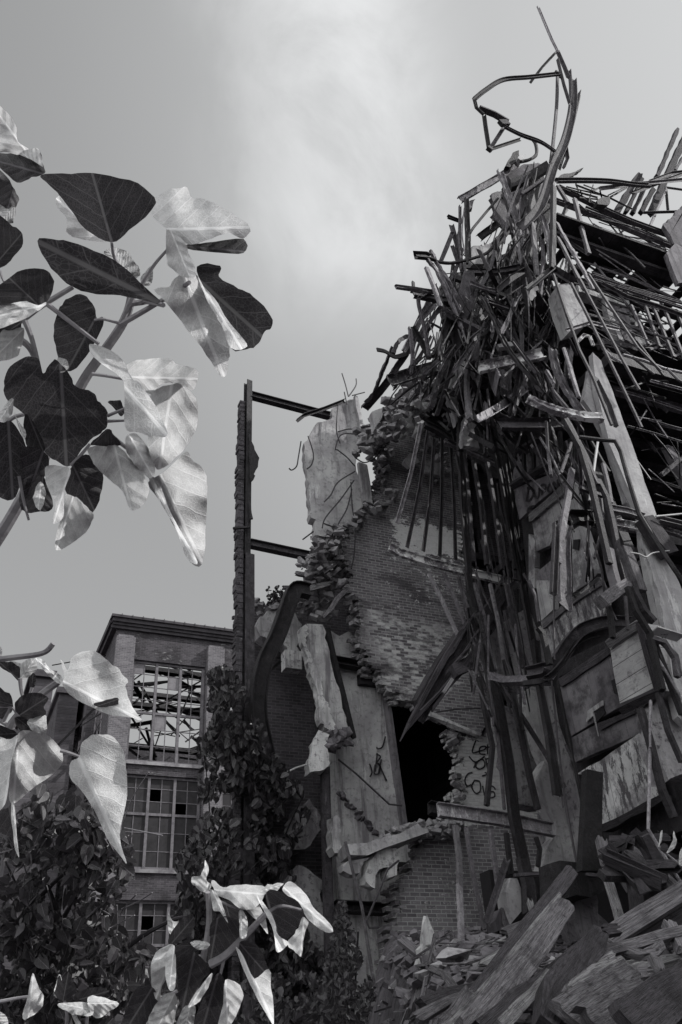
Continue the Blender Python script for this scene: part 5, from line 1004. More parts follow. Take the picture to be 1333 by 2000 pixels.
# sheet pieces in the tangle
for i, (v, pts, Y, mt, lab) in enumerate([
    ('O', [(680, 640), (640, 760), (615, 880), (620, 980), (680, 1130), (690, 1000)], 11.3, 'concrete', 'pale pointed sheet left of the black upright girder'),
    ('O', [(735, 960), (800, 1020), (845, 1100), (800, 1180), (860, 1310), (720, 1290)], 11.3, 'concrete', 'torn triangular pale sheet right of the black upright girder'),
    ('M', [(630, 870), (790, 840), (800, 880), (740, 1000), (640, 1010), (600, 960)], 10.6, 'concrete', 'grey concrete piece below the open triangle of sky'),
    ('O', [(690, 680), (740, 640), (790, 670), (780, 740), (720, 740)], 10.4, 'concrete', 'small broken pale piece at the head of the black upright girder'),
    ('O', [(30, 1030), (100, 1010), (120, 1060), (60, 1160)], 13, 'concrete', 'pale leaning block right of the standing plaster slab'),
    ('M', [(1060, 1190), (1150, 1170), (1100, 1280), (1065, 1280)], 9.5, 'concrete', 'small pale plate under the dark angle in the tangle'),
    ('M', [(960, 150), (995, 130), (990, 190), (930, 260), (890, 250)], 10.0, 'steel_black', 'torn dark flag of sheet metal on the skyline'),
    ('M', [(1000, 180), (1045, 160), (1020, 215), (1000, 200)], 9.9, 'white_paint', 'tiny bright sheet beside the torn dark flag on the skyline'),
    ('M', [(1030, 240), (1160, 230), (1180, 260), (1060, 330), (940, 370), (900, 300)], 10.3, 'concrete_dark', 'dark rubble like mass on the crown of the tangle'),
    ('N', [(260, 380), (300, 345), (360, 350), (470, 295), (380, 370), (300, 395)], 9.0, 'steel_black', 'splintered dark shard pointing right on the skyline'),
    ('M', [(600, 520), (660, 505), (620, 620), (600, 630)], 10.3, 'rust_mid', 'narrow brown gusset under the skyline girder'),
    ('R', [(130, 300), (100, 310), (45, 390), (100, 440), (185, 390), (160, 330)], 15.9, 'concrete', 'square pale patch stuck on the brick wall behind the fan, left'),
    ('R', [(250, 390), (350, 365), (400, 400), (395, 520), (240, 485)], 15.95, 'concrete', 'broken pale patch on the brick wall behind the fan, right')]):
    m = MB(); slab(m, poly_y(v, pts, Y), (0, 1, 0), .12 if i not in (2, 4, 7, 8) else .2, .03, .12, 60+i); tag(m.build('sheet_piece' if 'concrete' not in mt else 'concrete_piece', mt), lab, 'sheet')

# dense fill: hundreds of loose irons; real members scattered through the depth of the collapse
rr = random.Random(77)
class MultiMB:
    def __init__(s): s.d = {}
    def get(s, mt): return s.d.setdefault(mt, MB())
    def build(s, name):
        a = MB(); idx = []; keys = list(s.d)
        for i, k in enumerate(keys):
            n = len(a.v); a.v += s.d[k].v; a.f += [[n+j for j in f] for f in s.d[k].f]; a.uv += s.d[k].uv; idx += [i]*len(s.d[k].f)
        o = a.build(name, keys[0]); 
        for k in keys[1:]: o.data.materials.append(MATS[k])
        o.data.polygons.foreach_set('material_index', idx); return o
LATH = MultiMB()
def fill(poly, n, ymin, ymax, ang, spread, length, lab, grp, mats, wmin=.05, wmax=.16, curve=.1, noun='bar', name='twisted_bar'):
    lab0 = lab; mx_, my_ = (min(p[0] for p in poly)+max(p[0] for p in poly))/2, (min(p[1] for p in poly)+max(p[1] for p in poly))/2
    xs = [p[0] for p in poly]; ys = [p[1] for p in poly]; c = 0
    while c < n:
        x, y = rr.uniform(min(xs), max(xs)), rr.uniform(min(ys), max(ys))
        if not inside(x, y, poly): continue
        a = R_(rr.gauss(ang, spread)); ln = rr.uniform(*length)
        x1, y1 = x+math.cos(a)*ln, y+math.sin(a)*ln
        if not inside(x1, y1, poly): continue
        Y = rr.uniform(ymin, ymax); mx, my = (x+x1)/2+rr.uniform(-1, 1)*ln*curve, (y+y1)/2+rr.uniform(-1, 1)*ln*curve*.4
        w = rr.uniform(wmin, wmax)*.68; k = 'plank' if noun == 'plate' else rr.choice(['C', 'L', 'box', 'I', 'L', 'plank'])
        p3 = [PY(x, y, Y), PY(mx, my, Y+rr.uniform(-.3, .3)), PY(x1, y1, Y+rr.uniform(-.8, .8))]
        mt = rr.choice(mats); m = LATH.get(mt) if noun == 'lath' else MB(); sweep(m, p3, k, w*(1.4 if k == 'plank' else 1), (.03 if noun == 'plate' else w*.3 if k == 'plank' else w*rr.uniform(.6, 1)), seed=c, smoothp=curve > .05 and k != 'plank', roll=rr.uniform(0, 1.5), jit=.01 if k == 'plank' else 0, ragged=.08 if k == 'plank' else 0)
        c += 1
        if noun == 'lath': continue
        tone = {'rust_dark': 'dark', 'rust_mid': 'brownish grey', 'rust_pale': 'pale', 'steel_black': 'black', 'concrete_dark': 'stained grey', 'wood_charred': 'charred', 'wood_dark': 'dark wooden', 'wood_grey': 'grey wooden'}[mt]
        lab = '%s %s %s' % (('slender' if w < (wmin+wmax)*.34 else 'stout'), tone, noun) + ' ' + lab0 + ', ' + ('upper' if y < my_ else 'lower') + ' ' + ('left' if x < mx_ else 'right') + ' part'
        tag(m.build(name, mt), lab, noun, grp)
RM = ['rust_dark', 'rust_dark', 'rust_mid', 'rust_mid', 'rust_pale', 'steel_black', 'steel_black']
crown = [(1005, 305), (1080, 320), (1115, 420), (1120, 520), (1100, 640), (1040, 700), (930, 720), (880, 640), (860, 560), (910, 500), (960, 430), (985, 360)]
knot = [(860, 520), (930, 470), (1060, 460), (1110, 560), (1130, 700), (1120, 830), (1040, 860), (900, 830), (850, 780), (840, 700), (830, 620)]
left_ = [(905, 390), (925, 395), (918, 520), (935, 620), (920, 740), (860, 790), (800, 790), (745, 800), (790, 720), (825, 650), (850, 570), (890, 480)]
low = [(830, 780), (900, 760), (1060, 760), (1110, 880), (1100, 960), (1050, 1000), (1020, 900), (900, 880), (840, 850)]
fill(crown, 62, 9.4, 12.5, 96, 24, (60, 190), 'bent among others in the crown of the tangle', 'bars in the crown of the tangle', RM)
fill(knot, 70, 9.6, 13.5, 80, 32, (60, 230), 'packed in the dark heart of the tangle', 'bars in the heart of the tangle', RM, .06, .2)
fill(crown, 16, 9.6, 11.5, 98, 18, (50, 120), 'folded in the crown of the tangle', 'plates in the crown of the tangle', ['rust_mid', 'rust_dark', 'rust_pale', 'concrete_dark'], .3, .5, .08, 'plate', 'bent_plate')
fill(knot, 18, 9.6, 12, 84, 24, (50, 130), 'folded in the heart of the tangle', 'plates in the heart of the tangle', ['rust_mid', 'rust_dark', 'rust_dark', 'concrete_dark'], .3, .5, .08, 'plate', 'bent_plate')
fill(left_, 50, 10.4, 12.5, 112, 18, (50, 150), 'in the loose left flank of the tangle', 'irons on the left flank of the tangle', RM, .04, .11, noun='iron')
fill(low, 46, 9.8, 13.5, 70, 30, (50, 160), 'in the lower edge of the tangle', 'irons at the lower edge of the tangle', RM, .05, .15, noun='iron')
RT_ = ['rust_dark', 'rust_mid', 'rust_dark', 'rust_pale', 'wood_dark']
fill(crown, 36, 9.2, 11.5, 95, 30, (40, 150), 'caught in the crown of the tangle', 'laths in the crown of the tangle', RT_, .02, .05, .06, 'lath')
fill(knot, 50, 9.2, 11.5, 82, 35, (40, 190), 'caught in the heart of the tangle', 'laths in the heart of the tangle', RT_, .02, .05, .06, 'lath')
fill(left_, 34, 10.0, 12.0, 115, 26, (30, 130), 'bristling from the left flank of the tangle', 'laths on the left flank of the tangle', RT_, .02, .05, .06, 'lath')
fill([(1040, 700), (1130, 700), (1165, 900), (1190, 1040), (1200, 1180), (1150, 1210), (1110, 1000), (1050, 900)], 36, 8.4, 9.8, 72, 16, (50, 200), 'hanging in the cluster left of the column', 'irons left of the column', RM, .03, .10, .04, 'iron', 'fallen_iron')
fill([(1050, 470), (1333, 560), (1333, 820), (1200, 800), (1130, 600)], 60, 8.9, 10.5, 20, 18, (60, 240), 'strewn over the open floors right of the column', 'irons on the open floors', RM+['rust_pale'], .02, .08, .04, 'iron', 'fallen_iron')
fill([(1120, 390), (1340, 470), (1340, 600), (1150, 520)], 46, 9.0, 11, 22, 22, (50, 200), 'lying across the broken roof girders', 'irons on the roof girders', RM+['rust_pale'], .02, .08, .05, 'iron', 'fallen_iron')
fill([(1180, 700), (1340, 730), (1340, 1020), (1290, 1010), (1230, 850)], 34, 8.8, 10.5, 24, 30, (40, 160), 'crossing the dark floors right of the column', 'irons on the dark floors', RM, .02, .06, .04, 'iron', 'fallen_iron')
fill([(905, 860), (1030, 900), (1040, 1150), (1050, 1400), (960, 1380), (920, 1150)], 22, 12.9, 14.5, 80, 7, (120, 300), 'hanging behind the larger girders', 'slender bars behind the hanging girders', ['steel_black', 'rust_dark', 'rust_mid'], .04, .1, .02, 'bar', 'slender_bar')
fill([(830, 1120), (1040, 1150), (1060, 1500), (960, 1480), (900, 1300)], 24, 11.8, 12.6, 78, 9, (80, 220), 'in the bundle over the curved band', 'bars of the lower bundle', ['steel_black', 'rust_dark', 'rust_mid'], .03, .07, .03, 'bar', 'slender_bar')
fill([(1180, 1640), (1333, 1600), (1333, 1740), (1150, 1740)], 20, 8, 11, 60, 40, (60, 140), 'in the black hollow behind the heap', 'beams in the black hollow', ['wood_charred', 'wood_dark', 'rust_dark'], .1, .25, .02, 'beam', 'fallen_beam')
tag(LATH.build('lath_litter'), 'thin laths and splinters caught all through the tangle of steel', 'lath', kind='stuff')
# sagging dark sheets and boards that shut out the sky inside the heart of the tangle
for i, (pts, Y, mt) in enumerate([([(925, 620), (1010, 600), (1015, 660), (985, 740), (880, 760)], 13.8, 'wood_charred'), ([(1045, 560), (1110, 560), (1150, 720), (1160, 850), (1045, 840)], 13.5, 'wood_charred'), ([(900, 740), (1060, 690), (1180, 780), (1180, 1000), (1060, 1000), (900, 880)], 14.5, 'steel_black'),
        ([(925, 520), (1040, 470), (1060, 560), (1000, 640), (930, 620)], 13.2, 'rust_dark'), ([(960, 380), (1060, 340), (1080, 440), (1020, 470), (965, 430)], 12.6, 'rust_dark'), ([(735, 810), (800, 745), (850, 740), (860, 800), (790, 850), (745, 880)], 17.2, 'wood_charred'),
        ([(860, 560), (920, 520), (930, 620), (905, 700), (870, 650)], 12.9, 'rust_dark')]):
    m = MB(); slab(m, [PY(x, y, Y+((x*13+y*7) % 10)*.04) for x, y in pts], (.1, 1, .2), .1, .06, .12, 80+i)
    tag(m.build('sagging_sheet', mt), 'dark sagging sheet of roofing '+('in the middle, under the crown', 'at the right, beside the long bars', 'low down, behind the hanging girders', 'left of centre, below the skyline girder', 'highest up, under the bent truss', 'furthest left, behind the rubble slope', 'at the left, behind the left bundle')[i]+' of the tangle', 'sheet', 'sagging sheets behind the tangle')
# ================================================================ rubble
def rubble(view, line, Y, n, size, lab, mat='stone', spread=14, brickfrac=.4, seed=1, dy=.5, name='rubble'):
    rr = random.Random(seed); m = MB(); seg = list(zip(line, line[1:]))
    for _ in range(int(n*.62)):
        a, b = rr.choice(seg); t = rr.random(); x = a[0]+(b[0]-a[0])*t; y = a[1]+(b[1]-a[1])*t
        x, y = full(view, x, y); p = PY(x+rr.gauss(0, spread*.5), y+rr.gauss(0, spread*.5), Y+rr.uniform(-dy, dy))
        if rr.random() < brickfrac: brickbat(m, p, rr, 1.25)
        else: rock(m, p, size*rr.choice((.35, .5, .8, 1.1, 1.7)), rr, .6)
    return tag(m.build(name, mat), lab, 'rubble', kind='stuff')
rubble('C', [(505, 1050), (590, 1000), (700, 960), (780, 860), (880, 820)], 16.3, 130, .11, 'broken masonry on the ledge at the foot of the standing plaster slab', 'stone', 16)
rubble('C', [(480, 1110), (500, 1170), (600, 1080), (680, 1090)], 16.4, 150, .13, 'tumbled lumps of masonry at the end of the lower steel beam', 'stone', 26, seed=2)
rubble('C', [(460, 1200), (560, 1280), (680, 1200)], 16.6, 130, .12, 'broken brick under the jutting timbers', 'stone', 24, seed=3)
rubble('C', [(420, 1400), (520, 1330), (600, 1400), (500, 1440)], 16.9, 90, .12, 'broken brick round the head of the bent girder', 'stone', 22, seed=4)
rubble('C', [(160, 1400), (250, 1440), (330, 1400)], 18.2, 50, .11, 'loose bricks along the wall top beside the tall post', 'stone', 10, seed=5)
rubble('C', [(780, 520), (850, 430), (950, 400), (1050, 260), (1180, 150)], 15.8, 260, .13, 'grey rubble slope on top of the broken brick wall', 'stone', 24, seed=6, dy=.7)
rubble('O', [(60, 1230), (250, 1060), (430, 880)], 15.2, 240, .13, 'dark rubble sliding down below the tangle onto the wall top', 'stone', 34, seed=7, dy=.8)
rubble('O', [(330, 1010), (420, 980), (250, 1100), (230, 1170), (370, 1150), (200, 1200)], 15.3, 60, .16, 'pale mortar lumps lying on the rubble slope', 'stone_pale', 10, 0, seed=8, dy=.2)
rubble('C', [(1050, 260), (1150, 250), (1180, 300), (1090, 380)], 14.8, 24, .16, 'pale lumps of mortar at the head of the fan of bars', 'stone_pale', 8, 0, seed=18, dy=.2)
rubble('C', [(890, 480), (890, 620), (900, 740), (950, 800)], 16.2, 60, .11, 'pale mortar along the broken upper edge of the brick wall', 'stone', 8, .3, seed=9, dy=.15)
rubble('G', [(680, 250), (800, 215), (900, 195), (1000, 210), (1030, 225)], 15.9, 190, .10, 'rubble lying along the ledge under the black opening', 'stone', 12, seed=10, dy=.4)
rubble('G', [(840, 260), (900, 250), (1000, 250)], 15.9, 90, .10, 'crumbled masonry on top of the low brick wall', 'stone', 8, seed=12, dy=.3)
rubble('F', [(170, 480), (200, 600), (195, 700), (210, 820)], 16.1, 26, .08, 'crumbled masonry down the left edge of the whitewashed wall', 'stone', 7, .5, seed=15, dy=.1)
rubble('D', [(700, 170), (730, 300), (760, 480), (800, 600)], 16.3, 22, .07, 'mortar stubs down the toothed left edge of the big brick wall', 'stone', 6, .6, seed=13, dy=.1)
rubble('R', [(280, 120), (330, 240), (380, 300), (420, 480)], 15.6, 50, .12, 'mortar and rubble caught behind the fan of bars', 'stone', 22, .2, seed=14)
m = MB(); rr = random.Random(4)
sweep(m, [PY(*full('G', x, y), 15.7) for x, y in ((410, 360), (520, 345), (600, 320), (700, 285), (840, 235))], 'box', .22, .5, jit=.05); tag(m.build('concrete_ledge', 'concrete'), 'cracked concrete ledge slanting across the plaster pier below the rubble', 'ledge')
m = MB(); slab(m, poly_y('G', [(560, 390), (620, 330), (700, 325), (728, 360), (700, 470), (670, 485), (660, 410), (590, 470), (590, 530), (540, 520), (550, 450)], 15.6), (0, 1, 0), .3, .05, .08, 51); tag(m.build('concrete_lump', 'concrete_pale'), 'knobbly pale lump of concrete hanging below the cracked ledge', 'rubble')
m = MB(); slab(m, poly_y('G', [(405, 425), (440, 400), (515, 395), (500, 465), (460, 475)], 15.6), (0, 1, 0), .25, .05, .08, 52); tag(m.build('concrete_lump', 'concrete'), 'smaller pale lump left of the knobbly one below the cracked ledge', 'rubble')
m = MB(); slab(m, poly_y('G', [(360, 150), (390, 145), (408, 200), (400, 300), (415, 350), (370, 360), (360, 260)], 15.9), (0, 1, 0), .3, .04, .08, 53); tag(m.build('concrete_lump', 'concrete'), 'long upright fragment beside the broad rusty column', 'rubble')
beam('iron_bar', 'rod', 'rust_mid', .09, .09, 'long thin iron bar leaning in front of the plaster pier foot', 'G', [(430, 290, 13.5), (520, 640, 13.3), (570, 960, 13), (590, 1080, 12.8)], cat='bar')
beam('iron_bar', 'rod', 'wire', .06, .06, 'thin wire bent beside the leaning iron bar, below the ledge', 'G', [(720, 390, 14), (660, 440, 14), (620, 540, 13.8), (545, 720, 13.4), (560, 755, 13.4), (610, 752, 13.4)], cat='bar')
beam('timber', 'plank', 'wood_grey', .2, .12, 'upper weathered timber jutting left from the rubble ledge', 'C', [(402, 1220, 16.2), (520, 1240, 16.2), (650, 1265, 16.4)], jit=.02, ragged=.05)
beam('timber', 'plank', 'wood_pale', .2, .12, 'lower pale timber jutting left from the rubble ledge', 'C', [(400, 1280, 16.1), (470, 1305, 16.1), (600, 1275, 16.3)], jit=.02, ragged=.05)
beam('timber', 'plank', 'wood_grey', .16, .12, 'long timber slanting down left under the big wall corner', 'C', [(552, 1465, 16.0), (640, 1360, 16.1), (690, 1300, 16.2)], jit=.02)
beam('timber', 'plank', 'wood_grey', .12, .1, 'short stick slanting in the rubble below the lower steel beam', 'C', [(550, 1210, 16.1), (645, 1150, 16.2)], jit=.02)
beam('timber', 'plank', 'wood_dark', .14, .1, 'dark stick with a thin pin beside the bent girder head', 'C', [(330, 1298, 16.1), (400, 1298, 16.1)])
m = MB(); slab(m, poly_y('C', [(240, 1405), (280, 1390), (340, 1385), (330, 1410), (270, 1418)], 17.5), (0, 1, 0), .3, .02, .1, 5); tag(m.build('flat_stone', 'stone'), 'flat pale stone on the wall top beside the tall post', 'stone')

# ---- the heap
def mound_z(x, y):
    base = 2.02 + .215*(y-6) if y > 6 else 2.02*max(0, (y-.8)/5.2)**.8
    fl = x - (.55 + .36*y); k = max(0, min(1, fl/1.6)); k = k*k*(3-2*k)
    return base*k + .045*max(0, fl) + noise.noise(Vector((x*1.3, y*1.3, 2)))*.16*k + noise.noise(Vector((x*4, y*4, 7)))*.07*k
m = MB(); nx, ny = 90, 90; vs = []
for j in range(ny+1):
    for i in range(nx+1):
        x = .2 + i*.19; y = .8 + j*.165; vs.append((x, y, mound_z(x, y)-.05))
m.add(vs, [(j*(nx+1)+i, j*(nx+1)+i+1, (j+1)*(nx+1)+i+1, (j+1)*(nx+1)+i) for j in range(ny) for i in range(nx)])
tag(m.build('rubble_mound', 'soil'), 'mound of earth and crushed masonry under the heap of planks', 'rubble', kind='stuff')
rr = random.Random(9); m = MB(); m2 = MB()
for k in range(2600):
    y = rr.uniform(4.2, 15); x = rr.uniform(.6+.36*y, .36*y+8)
    z = mound_z(x, y)
    if rr.random() < .45: brickbat(m2, (x, y, z+.03), rr, 1.1)
    else: rock(m if rr.random() < .6 else m2, (x, y, z+.02), rr.choice((.02, .03, .04, .06, .09)), rr)
tag(m.build('rubble_litter', 'stone'), 'broken stone and mortar scattered over the heap', 'rubble', kind='stuff'); tag(m2.build('rubble_litter', 'concrete_dark'), 'broken bricks scattered over the heap', 'rubble', kind='stuff')
def on_mound(px, py, lift=0.0):
    d = ray(px, py); t = 3.0
    while t < 22:
        p = CAM + d*t
        if p.z - lift <= mound_z(p.x, p.y): return p
        t += .03
    return PY(px, py, 12.0)
# stones picked out one by one
for i, (x, y, r) in enumerate([(1010, 930, .26), (1100, 880, .22), (1170, 1010, .2), (960, 960, .16), (1240, 890, .22), (1060, 990, .14), (870, 1020, .16), (830, 1060, .13), (750, 1110, .2), (700, 1060, .14), (1290, 830, .18), (1190, 850, .14), (1120, 940, .15), (930, 1060, .13), (1220, 950, .13), (1020, 850, .14), (790, 1000, .1), (1270, 770, .12)]):
    px, py = full('G', x, y); p = on_mound(px, py, r*.4); m = MB(); rock(m, p + Vector((0, 0, 0)), r, rr, .5)
    tag(m.build('broken_stone', 'concrete_dark' if i % 3 else 'stone'), ('%s grey slab of stone in the rubble %s' % ('mottled' if i % 3 else 'plain', 'right of the white shard' if x > 920 else 'left of the white shard')), 'stone', 'broken slabs of stone before the low brick wall')
m = MB(); slab(m, poly_y('G', [(825, 950), (850, 800), (872, 690), (895, 740), (915, 800), (918, 900), (905, 972), (860, 965)], 11.6), (.1, 1, 0), .12, .03, .08, 55)
tag(m.build('plaster_shard', 'concrete_pale'), 'white pointed shard of plaster standing against the low brick wall', 'rubble')
beam('timber', 'plank', 'wood_grey', .2, .1, 'board leaning against the low brick wall left of the white shard', 'G', [(730, 815, 12), (835, 905, 11.8)], jit=.01)
# planks traced one by one: (x, y, depth)
PL = [
 (.27, .10, 'wood_grey', 'broad knotty plank with a round metal fitting near its top end', [(745, 430, 7.0), (560, 690, 6.4), (230, 1080, 5.4)]),
 (.20, .16, 'wood_dark', 'squared beam rising behind the broad knotty plank to its cut end', [(768, 280, 7.6), (640, 440, 7.3), (400, 740, 6.9), (160, 1060, 6.2)]),
 (.06, .10, 'wood_pale', 'thin pale edge strip along the left side of the broad knotty plank', [(700, 395, 7.0), (500, 640, 6.6), (300, 890, 6.1), (130, 1060, 5.5)]),
 (.13, .10, 'wood_pale', 'narrow pale stick running down right of the broad knotty plank', [(650, 790, 6.0), (560, 900, 5.7), (400, 1060, 5.2)]),
 (.11, .08, 'wood_dark', 'long thin dark board bending up beside the narrow pale stick', [(830, 640, 6.6), (640, 780, 6.1), (480, 900, 5.7), (300, 1060, 5.2)]),
 (.26, .20, 'wood_charred', 'cracked and furrowed old post across the middle of the heap', [(895, 590, 6.6), (800, 740, 6.1), (700, 900, 5.6), (630, 1060, 5.2)]),
 (.13, .12, 'wood_grey', 'long straight stick reaching right across the upper heap', [(660, 765, 6.3), (900, 690, 6.4), (1220, 595, 6.6), (1400, 560, 6.8)]),
 (.28, .12, 'wood_grey', 'large weathered beam entering from the right edge above the heap', [(940, 620, 7.6), (1130, 500, 7.4), (1420, 320, 7.0)]),
 (.30, .10, 'wood_dark', 'dark board under the large weathered beam at the right edge', [(1030, 660, 7.6), (1200, 560, 7.4), (1420, 420, 7.2)]),
 (.36, .08, 'wood_grey', 'widest board in the lower right, with a dark knot hole', [(1090, 790, 5.9), (940, 880, 5.5), (740, 1010, 5.1)]),
 (.34, .09, 'wood_grey', 'board lying over the widest board with a cut right end', [(1165, 870, 5.6), (1040, 930, 5.3), (860, 1040, 4.9)]),
 (.22, .09, 'wood_pale', 'splintered board above the widest board', [(1040, 740, 6.1), (900, 800, 5.8), (780, 880, 5.5)]),
 (.12, .08, 'wood_pale', 'finely split lath above the splintered board', [(990, 700, 6.3), (860, 780, 6.1), (770, 850, 5.9)]),
 (.40, .10, 'wood_dark', 'big board filling the bottom right corner', [(1420, 790, 5.6), (1250, 900, 5.1), (1050, 1060, 4.5)]),
 (.14, .10, 'wood_grey', 'crooked root like branch lying on the upper heap', [(930, 610, 6.8), (1010, 660, 6.5), (1120, 690, 6.4), (1190, 710, 6.3), (1220, 780, 6.1)]),
 (.12, .10, 'wood_grey', 'short branch forking up from the crooked one', [(1120, 690, 6.4), (1180, 680, 6.4), (1230, 645, 6.5)]),
 (.18, .12, 'wood_grey', 'short grey stake poking up near the right edge of the heap', [(1270, 540, 6.9), (1300, 600, 6.7), (1340, 680, 6.5)]),
 (.16, .10, 'wood_grey', 'short offcut beside the knot of the widest board', [(1110, 800, 5.8), (1190, 790, 5.7)]),
 (.10, .08, 'wood_grey', 'slim batten in the lower left of the heap', [(60, 760, 8), (130, 790, 7.6), (180, 860, 7.2)]),
 (.16, .08, 'wood_grey', 'flat board end lower left of the broad knotty plank', [(250, 890, 6.3), (180, 990, 5.9), (110, 1060, 5.6)]),
 (.12, .10, 'wood_dark', 'dark slat crossing at the lower left of the heap', [(0, 940, 6.6), (140, 890, 6.8), (300, 860, 7)]),
 (.10, .08, 'wood_grey', 'thin slat at the bottom of the heap left of the planks', [(-20, 1020, 5.8), (120, 940, 6.1), (260, 890, 6.4)]),
 (.14, .10, 'wood_charred', 'charred batten behind the crooked branch', [(930, 570, 7.3), (1000, 560, 7.3)]),
 (.14, .10, 'wood_pale', 'pale batten standing up in the hollow behind the heap', [(945, 270, 9), (985, 400, 8.7), (1025, 540, 8.2)]),
 (.2, .14, 'wood_dark', 'dark post standing in the hollow behind the heap', [(1060, 230, 8.8), (1085, 330, 8.6), (1110, 480, 8.2)]),
 (.34, .2, 'wood_charred', 'charred beam slanting across the black hollow on the right', [(1000, 170, 9.4), (1110, 280, 9), (1200, 390, 8.7)]),
 (.2, .16, 'wood_grey', 'long beam slanting in the black hollow toward the right edge', [(1060, 150, 9.2), (1200, 260, 8.8), (1310, 360, 8.4)]),
 (.18, .14, 'wood_grey', 'bent grey bar curling down by the black duct', [(920, 110, 9.3), (945, 220, 9.1), (1040, 300, 8.9), (1075, 360, 8.8)]),
 (.12, .08, 'wood_pale', 'short bright batten at the foot of the low horizontal rail', [(560, 420, 10.4), (580, 490, 10.2)]),
 (.3, .1, 'wood_grey', 'flat board on the left slope of the heap, larger', [(440, 590, 9.8), (560, 545, 9.8)]),
 (.2, .1, 'wood_pale', 'flat board on the left slope of the heap, smaller', [(330, 750, 8.9), (430, 695, 8.9)]),
]
for i, (w, h, mt, lab, pts) in enumerate(PL):
    beam('plank' if w > .19 else 'batten', 'plank', mt, w, h, lab, 'H', pts, k=.66, jit=.007 if 'furrowed' not in lab else .03, ragged=.03, cat='plank' if w > .19 else 'batten', hint=Vector((rr.uniform(-.25, .2), -1, .45)))
pk = bpy.data.objects['plank']
m = MB(); sweep(m, [PY(*full('H', 722+18*math.cos(a*.7), 512+20*math.sin(a*.7)), 6.82) for a in range(10)], 'rod', .022, .022); m.build('metal_ring', 'steel_black', pk)
m = MB(); rock(m, PY(*full('H', 722, 514), 6.85), .05, rr, .8); m.build('bolt', 'steel_black', pk)
# wood thrown over the rest of the heap
for k in range(230):
    y = rr.uniform(4.6, 11.5); x = .36*y + rr.uniform(.9, 7.5); a = R_(rr.gauss(-28, 38)) if k % 3 else rr.uniform(0, 6.28)
    ln = rr.uniform(.3, 1.9); d = Vector((math.cos(a), math.sin(a)*.7, 0))*ln/2; c = Vector((x, y, 0)); p, q = c-d, c+d
    p.z = mound_z(p.x, p.y)+rr.uniform(.0, .14); q.z = mound_z(q.x, q.y)+rr.uniform(.02, .3)
    m = MB(); w = rr.choice((.02, .03, .04, .05, .07, .1, .14)); sweep(m, [p, p.lerp(q, .5), q], 'plank', w, w*rr.uniform(.2, .5), seed=k, jit=.012, ragged=.05, hint=Vector((0, -.5, 1)))
    mt = rr.choice(['wood_grey', 'wood_dark', 'wood_grey', 'wood_charred', 'wood_pale'])
    lab = '%s %s %s lying loose %s of the rubble heap, %s side' % ('long' if ln > 1.1 else 'short', {'wood_grey': 'weathered grey', 'wood_dark': 'dark brown', 'wood_charred': 'charred', 'wood_pale': 'pale'}[mt], 'board' if w > .06 else 'splinter', 'at the front' if y < 6.8 else ('on the middle' if y < 9.2 else 'at the back'), 'left' if x-.36*y < 4.2 else 'right')
    tag(m.build('loose_board', mt), lab, 'board', 'loose boards on the heap')

m = MB(); m2 = MB()
for k in range(900):
    y = rr.uniform(4.3, 13); x = .36*y + rr.uniform(.7, 8.0); a = R_(rr.gauss(-25, 45)); ln = rr.uniform(.08, .5); d = Vector((math.cos(a), math.sin(a)*.8, rr.uniform(-.2, .5)))*ln/2
    c = Vector((x, y, mound_z(x, y)+rr.uniform(.0, .12))); w = rr.uniform(.008, .03); sweep(m if k % 2 else m2, [c-d, c+d], 'box', w, w*.5, seed=k)
tag(m.build('splinter_litter', 'wood_grey'), 'grey splinters and broken lath strewn all over the heap', 'splinters', kind='stuff'); tag(m2.build('splinter_litter', 'wood_dark'), 'dark splinters and broken lath strewn all over the heap', 'splinters', kind='stuff')
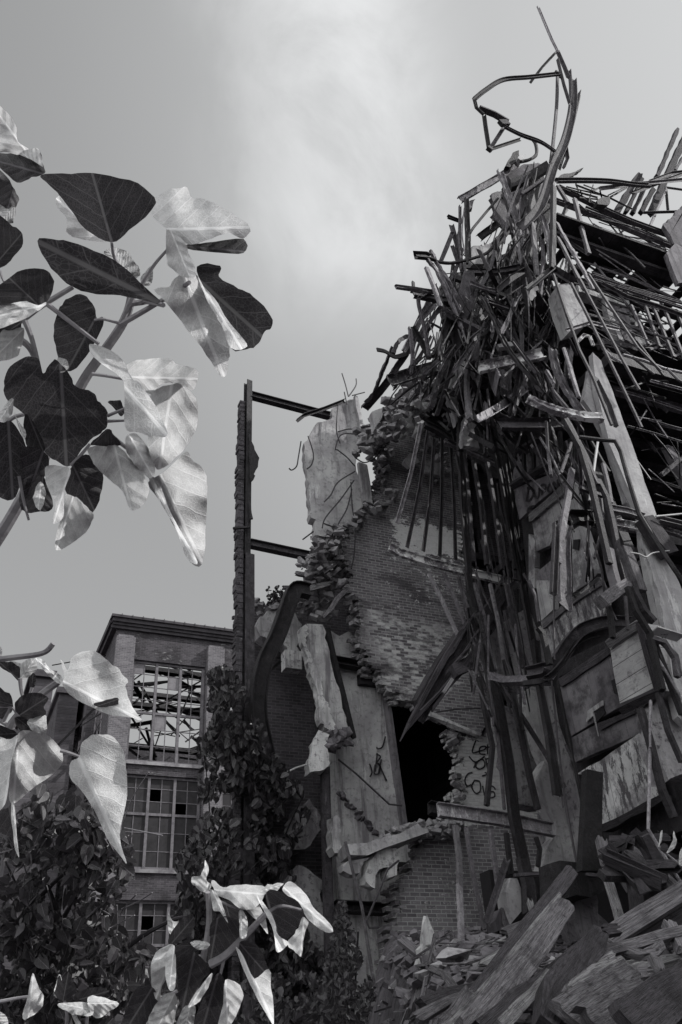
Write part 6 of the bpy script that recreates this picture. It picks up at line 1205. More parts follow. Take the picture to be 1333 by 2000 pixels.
# ================================================================ vegetation
from mathutils.geometry import delaunay_2d_cdt
def leafmat(name, top, under, vein, gloss=.45, trans=.35, bs=.22):
    m = Mat(name, gloss); uv = m.t.outputs['UV']; sp = N(m.nt, 'ShaderNodeSeparateXYZ'); L(m.nt, uv, sp.inputs[0])
    u, v = sp.outputs[0], sp.outputs[1]; av = m.math('ABSOLUTE', v)
    wob = m.math('MULTIPLY', m.math('SUBTRACT', m.noise(uv, 3.0, 3), .5), .10)
    mid = m.rng(av, .012, .035, 1, 0)
    q = m.math('ADD', m.math('SUBTRACT', u, m.math('MULTIPLY', av, .85)), wob)
    fr = m.math('FRACT', m.math('MULTIPLY', q, 4.3)); e = m.math('ABSOLUTE', m.math('SUBTRACT', fr, .5))
    lat = m.rng(e, .0, .05, 1, 0); net = m.rng(m.vor(uv, 24), .0, .09, .45, 0)
    ve = m.math('MAXIMUM', mid, m.math('MAXIMUM', m.math('MULTIPLY', lat, .8), net), clamp=True)
    bl = m.noise(uv, 5.5, 8, .75); cell = m.rng(m.vor(uv, 42), 0, .12, 0, 1); p3 = m.noise(m.t.outputs['Object'], 30, 5, .7)
    front = m.mix(m.math('MULTIPLY', ve, .75), m.mix(m.rng(bl, .35, .7), tint(top), tint(top*.55)), tint(.13))
    back = m.mix(m.math('MULTIPLY', ve, .7), m.mix(m.rng(bl, .35, .65), tint(under), tint(under*.74)), tint(vein))
    c = m.mix(m.g.outputs['Backfacing'], front, back)
    c = m.mix(m.rng(p3, .68, .74, 0, .35), c, tint(top*2)); m.base(m.vary(c, .8, 1.2)); m.b.inputs['Specular IOR Level'].default_value = .3
    hgt = m.math('ADD', m.rng(e, 0, .5, 0, 1.2), m.math('ADD', m.math('MULTIPLY', m.math('SUBTRACT', 1.0, ve), .5), m.math('MULTIPLY', cell, .15))); m.bump(m.math('ADD', hgt, m.math('MULTIPLY', p3, .3)), bs, .003)
    tr = N(m.nt, 'ShaderNodeBsdfTranslucent'); m.put(tr.inputs[0], m.mix(ve, tint(.16), tint(.5))); mx = N(m.nt, 'ShaderNodeMixShader')
    mx.inputs[0].default_value = trans; L(m.nt, m.b.outputs[0], mx.inputs[1]); L(m.nt, tr.outputs[0], mx.inputs[2]); L(m.nt, mx.outputs[0], m.o.inputs[0]); MATS[name] = m.m
leafmat('leaf_big', .024, .46, .64, .6, .05, .7)  # dark and pale sides are leaf colour, also standing in for shade and sunlight
leafmat('leaf_shrub', .014, .034, .06, .45, .08, .0); leafmat('leaf_ivy', .013, .03, .05, .38, .05, .0)
plain('stem', .24, .7, .4, 20); plain('stem_dark', .03, .9, .4, 20)
def bigleaf(parent, view, poly, base, tip, side=1, t=2.3, tilt=(0, 0), fold=.35, wave=.012, seed=0, bend=.0):
    """leaf blade: its outline, filled with a fine net that is folded on the midrib, arched and rippled"""
    rr = random.Random(seed); P2 = [Vector(full(view, *p)) for p in poly]; B = Vector(full(view, *base)); T = Vector(full(view, *tip))
    # round the outline off and give it a slightly wavy margin
    q = []; n = len(P2)
    for i in range(n):
        p0, p1, p2, p3 = P2[i-1], P2[i], P2[(i+1) % n], P2[(i+2) % n]
        for k in range(4):
            s = k/4; q.append(.5*((2*p1)+(-p0+p2)*s+(2*p0-5*p1+4*p2-p3)*s*s+(-p0+3*p1-3*p2+p3)*s**3))
    mg = rr.uniform(0, 9); q = [p + (p-(B+T)/2).normalized()*(noise.noise(Vector((p.x*.09, p.y*.09, mg)))*3.2 + noise.noise(Vector((p.x*.3, p.y*.3, mg)))*1.2) for p in q]
    n = len(q); xs = [p.x for p in q]; ys = [p.y for p in q]; st = max(5, min(9, (max(xs)-min(xs))/12)); pts = list(q)
    y = min(ys)
    pl = [(p.x, p.y) for p in q]
    while y < max(ys):
        x = min(xs)
        while x < max(xs):
            xx, yy = x+rr.uniform(-.3, .3)*st, y+rr.uniform(-.3, .3)*st
            if inside(xx, yy, pl) and min((a-Vector((xx, yy))).length for a in q) > st*.5: pts.append(Vector((xx, yy)))
            x += st
        y += st
    r = delaunay_2d_cdt([Vector((p.x, p.y)) for p in pts], [], [list(range(n))], 1, 1e-4)
    V2, F2 = r[0], r[2]; ax = (T-B); L_ = max(ax.length, 1); ax.normalize(); nr = Vector((-ax.y, ax.x)); half = max(10, max(abs((p-B).dot(nr)) for p in q))
    vs = []; uvp = []; sx, sy = rr.uniform(0, 9), rr.uniform(0, 9)
    tl = (tilt[0] + (.25 if side < 0 else 0), -tilt[1] - (.45 if side < 0 else -.2))
    for p in V2:
        d = p-B; u = d.dot(ax)/L_; v = d.dot(nr)/half; w = half/FPX*t
        z = fold*abs(v)*w*(1.5 if side > 0 else 1.2) + wave*math.sin(u*14+sx+v*2)*abs(v)**1.5 + wave*(3.2 if side < 0 else 1.6)*noise.noise(Vector((p.x*.016+sx, p.y*.016+sy, seed))) + bend*(u-.4)**2*L_/FPX*t
        z += tl[0]*d.x/FPX*t + tl[1]*d.y/FPX*t
        lateral = math.sin((u-abs(v)*.5)*40)*.0004*side; vs.append(CAM + ray(p.x, p.y)*(t+z+lateral)); uvp.append((u, v*half/L_*1.3))
    fs = []
    for f in F2:
        f = list(f)
        a, b, c = vs[f[0]], vs[f[1]], vs[f[2]]; nn = (b-a).cross(c-a); tocam = CAM-a
        if (nn.dot(tocam) > 0) != (side > 0): f.reverse()
        fs.append(f)
    m = MB(); m.add(vs, fs, [[uvp[i] for i in f] for f in fs]); o = m.build('leaf', 'leaf_big', parent, smooth=True)
    return o
def stems(parent, view, lst, t):
    for i, (w, pts) in enumerate(lst):
        m = MB(); P3 = [CAM+ray(*full(view, p[0], p[1]))*(t+(p[2] if len(p) > 2 else 0)) for p in pts]
        sweep(m, P3, 'rod', w, w, smoothp=len(P3) > 2, taper=.7); m.build('branch' if w > .012 else 'leaf_stalk', 'stem', parent)
# --- upper left branch
p1 = empty('broadleaf_plant', (-.2, 1.2, 0), 'large leaved branch in the upper left, closest to the viewer', 'plant')
LV = [
 ('K', [(190, 385), (330, 378), (470, 380), (640, 425), (725, 515), (600, 640), (520, 698), (400, 640), (340, 560), (280, 480), (230, 430)], (520, 695), (430, 380), 1, 2.30, (.1, -.9), .35, .010),
 ('K', [(275, 480), (260, 520), (310, 590), (320, 660), (420, 690), (500, 690), (400, 600), (310, 520)], (500, 690), (265, 500), -1, 2.36, (.5, .2), .3, .01),
 ('K', [(700, 560), (740, 480), (860, 440), (890, 490), (950, 497), (1050, 545), (1165, 630), (1130, 680), (1060, 655), (960, 690), (870, 705), (780, 640)], (775, 640), (1165, 630), -1, 2.34, (-.2, .5), .3, .012),
 ('K', [(870, 708), (960, 700), (1130, 682), (1132, 748), (1000, 745), (880, 730)], (870, 715), (1132, 740), 1, 2.33, (.2, .8), .2, .008),
 ('K', [(775, 640), (855, 690), (870, 720), (915, 850), (850, 855), (800, 820), (780, 780)], (800, 660), (880, 855), -1, 2.30, (-.3, .2), .3, .01),
 ('K', [(175, 692), (270, 685), (400, 720), (560, 800), (680, 910), (765, 990), (700, 975), (560, 945), (420, 935), (340, 905), (240, 820)], (765, 990), (175, 692), 1, 2.22, (.0, -.7), .3, .012),
 ('K', [(485, 750), (520, 725), (590, 740), (625, 790), (650, 830), (600, 840), (550, 800)], (550, 800), (500, 730), -1, 2.42, (.3, .3), .3, .01),
 ('K', [(655, 860), (700, 810), (712, 830), (700, 900), (660, 890)], (660, 890), (705, 812), -1, 2.42, (-.3, .3), .3, .01),
 ('K', [(590, 800), (640, 800), (650, 850), (620, 870), (590, 840)], (620, 870), (630, 800), -1, 2.43, (-.3, .3), .3, .01),
 ('K', [(770, 975), (720, 920), (790, 900), (840, 845), (930, 860), (1000, 960), (1050, 1070), (1070, 1180), (1065, 1240), (1040, 1330), (960, 1220), (870, 1100)], (860, 870), (1040, 1330), -1, 2.32, (.5, -.1), .4, .016),
 ('K', [(915, 810), (1025, 808), (1020, 860), (1110, 910), (1180, 950), (1262, 1040), (1262, 1100), (1230, 1110), (1200, 1170), (1165, 1190), (1075, 1190), (1030, 1050), (960, 930)], (900, 850), (1235, 1150), 1, 2.36, (-.6, -.6), .5, .03),
 ('K', [(940, 900), (1000, 960), (1060, 1060), (1110, 1120), (1150, 1180), (1075, 1190), (1030, 1080), (970, 980)], (930, 890), (1120, 1190), -1, 2.33, (.2, .3), .2, .012),
 ('K', [(320, 960), (390, 940), (440, 1000), (450, 1050), (480, 1045), (470, 1110), (400, 1230), (345, 1290), (290, 1290), (265, 1200), (250, 1110), (280, 1000)], (440, 1060), (315, 1290), 1, 2.40, (.4, -.6), .35, .012),
 ('K', [(-30, 55), (20, 85), (60, 120), (80, 180), (85, 230), (140, 270), (100, 290), (20, 280), (-60, 285)], (120, 275), (-40, 60), -1, 2.34, (.6, -.2), .2, .012),
 ('K', [(-60, 285), (60, 285), (100, 290), (130, 280), (180, 265), (200, 330), (210, 380), (150, 395), (80, 420), (0, 350), (-60, 340)], (205, 380), (-40, 310), 1, 2.30, (-.2, .6), .35, .02),
 ('K', [(90, 285), (160, 262), (190, 285), (200, 345), (160, 320)], (195, 360), (100, 280), -1, 2.28, (-.3, .3), .3, .015),
 ('K', [(-40, 350), (30, 390), (60, 440), (90, 500), (60, 560), (60, 610), (0, 570), (-60, 500)], (70, 430), (20, 600), 1, 2.36, (.4, .2), .4, .02),
 ('K', [(0, 520), (70, 540), (55, 612), (0, 575)], (60, 540), (10, 590), -1, 2.35, (.0, .2), .4, .01),
 ('K', [(-40, 570), (60, 620), (105, 660), (100, 720), (60, 770), (20, 810), (-40, 800)], (-20, 800), (100, 660), 1, 2.34, (.3, -.6), .3, .012),
 ('K', [(-40, 940), (60, 850), (140, 818), (220, 830), (250, 880), (230, 960), (180, 990), (100, 970), (-40, 1005)], (190, 1000), (40, 860), 1, 2.28, (.1, -.7), .3, .012),
 ('K', [(-40, 1000), (90, 975), (180, 985), (215, 975), (200, 1000), (100, 1060), (-40, 1100)], (205, 990), (-40, 1050), -1, 2.32, (.2, .5), .2, .01),
 ('K', [(-40, 1120), (60, 1100), (112, 1100), (95, 1200), (60, 1240), (-40, 1240)], (100, 1110), (-20, 1230), -1, 2.33, (.2, .4), .3, .012),
 ('K', [(-40, 1060), (60, 1050), (100, 1090), (20, 1190), (-40, 1180)], (100, 1070), (-30, 1160), 1, 2.31, (.2, -.4), .3, .012),
 ('J', [(30, 330), (20, 250), (50, 180), (120, 140), (180, 145), (200, 210), (240, 160), (270, 155), (330, 220), (350, 270), (430, 300), (455, 340), (495, 380), (500, 450), (470, 490), (400, 540), (330, 640), (260, 620), (200, 560), (170, 470), (110, 400)], (285, 210), (310, 640), 1, 2.15, (.15, -1.1), .2, .01),
 ('J', [(270, 140), (310, 150), (315, 190), (280, 210), (268, 180)], (280, 210), (300, 145), -1, 2.14, (0, .3), .2, .004),
 ('J', [(415, 80), (460, 85), (540, 120), (590, 180), (605, 230), (650, 260), (720, 360), (780, 490), (740, 510), (640, 490), (582, 460), (580, 290), (560, 230), (440, 140)], (420, 100), (770, 495), -1, 2.2, (-.2, .3), .35, .014),
 ('J', [(590, 180), (640, 150), (780, 143), (830, 170), (915, 195), (915, 260), (890, 290), (850, 270), (760, 255), (700, 310), (620, 240)], (600, 230), (915, 240), -1, 2.38, (.5, .4), .4, .02),
 ('J', [(700, 320), (740, 280), (820, 262), (880, 290), (915, 340), (922, 400), (900, 500), (850, 570), (780, 640), (730, 660), (690, 560), (700, 440)], (800, 262), (740, 660), -1, 2.34, (.9, -.2), .45, .02),
 ('J', [(865, 575), (900, 620), (950, 660), (965, 740), (960, 900), (940, 1100), (870, 1070), (820, 940), (740, 800), (690, 720), (780, 660)], (730, 660), (940, 1100), -1, 2.32, (.8, -.3), .5, .018),
 ('J', [(690, 690), (740, 720), (790, 850), (850, 960), (920, 1090), (870, 1070), (820, 940), (740, 800)], (700, 700), (910, 1090), -1, 2.30, (-.3, .4), .2, .01),
 ('J', [(415, 560), (530, 540), (600, 600), (680, 700), (690, 780), (660, 830), (610, 850), (570, 760), (480, 680), (430, 620)], (530, 545), (610, 850), -1, 2.25, (-.2, .2), .35, .014),
 ('J', [(590, 500), (640, 500), (690, 560), (725, 640), (700, 700), (640, 650), (590, 580)], (600, 500), (710, 690), -1, 2.27, (.1, .2), .3, .012),
 ('J', [(400, 590), (470, 640), (482, 700), (460, 800), (430, 860), (370, 800), (310, 770), (310, 700), (340, 640)], (340, 640), (440, 850), 1, 2.30, (.3, -.6), .3, .012),
 ('J', [(310, 775), (370, 805), (432, 860), (430, 900), (380, 970), (262, 1035), (270, 930), (300, 820)], (340, 780), (265, 1030), -1, 2.31, (.3, .2), .3, .012),
 ('J', [(210, 650), (250, 640), (330, 660), (300, 760), (295, 880), (245, 905), (260, 820), (220, 740)], (330, 650), (250, 905), -1, 2.18, (-.2, .3), .4, .012),
 ('J', [(-40, 470), (20, 440), (60, 440), (110, 520), (125, 600), (100, 700), (60, 800), (-40, 740)], (40, 440), (60, 795), 1, 2.22, (.3, -.6), .3, .012),
 ('J', [(120, 400), (180, 480), (210, 570), (150, 570), (115, 520)], (130, 400), (200, 570), 1, 2.25, (.3, -.6), .3, .012),
 ('J', [(110, 560), (200, 570), (230, 640), (170, 760), (110, 850), (90, 780), (100, 680)], (200, 580), (110, 850), 1, 2.28, (.4, -.5), .4, .012),
 ('J', [(120, 720), (200, 690), (250, 830), (190, 855), (110, 850)], (200, 690), (190, 855), 1, 2.3, (.4, -.5), .4, .012),
 ('J', [(155, 790), (190, 710), (215, 770), (190, 850)], (190, 715), (180, 850), -1, 2.27, (.1, .3), .3, .01),
 ('J', [(-10, 420), (40, 340), (65, 335), (55, 400), (20, 440)], (60, 340), (0, 430), -1, 2.2, (0, .3), .3, .01),
 ('J', [(70, 400), (85, 430), (120, 480), (115, 525), (90, 470)], (75, 400), (115, 520), -1, 2.2, (0, .3), .3, .008),
 ('J', [(505, 345), (560, 338), (580, 390), (560, 410), (530, 370)], (575, 400), (508, 345), 1, 2.4, (0, -.3), .3, .008),
 ('J', [(420, 540), (500, 470), (530, 500), (560, 545), (480, 550)], (500, 475), (430, 545), 1, 2.2, (.2, -.6), .3, .01),
]
for i, l in enumerate(LV): bigleaf(p1, l[0], l[1], l[2], l[3], l[4], l[5], l[6], l[7], l[8], seed=i)
stems(p1, 'J', [(.034, [(-60, 1060, .0), (30, 920, .0), (110, 780, .02), (230, 560, .04), (330, 360, .05), (400, 230, .05), (470, 130, .05), (560, 0, .05), (600, -90, .03), (615, -180, .03)])], 2.42)
stems(p1, 'K', [(.018, [(600, 985), (690, 975), (760, 990, -.2)]), (.017, [(560, 1080), (700, 1000), (800, 940), (880, 885, -.1)]), (.011, [(560, 820), (530, 760), (520, 695, -.08)]), (.011, [(660, 895), (720, 800), (790, 720)]), (.009, [(560, 1075), (480, 1055), (440, 1060)]),
                (.020, [(-40, 1120), (100, 1060), (200, 990), (340, 905)]), (.014, [(220, 985), (330, 1070), (460, 1170)]), (.018, [(115, 1060), (150, 1150), (190, 1310)]), (.022, [(-40, 1110), (70, 1140), (140, 1190), (185, 1300)]), (.008, [(0, 830), (20, 880), (60, 900)]), (.02, [(640, 900), (610, 970), (560, 1080)])], 2.38)
stems(p1, 'J', [(.010, [(430, 215), (500, 225), (580, 240)]), (.014, [(490, 480), (540, 520), (590, 560)]), (.010, [(500, 410), (560, 385), (620, 360)]), (.009, [(500, 435), (580, 432)]), (.014, [(0, 480), (60, 420), (130, 400)]), (.011, [(330, 640), (370, 600), (420, 540)]), (.010, [(90, 690), (110, 800), (135, 895)])], 2.32)
# --- left middle branch
p2 = empty('broadleaf_plant', (-.5, 1.6, 0), 'large leaved branch at the middle left, in front of the brick factory', 'plant')
LV = [
 ('X', [(330, 390), (345, 400), (370, 440), (400, 360), (510, 335), (570, 380), (650, 440), (695, 505), (680, 530), (720, 640), (775, 720), (720, 700), (640, 690), (560, 670), (500, 640), (400, 590), (340, 520), (350, 470)], (330, 500), (775, 720), -1, 2.30, (-.1, .1), .35, .018),
 ('X', [(190, 375), (240, 390), (270, 430), (330, 470), (345, 500), (310, 510), (250, 450)], (330, 500), (190, 375), -1, 2.31, (.1, .5), .3, .01),
 ('X', [(510, 625), (560, 610), (640, 590), (645, 640), (600, 665), (550, 655)], (640, 600), (520, 640), 1, 2.27, (0, -.8), .2, .006),
 ('X', [(380, 940), (430, 910), (440, 850), (490, 800), (560, 788), (620, 810), (670, 880), (685, 970), (690, 1120), (650, 1340), (690, 1490), (640, 1430), (580, 1350), (510, 1200), (440, 1090), (385, 1030)], (420, 905), (690, 1490), -1, 2.25, (-.15, .05), .30, .012),
 ('X', [(100, 790), (160, 770), (250, 790), (320, 850), (345, 900), (330, 960), (270, 1020), (170, 1090), (70, 1170), (50, 1100), (60, 950)], (100, 785), (75, 1170), -1, 2.28, (.6, -.9), .5, .02),
 ('X', [(-40, 840), (60, 815), (100, 800), (60, 950), (45, 1100), (20, 1180), (-40, 1200)], (100, 785), (20, 1190), -1, 2.28, (-.3, .3), .3, .012),
 ('X', [(30, 1190), (75, 1170), (90, 1330), (105, 1460), (60, 1360), (-40, 1290), (-40, 1210)], (50, 1180), (105, 1460), 1, 2.3, (.2, -.4), .3, .012),
 ('X', [(60, 1180), (80, 1170), (92, 1330), (105, 1460), (75, 1370)], (70, 1175), (104, 1455), -1, 2.28, (-.2, .3), .1, .004),
 ('X', [(80, 630), (120, 580), (180, 562), (260, 585), (240, 640), (250, 680), (180, 710), (110, 690)], (100, 690), (255, 590), 1, 2.34, (.1, -.7), .3, .012),
 ('X', [(150, 720), (240, 685), (258, 740), (240, 790), (180, 770)], (150, 720), (255, 760), -1, 2.35, (0, .4), .3, .012),
 ('X', [(80, 700), (140, 700), (190, 770), (110, 770)], (90, 700), (180, 768), 1, 2.33, (.1, -.7), .3, .01),
 ('X', [(-40, 530), (50, 570), (75, 620), (50, 680), (-40, 720)], (70, 630), (-40, 600), 1, 2.35, (.3, -.6), .3, .012),
 ('X', [(0, 400), (60, 395), (110, 440), (105, 500), (60, 460), (10, 430)], (110, 495), (5, 405), 1, 2.36, (.2, -.5), .3, .01),
 ('X', [(60, 395), (120, 400), (180, 370), (200, 430), (170, 470), (115, 495), (112, 440)], (112, 490), (185, 385), -1, 2.36, (-.2, .4), .4, .012),
 ('X', [(160, 500), (180, 455), (200, 490), (195, 520), (175, 540)], (172, 540), (182, 457), 1, 2.36, (.2, -.3), .3, .01),
 ('X', [(-40, 740), (60, 760), (95, 790), (60, 812), (-40, 845)], (90, 785), (-40, 790), 1, 2.32, (.2, -.9), .3, .01),
 ('X', [(-40, 290), (10, 330), (0, 400), (-40, 380)], (-30, 380), (5, 320), -1, 2.36, (-.2, .4), .4, .012)]
for i, l in enumerate(LV): bigleaf(p2, l[0], l[1], l[2], l[3], l[4], l[5], l[6], l[7], l[8], seed=100+i)
stems(p2, 'X', [(.026, [(40, 780), (90, 700), (190, 600), (320, 505)]), (.020, [(-60, 390), (60, 375), (230, 350), (290, 298)]), (.012, [(110, 485), (118, 560), (135, 610)]), (.009, [(175, 535), (160, 580), (145, 610)]), (.012, [(330, 878), (380, 892), (430, 910)]), (.012, [(-40, 640), (60, 640), (100, 690)]), (.010, [(20, 720), (50, 660), (60, 620)]), (.014, [(-40, 690), (40, 740), (100, 785)])], 2.36)
# --- lower middle plant
p3 = empty('broadleaf_plant', (.9, 2.4, 0), 'young large leaved plant rising at the bottom middle, its leaves drooping', 'plant')
LV = [
 ('Z', [(755, 430), (790, 425), (805, 400), (810, 365), (825, 400), (815, 440), (835, 460), (820, 490), (770, 470)], (822, 490), (810, 365), -1, 3.0, (.2, .2), .4, .012),
 ('Z', [(835, 455), (850, 445), (880, 470), (950, 460), (1030, 465), (1050, 490), (1020, 540), (960, 560), (900, 520), (860, 500)], (830, 480), (1050, 500), -1, 3.0, (-.2, .5), .4, .022),
 ('Z', [(830, 480), (860, 500), (880, 545), (900, 610), (870, 570), (845, 560), (835, 520)], (835, 480), (898, 608), -1, 2.95, (0, .1), .4, .01),
 ('Z', [(960, 540), (1010, 530), (1035, 560), (1050, 600), (1058, 655), (1030, 620), (1000, 590)], (970, 540), (1058, 655), -1, 3.0, (0, .2), .4, .01),
 ('Z', [(880, 530), (940, 525), (950, 560), (920, 620), (880, 590)], (890, 530), (915, 620), 1, 3.02, (0, -.6), .3, .01),
 ('Z', [(830, 620), (860, 590), (920, 590), (950, 640), (930, 700), (880, 740), (825, 770), (825, 700)], (860, 590), (830, 770), 1, 2.9, (.2, -.8), .3, .01),
 ('Z', [(945, 560), (975, 590), (975, 660), (950, 670), (945, 620)], (950, 560), (955, 670), -1, 2.95, (0, .2), .3, .01),
 ('Z', [(1050, 490), (1100, 485), (1170, 520), (1200, 570), (1180, 620), (1140, 670), (1100, 690), (1080, 620), (1060, 560)], (1050, 500), (1110, 700), 1, 2.92, (.3, -.9), .3, .012),
 ('Z', [(1010, 500), (1040, 530), (1080, 590), (1100, 660), (1140, 690), (1095, 725), (1085, 680), (1070, 610), (1040, 560)], (1015, 510), (1100, 720), -1, 2.9, (0, .2), .3, .01),
 ('Z', [(1030, 480), (1060, 460), (1120, 455), (1090, 485), (1050, 500)], (1035, 485), (1120, 458), -1, 2.95, (0, .4), .3, .008),
 ('Z', [(1115, 470), (1150, 450), (1200, 490), (1240, 550), (1290, 600), (1318, 648), (1270, 640), (1210, 590), (1180, 530), (1130, 500)], (1120, 475), (1318, 648), -1, 2.9, (.0, .1), .25, .01),
 ('Z', [(1195, 590), (1218, 610), (1200, 660), (1190, 742), (1160, 720), (1135, 690), (1170, 640)], (1200, 590), (1185, 740), -1, 2.9, (.2, .1), .4, .01),
 ('Z', [(945, 690), (1000, 690), (1040, 740), (1060, 800), (1010, 830), (970, 770)], (945, 690), (1050, 810), 1, 2.92, (.3, -.7), .2, .01),
 ('Z', [(930, 705), (960, 740), (1005, 830), (1060, 795), (1075, 900), (1080, 1010), (1040, 950), (1000, 880), (960, 790)], (940, 700), (1080, 1010), -1, 2.93, (.0, .1), .35, .012),
 ('Z', [(700, 700), (760, 720), (830, 790), (800, 840), (760, 900), (730, 955), (710, 930), (700, 840), (690, 760)], (770, 720), (720, 955), 1, 2.85, (.3, -.8), .3, .012),
 ('Z', [(836, 810), (800, 850), (760, 905), (745, 945), (790, 920), (830, 850)], (832, 812), (748, 945), -1, 2.86, (.0, .2), .2, .01),
 ('Z', [(790, 930), (860, 810), (890, 860), (880, 950), (860, 1030), (770, 1030)], (860, 812), (800, 1030), 1, 2.88, (.2, -.8), .3, .01),
 ('Z', [(890, 835), (940, 850), (958, 900), (940, 960), (900, 1030), (860, 1030), (880, 930)], (890, 835), (900, 1030), -1, 2.88, (.7, -.2), .4, .012),
 ('Z', [(600, 760), (640, 710), (690, 700), (690, 790), (640, 860), (630, 920), (600, 870)], (690, 705), (620, 900), -1, 2.95, (.5, -.2), .4, .012),
 ('Z', [(650, 760), (690, 700), (692, 860), (665, 870)], (688, 705), (670, 865), -1, 2.9, (-.2, .3), .2, .008),
 ('Z', [(590, 980), (640, 900), (690, 890), (700, 940), (670, 1030), (580, 1030)], (690, 890), (620, 1030), -1, 2.9, (.5, -.3), .4, .014),
 ('Z', [(665, 565), (680, 600), (720, 610), (735, 640), (690, 670), (665, 640)], (700, 665), (668, 566), -1, 3.0, (.2, .1), .4, .012),
 ('Z', [(710, 600), (760, 580), (770, 620), (750, 660), (690, 690), (665, 680)], (680, 690), (765, 590), 1, 3.0, (.2, -.5), .4, .012),
 ('Z', [(490, 980), (540, 870), (600, 865), (620, 920), (570, 1030), (480, 1030)], (600, 870), (500, 1030), 1, 2.85, (.3, -.8), .3, .012),
 ('Z', [(710, 690), (760, 680), (780, 720), (740, 740), (700, 720)], (770, 700), (705, 700), 1, 2.9, (.1, -.8), .3, .01),
 ('Z', [(750, 690), (800, 680), (830, 700), (790, 720)], (825, 700), (755, 690), -1, 2.9, (.1, .4), .3, .01),
 ('Z', [(720, 950), (770, 940), (760, 1030), (710, 1030)], (750, 945), (730, 1030), -1, 2.9, (.1, .2), .3, .01)]
for i, l in enumerate(LV): bigleaf(p3, l[0], l[1], l[2], l[3], l[4], l[5], l[6], l[7], l[8], seed=200+i)
stems(p3, 'Z', [(.030, [(700, 1040, .1), (770, 860, .1), (800, 760), (825, 620), (822, 490)]), (.030, [(830, 775), (890, 740), (960, 670), (1055, 570)]), (.014, [(1040, 590), (1100, 545), (1190, 560)]), (.014, [(885, 750), (870, 820)]), (.012, [(790, 740), (760, 800), (740, 840)]), (.010, [(820, 500), (900, 540), (960, 560)]), (.012, [(700, 880), (640, 920), (600, 1000)])], 2.98)
# --- small shoots low left
p4 = empty('broadleaf_plant', (-.1, 1.9, 0), 'low shoots with bright edged leaves along the bottom left', 'plant')
LV = [
 ('Z', [(230, 930), (340, 925), (370, 960), (345, 980), (260, 960)], (345, 950), (232, 930), -1, 3.2, (.1, .5), .3, .012),
 ('Z', [(350, 905), (400, 902), (470, 930), (430, 960), (390, 990), (355, 960)], (355, 930), (470, 932), -1, 3.2, (.1, .4), .4, .015),
 ('Z', [(215, 890), (235, 820), (250, 850), (275, 805), (300, 880), (280, 920), (230, 910)], (250, 915), (270, 810), 1, 3.25, (.1, -.6), .4, .012),
 ('Z', [(212, 890), (232, 815), (245, 830), (235, 880), (225, 905)], (225, 905), (234, 816), -1, 3.24, (.1, .3), .2, .01),
 ('Z', [(90, 990), (110, 900), (130, 810), (150, 860), (175, 910), (150, 960)], (110, 990), (132, 812), -1, 3.2, (.6, -.2), .4, .012),
 ('Z', [(285, 965), (300, 970), (320, 1010), (300, 1010)], (288, 967), (315, 1010), -1, 3.2, (.1, .3), .3, .01),
 ('Z', [(300, 890), (380, 865), (430, 880), (400, 900), (340, 925)], (310, 915), (430, 880), 1, 3.3, (.1, -.6), .3, .01),
 ('Z', [(-40, 960), (20, 970), (30, 1030), (-40, 1030)], (-30, 970), (25, 1020), -1, 3.2, (.5, -.2), .4, .01)]
for i, l in enumerate(LV): bigleaf(p4, l[0], l[1], l[2], l[3], l[4], l[5], l[6], l[7], l[8], seed=300+i)
stems(p4, 'Z', [(.014, [(-40, 930), (60, 910), (130, 900)]), (.016, [(260, 1040), (265, 980), (255, 915)]), (.014, [(340, 1040), (345, 980), (350, 930)])], 3.25)

# --- leaf masses of small leaves: each leaf a folded blade of its own
def small_leaf(m, c, ax, nr, s, fold=.35, long=1.25):
    ax = ax.normalized(); sd = ax.cross(nr).normalized(); up = sd.cross(ax).normalized(); b = c - ax*s*.5*long; t = c + ax*s*.62*long
    R5 = ((-.08, .26), (.12, .47), (.42, .50), (.72, .32), (.92, .12)); cv = (t-b).length
    Lf = [b+ax*cv*u+(sd+up*fold)*s*w for u, w in R5]; Rt = [b+ax*cv*u+(-sd+up*fold)*s*w for u, w in R5]; mid = b+ax*s*.5-up*s*.04
    pts = [b]+Lf+[t]+Rt[::-1]+[mid]
    uv = [(0, 0)]+[(u, w) for u, w in R5]+[(1, 0)]+[(u, -w) for u, w in R5][::-1]+[(.5, 0)]
    fs = [(0, 1, 2, 12), (12, 2, 3, 4), (12, 4, 5, 6), (12, 6, 7, 8), (12, 8, 9, 10), (0, 12, 10, 11)]
    m.add(pts, fs, [[uv[i] for i in f] for f in fs])
def rv(rr): return Vector((rr.gauss(0, 1), rr.gauss(0, 1), rr.gauss(0, 1))).normalized()
def foliage(parent, name, polys, n, size, dr, mat, seed, clump=.0, down=.7):
    rr = random.Random(seed); m = MB(); c = 0
    while c < n:
        pl, w = rr.choice(polys), 1
        xs = [p[0] for p in pl]; ys = [p[1] for p in pl]; x, y = rr.uniform(min(xs), max(xs)), rr.uniform(min(ys), max(ys))
        if not inside(x, y, pl): continue
        if clump and noise.noise(Vector((x*.022, y*.022, seed))) + rr.uniform(-.25, .25) < clump: continue
        t = rr.uniform(*dr); s = rr.uniform(*size)
        small_leaf(m, CAM+ray(x, y)*t, (rv(rr)*.8+Vector((0, 0, -down))), rv(rr)+Vector((0, -.5, .4)), s, rr.uniform(.1, .6)); c += 1
    return m.build(name, mat, parent)
sh = empty('tree', (-.9, 5, 0), 'bushy young tree with small dark heart shaped leaves filling the lower left corner', 'tree')
P_a = [(-60, 1660), (40, 1600), (110, 1560), (180, 1600), (230, 1640), (255, 1700), (225, 1760), (230, 1800), (160, 1830), (-60, 1830)]
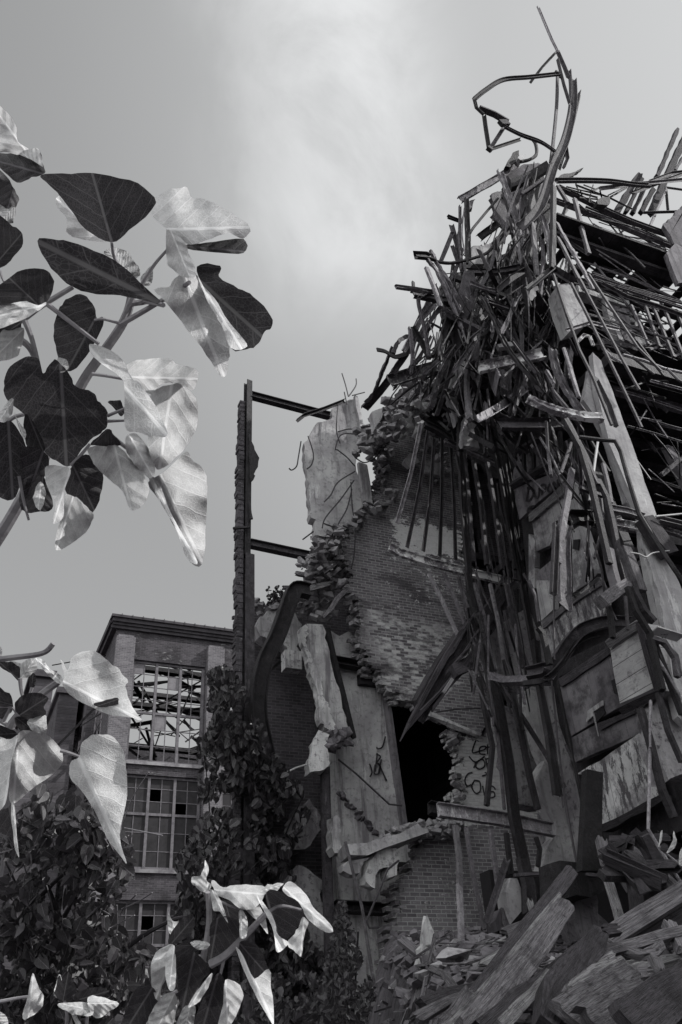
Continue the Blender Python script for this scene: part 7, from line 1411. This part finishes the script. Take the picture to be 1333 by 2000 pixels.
P_b = [(-60, 1780), (200, 1800), (290, 1850), (350, 1900), (400, 2050), (-60, 2050)]
P_c = [(45, 1585), (75, 1540), (100, 1560), (90, 1600), (70, 1640), (40, 1640)]; P_d = [(120, 1570), (170, 1540), (200, 1590), (260, 1650), (250, 1720), (180, 1740), (120, 1660)]
foliage(sh, 'crown', [P_a, P_a, P_d], 2100, (.022, .072), (4.6, 6.2), 'leaf_shrub', 21, -.02)
foliage(sh, 'crown', [P_b], 3200, (.022, .072), (4.6, 6.6), 'leaf_shrub', 22, -.3)
foliage(sh, 'crown', [P_c, P_d], 120, (.05, .08), (4.6, 5.4), 'leaf_shrub', 23)
for w, pts in ((.06, [(200, 2100), (170, 1950), (120, 1800), (80, 1700)]), (.04, [(170, 1950), (250, 1850), (330, 1800), (370, 1790)]), (.03, [(120, 1800), (180, 1700), (220, 1640)]), (.03, [(30, 1800), (110, 1720), (160, 1670), (200, 1560)]), (.025, [(60, 1850), (40, 1750), (10, 1680)])):
    m = MB(); sweep(m, [CAM+ray(x, y)*5.4 for x, y in pts], 'rod', w, w, smoothp=True, taper=.4); m.build('branch', 'stem_dark', sh)
rr = random.Random(15)
for k in range(46):
    x, y = rr.uniform(-20, 250), rr.uniform(1600, 1990); a = R_(rr.gauss(-60, 40)); ln = rr.uniform(30, 110); m = MB()
    sweep(m, [CAM+ray(x, y)*5.0, CAM+ray(x+math.cos(a)*ln*.5+rr.uniform(-6, 6), y+math.sin(a)*ln*.5)*4.95, CAM+ray(x+math.cos(a)*ln, y+math.sin(a)*ln)*4.8], 'rod', .007, .007, smoothp=True); m.build('twig', 'stem', sh)
iv = empty('climbing_vine', (6, 16, 0), 'dark climbing vine smothering the wall and the foot of the tall post', 'vine')
I1 = [(412, 1325), (440, 1305), (470, 1330), (500, 1400), (530, 1470), (580, 1530), (610, 1580), (575, 1660), (540, 1660), (500, 1620), (430, 1600), (400, 1560), (425, 1480), (398, 1450), (420, 1400)]
I2 = [(400, 1590), (560, 1640), (590, 1800), (640, 1880), (640, 2050), (260, 2050), (330, 1900), (350, 1760), (345, 1680)]
I3 = [(345, 1760), (420, 1700), (460, 2050), (260, 2050), (330, 1880)]
I4 = [(600, 1960), (660, 1900), (700, 1900), (730, 1950), (700, 2050), (600, 2050)]
foliage(iv, 'foliage', [I1, I1, I2], 5200, (.06, .15), (16.0, 19.4), 'leaf_ivy', 31, -.12, .9)
foliage(iv, 'foliage', [I2, I3], 6500, (.06, .15), (15.0, 19.0), 'leaf_ivy', 32, -.25, .9)
foliage(iv, 'foliage', [[(385, 1440), (420, 1440), (430, 1560), (390, 1570)], [(408, 1310), (440, 1300), (445, 1400), (410, 1390)]], 240, (.12, .2), (24, 26), 'leaf_ivy', 35, -.1, .9)
for w, pts in ((.07, [(500, 2050), (500, 1800), (480, 1600), (450, 1450), (430, 1340)]), (.05, [(500, 1800), (550, 1650), (590, 1560)]), (.05, [(380, 2050), (400, 1800), (410, 1600), (400, 1480)]), (.04, [(520, 1700), (525, 1560), (520, 1450)])):
    m = MB(); sweep(m, [CAM+ray(x, y)*17.6 for x, y in pts], 'rod', w, w, smoothp=True, taper=.4); m.build('stem', 'stem_dark', iv)
b2 = empty('bush', (5, 9, 0), 'spindly bush with tiny pale leaves at the foot of the plaster pier', 'bush')
foliage(b2, 'foliage', [[(655, 1770), (672, 1755), (685, 1800), (700, 1850), (720, 1900), (735, 1960), (640, 1960), (630, 1890), (650, 1830)]], 900, (.03, .07), (11, 13), 'leaf_shrub', 41, -.25)
foliage(b2, 'foliage', [I4, [(480, 1900), (620, 1900), (660, 2050), (440, 2050)]], 1600, (.035, .08), (9, 13), 'leaf_ivy', 42, -.15)
for a, b in (((690, 2000), (668, 1760)), ((690, 2000), (700, 1820)), ((660, 2000), (640, 1880))):
    m = MB(); sweep(m, [CAM+ray(*a)*12, CAM+ray(*b)*12], 'rod', .03, .03); m.build('stem', 'stem_dark', b2)
b3 = empty('weed', (6.3, 18, 12), 'thin weeds sprouting on top of the wall beside the tall post', 'plant')
rr = random.Random(6)
for k in range(12):
    x = 525+k*4.6; m = MB(); a = PY(x, 1186, 18.0); b = PY(x+rr.uniform(-8, 8), 1150+rr.uniform(-6, 14), 18.0); sweep(m, [a, a.lerp(b, .5)+Vector((rr.uniform(-.05, .05), 0, 0)), b], 'rod', .015, .015)
    for q in range(9): small_leaf(m, a.lerp(b, rr.uniform(.3, 1)) + rv(rr)*.05, rv(rr), rv(rr), .07)
    m.build('sprig', 'leaf_ivy', b3)
b4 = empty('twig', (6, 6, 4), 'thin twig with three narrow leaves hanging over the black hollow at the right edge', 'plant')
for i, (poly, ba, ti) in enumerate([([(1220, 75), (1232, 60), (1225, 110), (1212, 140)], (1213, 138), (1228, 65)), ([(1290, 60), (1303, 120), (1275, 165), (1255, 165), (1280, 120)], (1258, 165), (1292, 62)), ([(1235, 120), (1260, 135), (1255, 165), (1225, 160)], (1228, 155), (1258, 150)), ([(1320, 170), (1345, 140), (1345, 230), (1315, 225)], (1318, 225), (1340, 150))]):
    bigleaf(b4, 'H', poly, ba, ti, -1 if i != 2 else 1, 8.0, (0, .2), .3, .02, seed=400+i)
m = MB(); sweep(m, [PD(*full('H', x, y), 8.05) for x, y in ((1212, 138), (1240, 165), (1290, 205), (1345, 250))], 'rod', .02, .02); m.build('branch', 'stem', b4)
# parents' helper property is not needed any more
for o in bpy.data.objects:
    if '_o' in o: del o['_o']
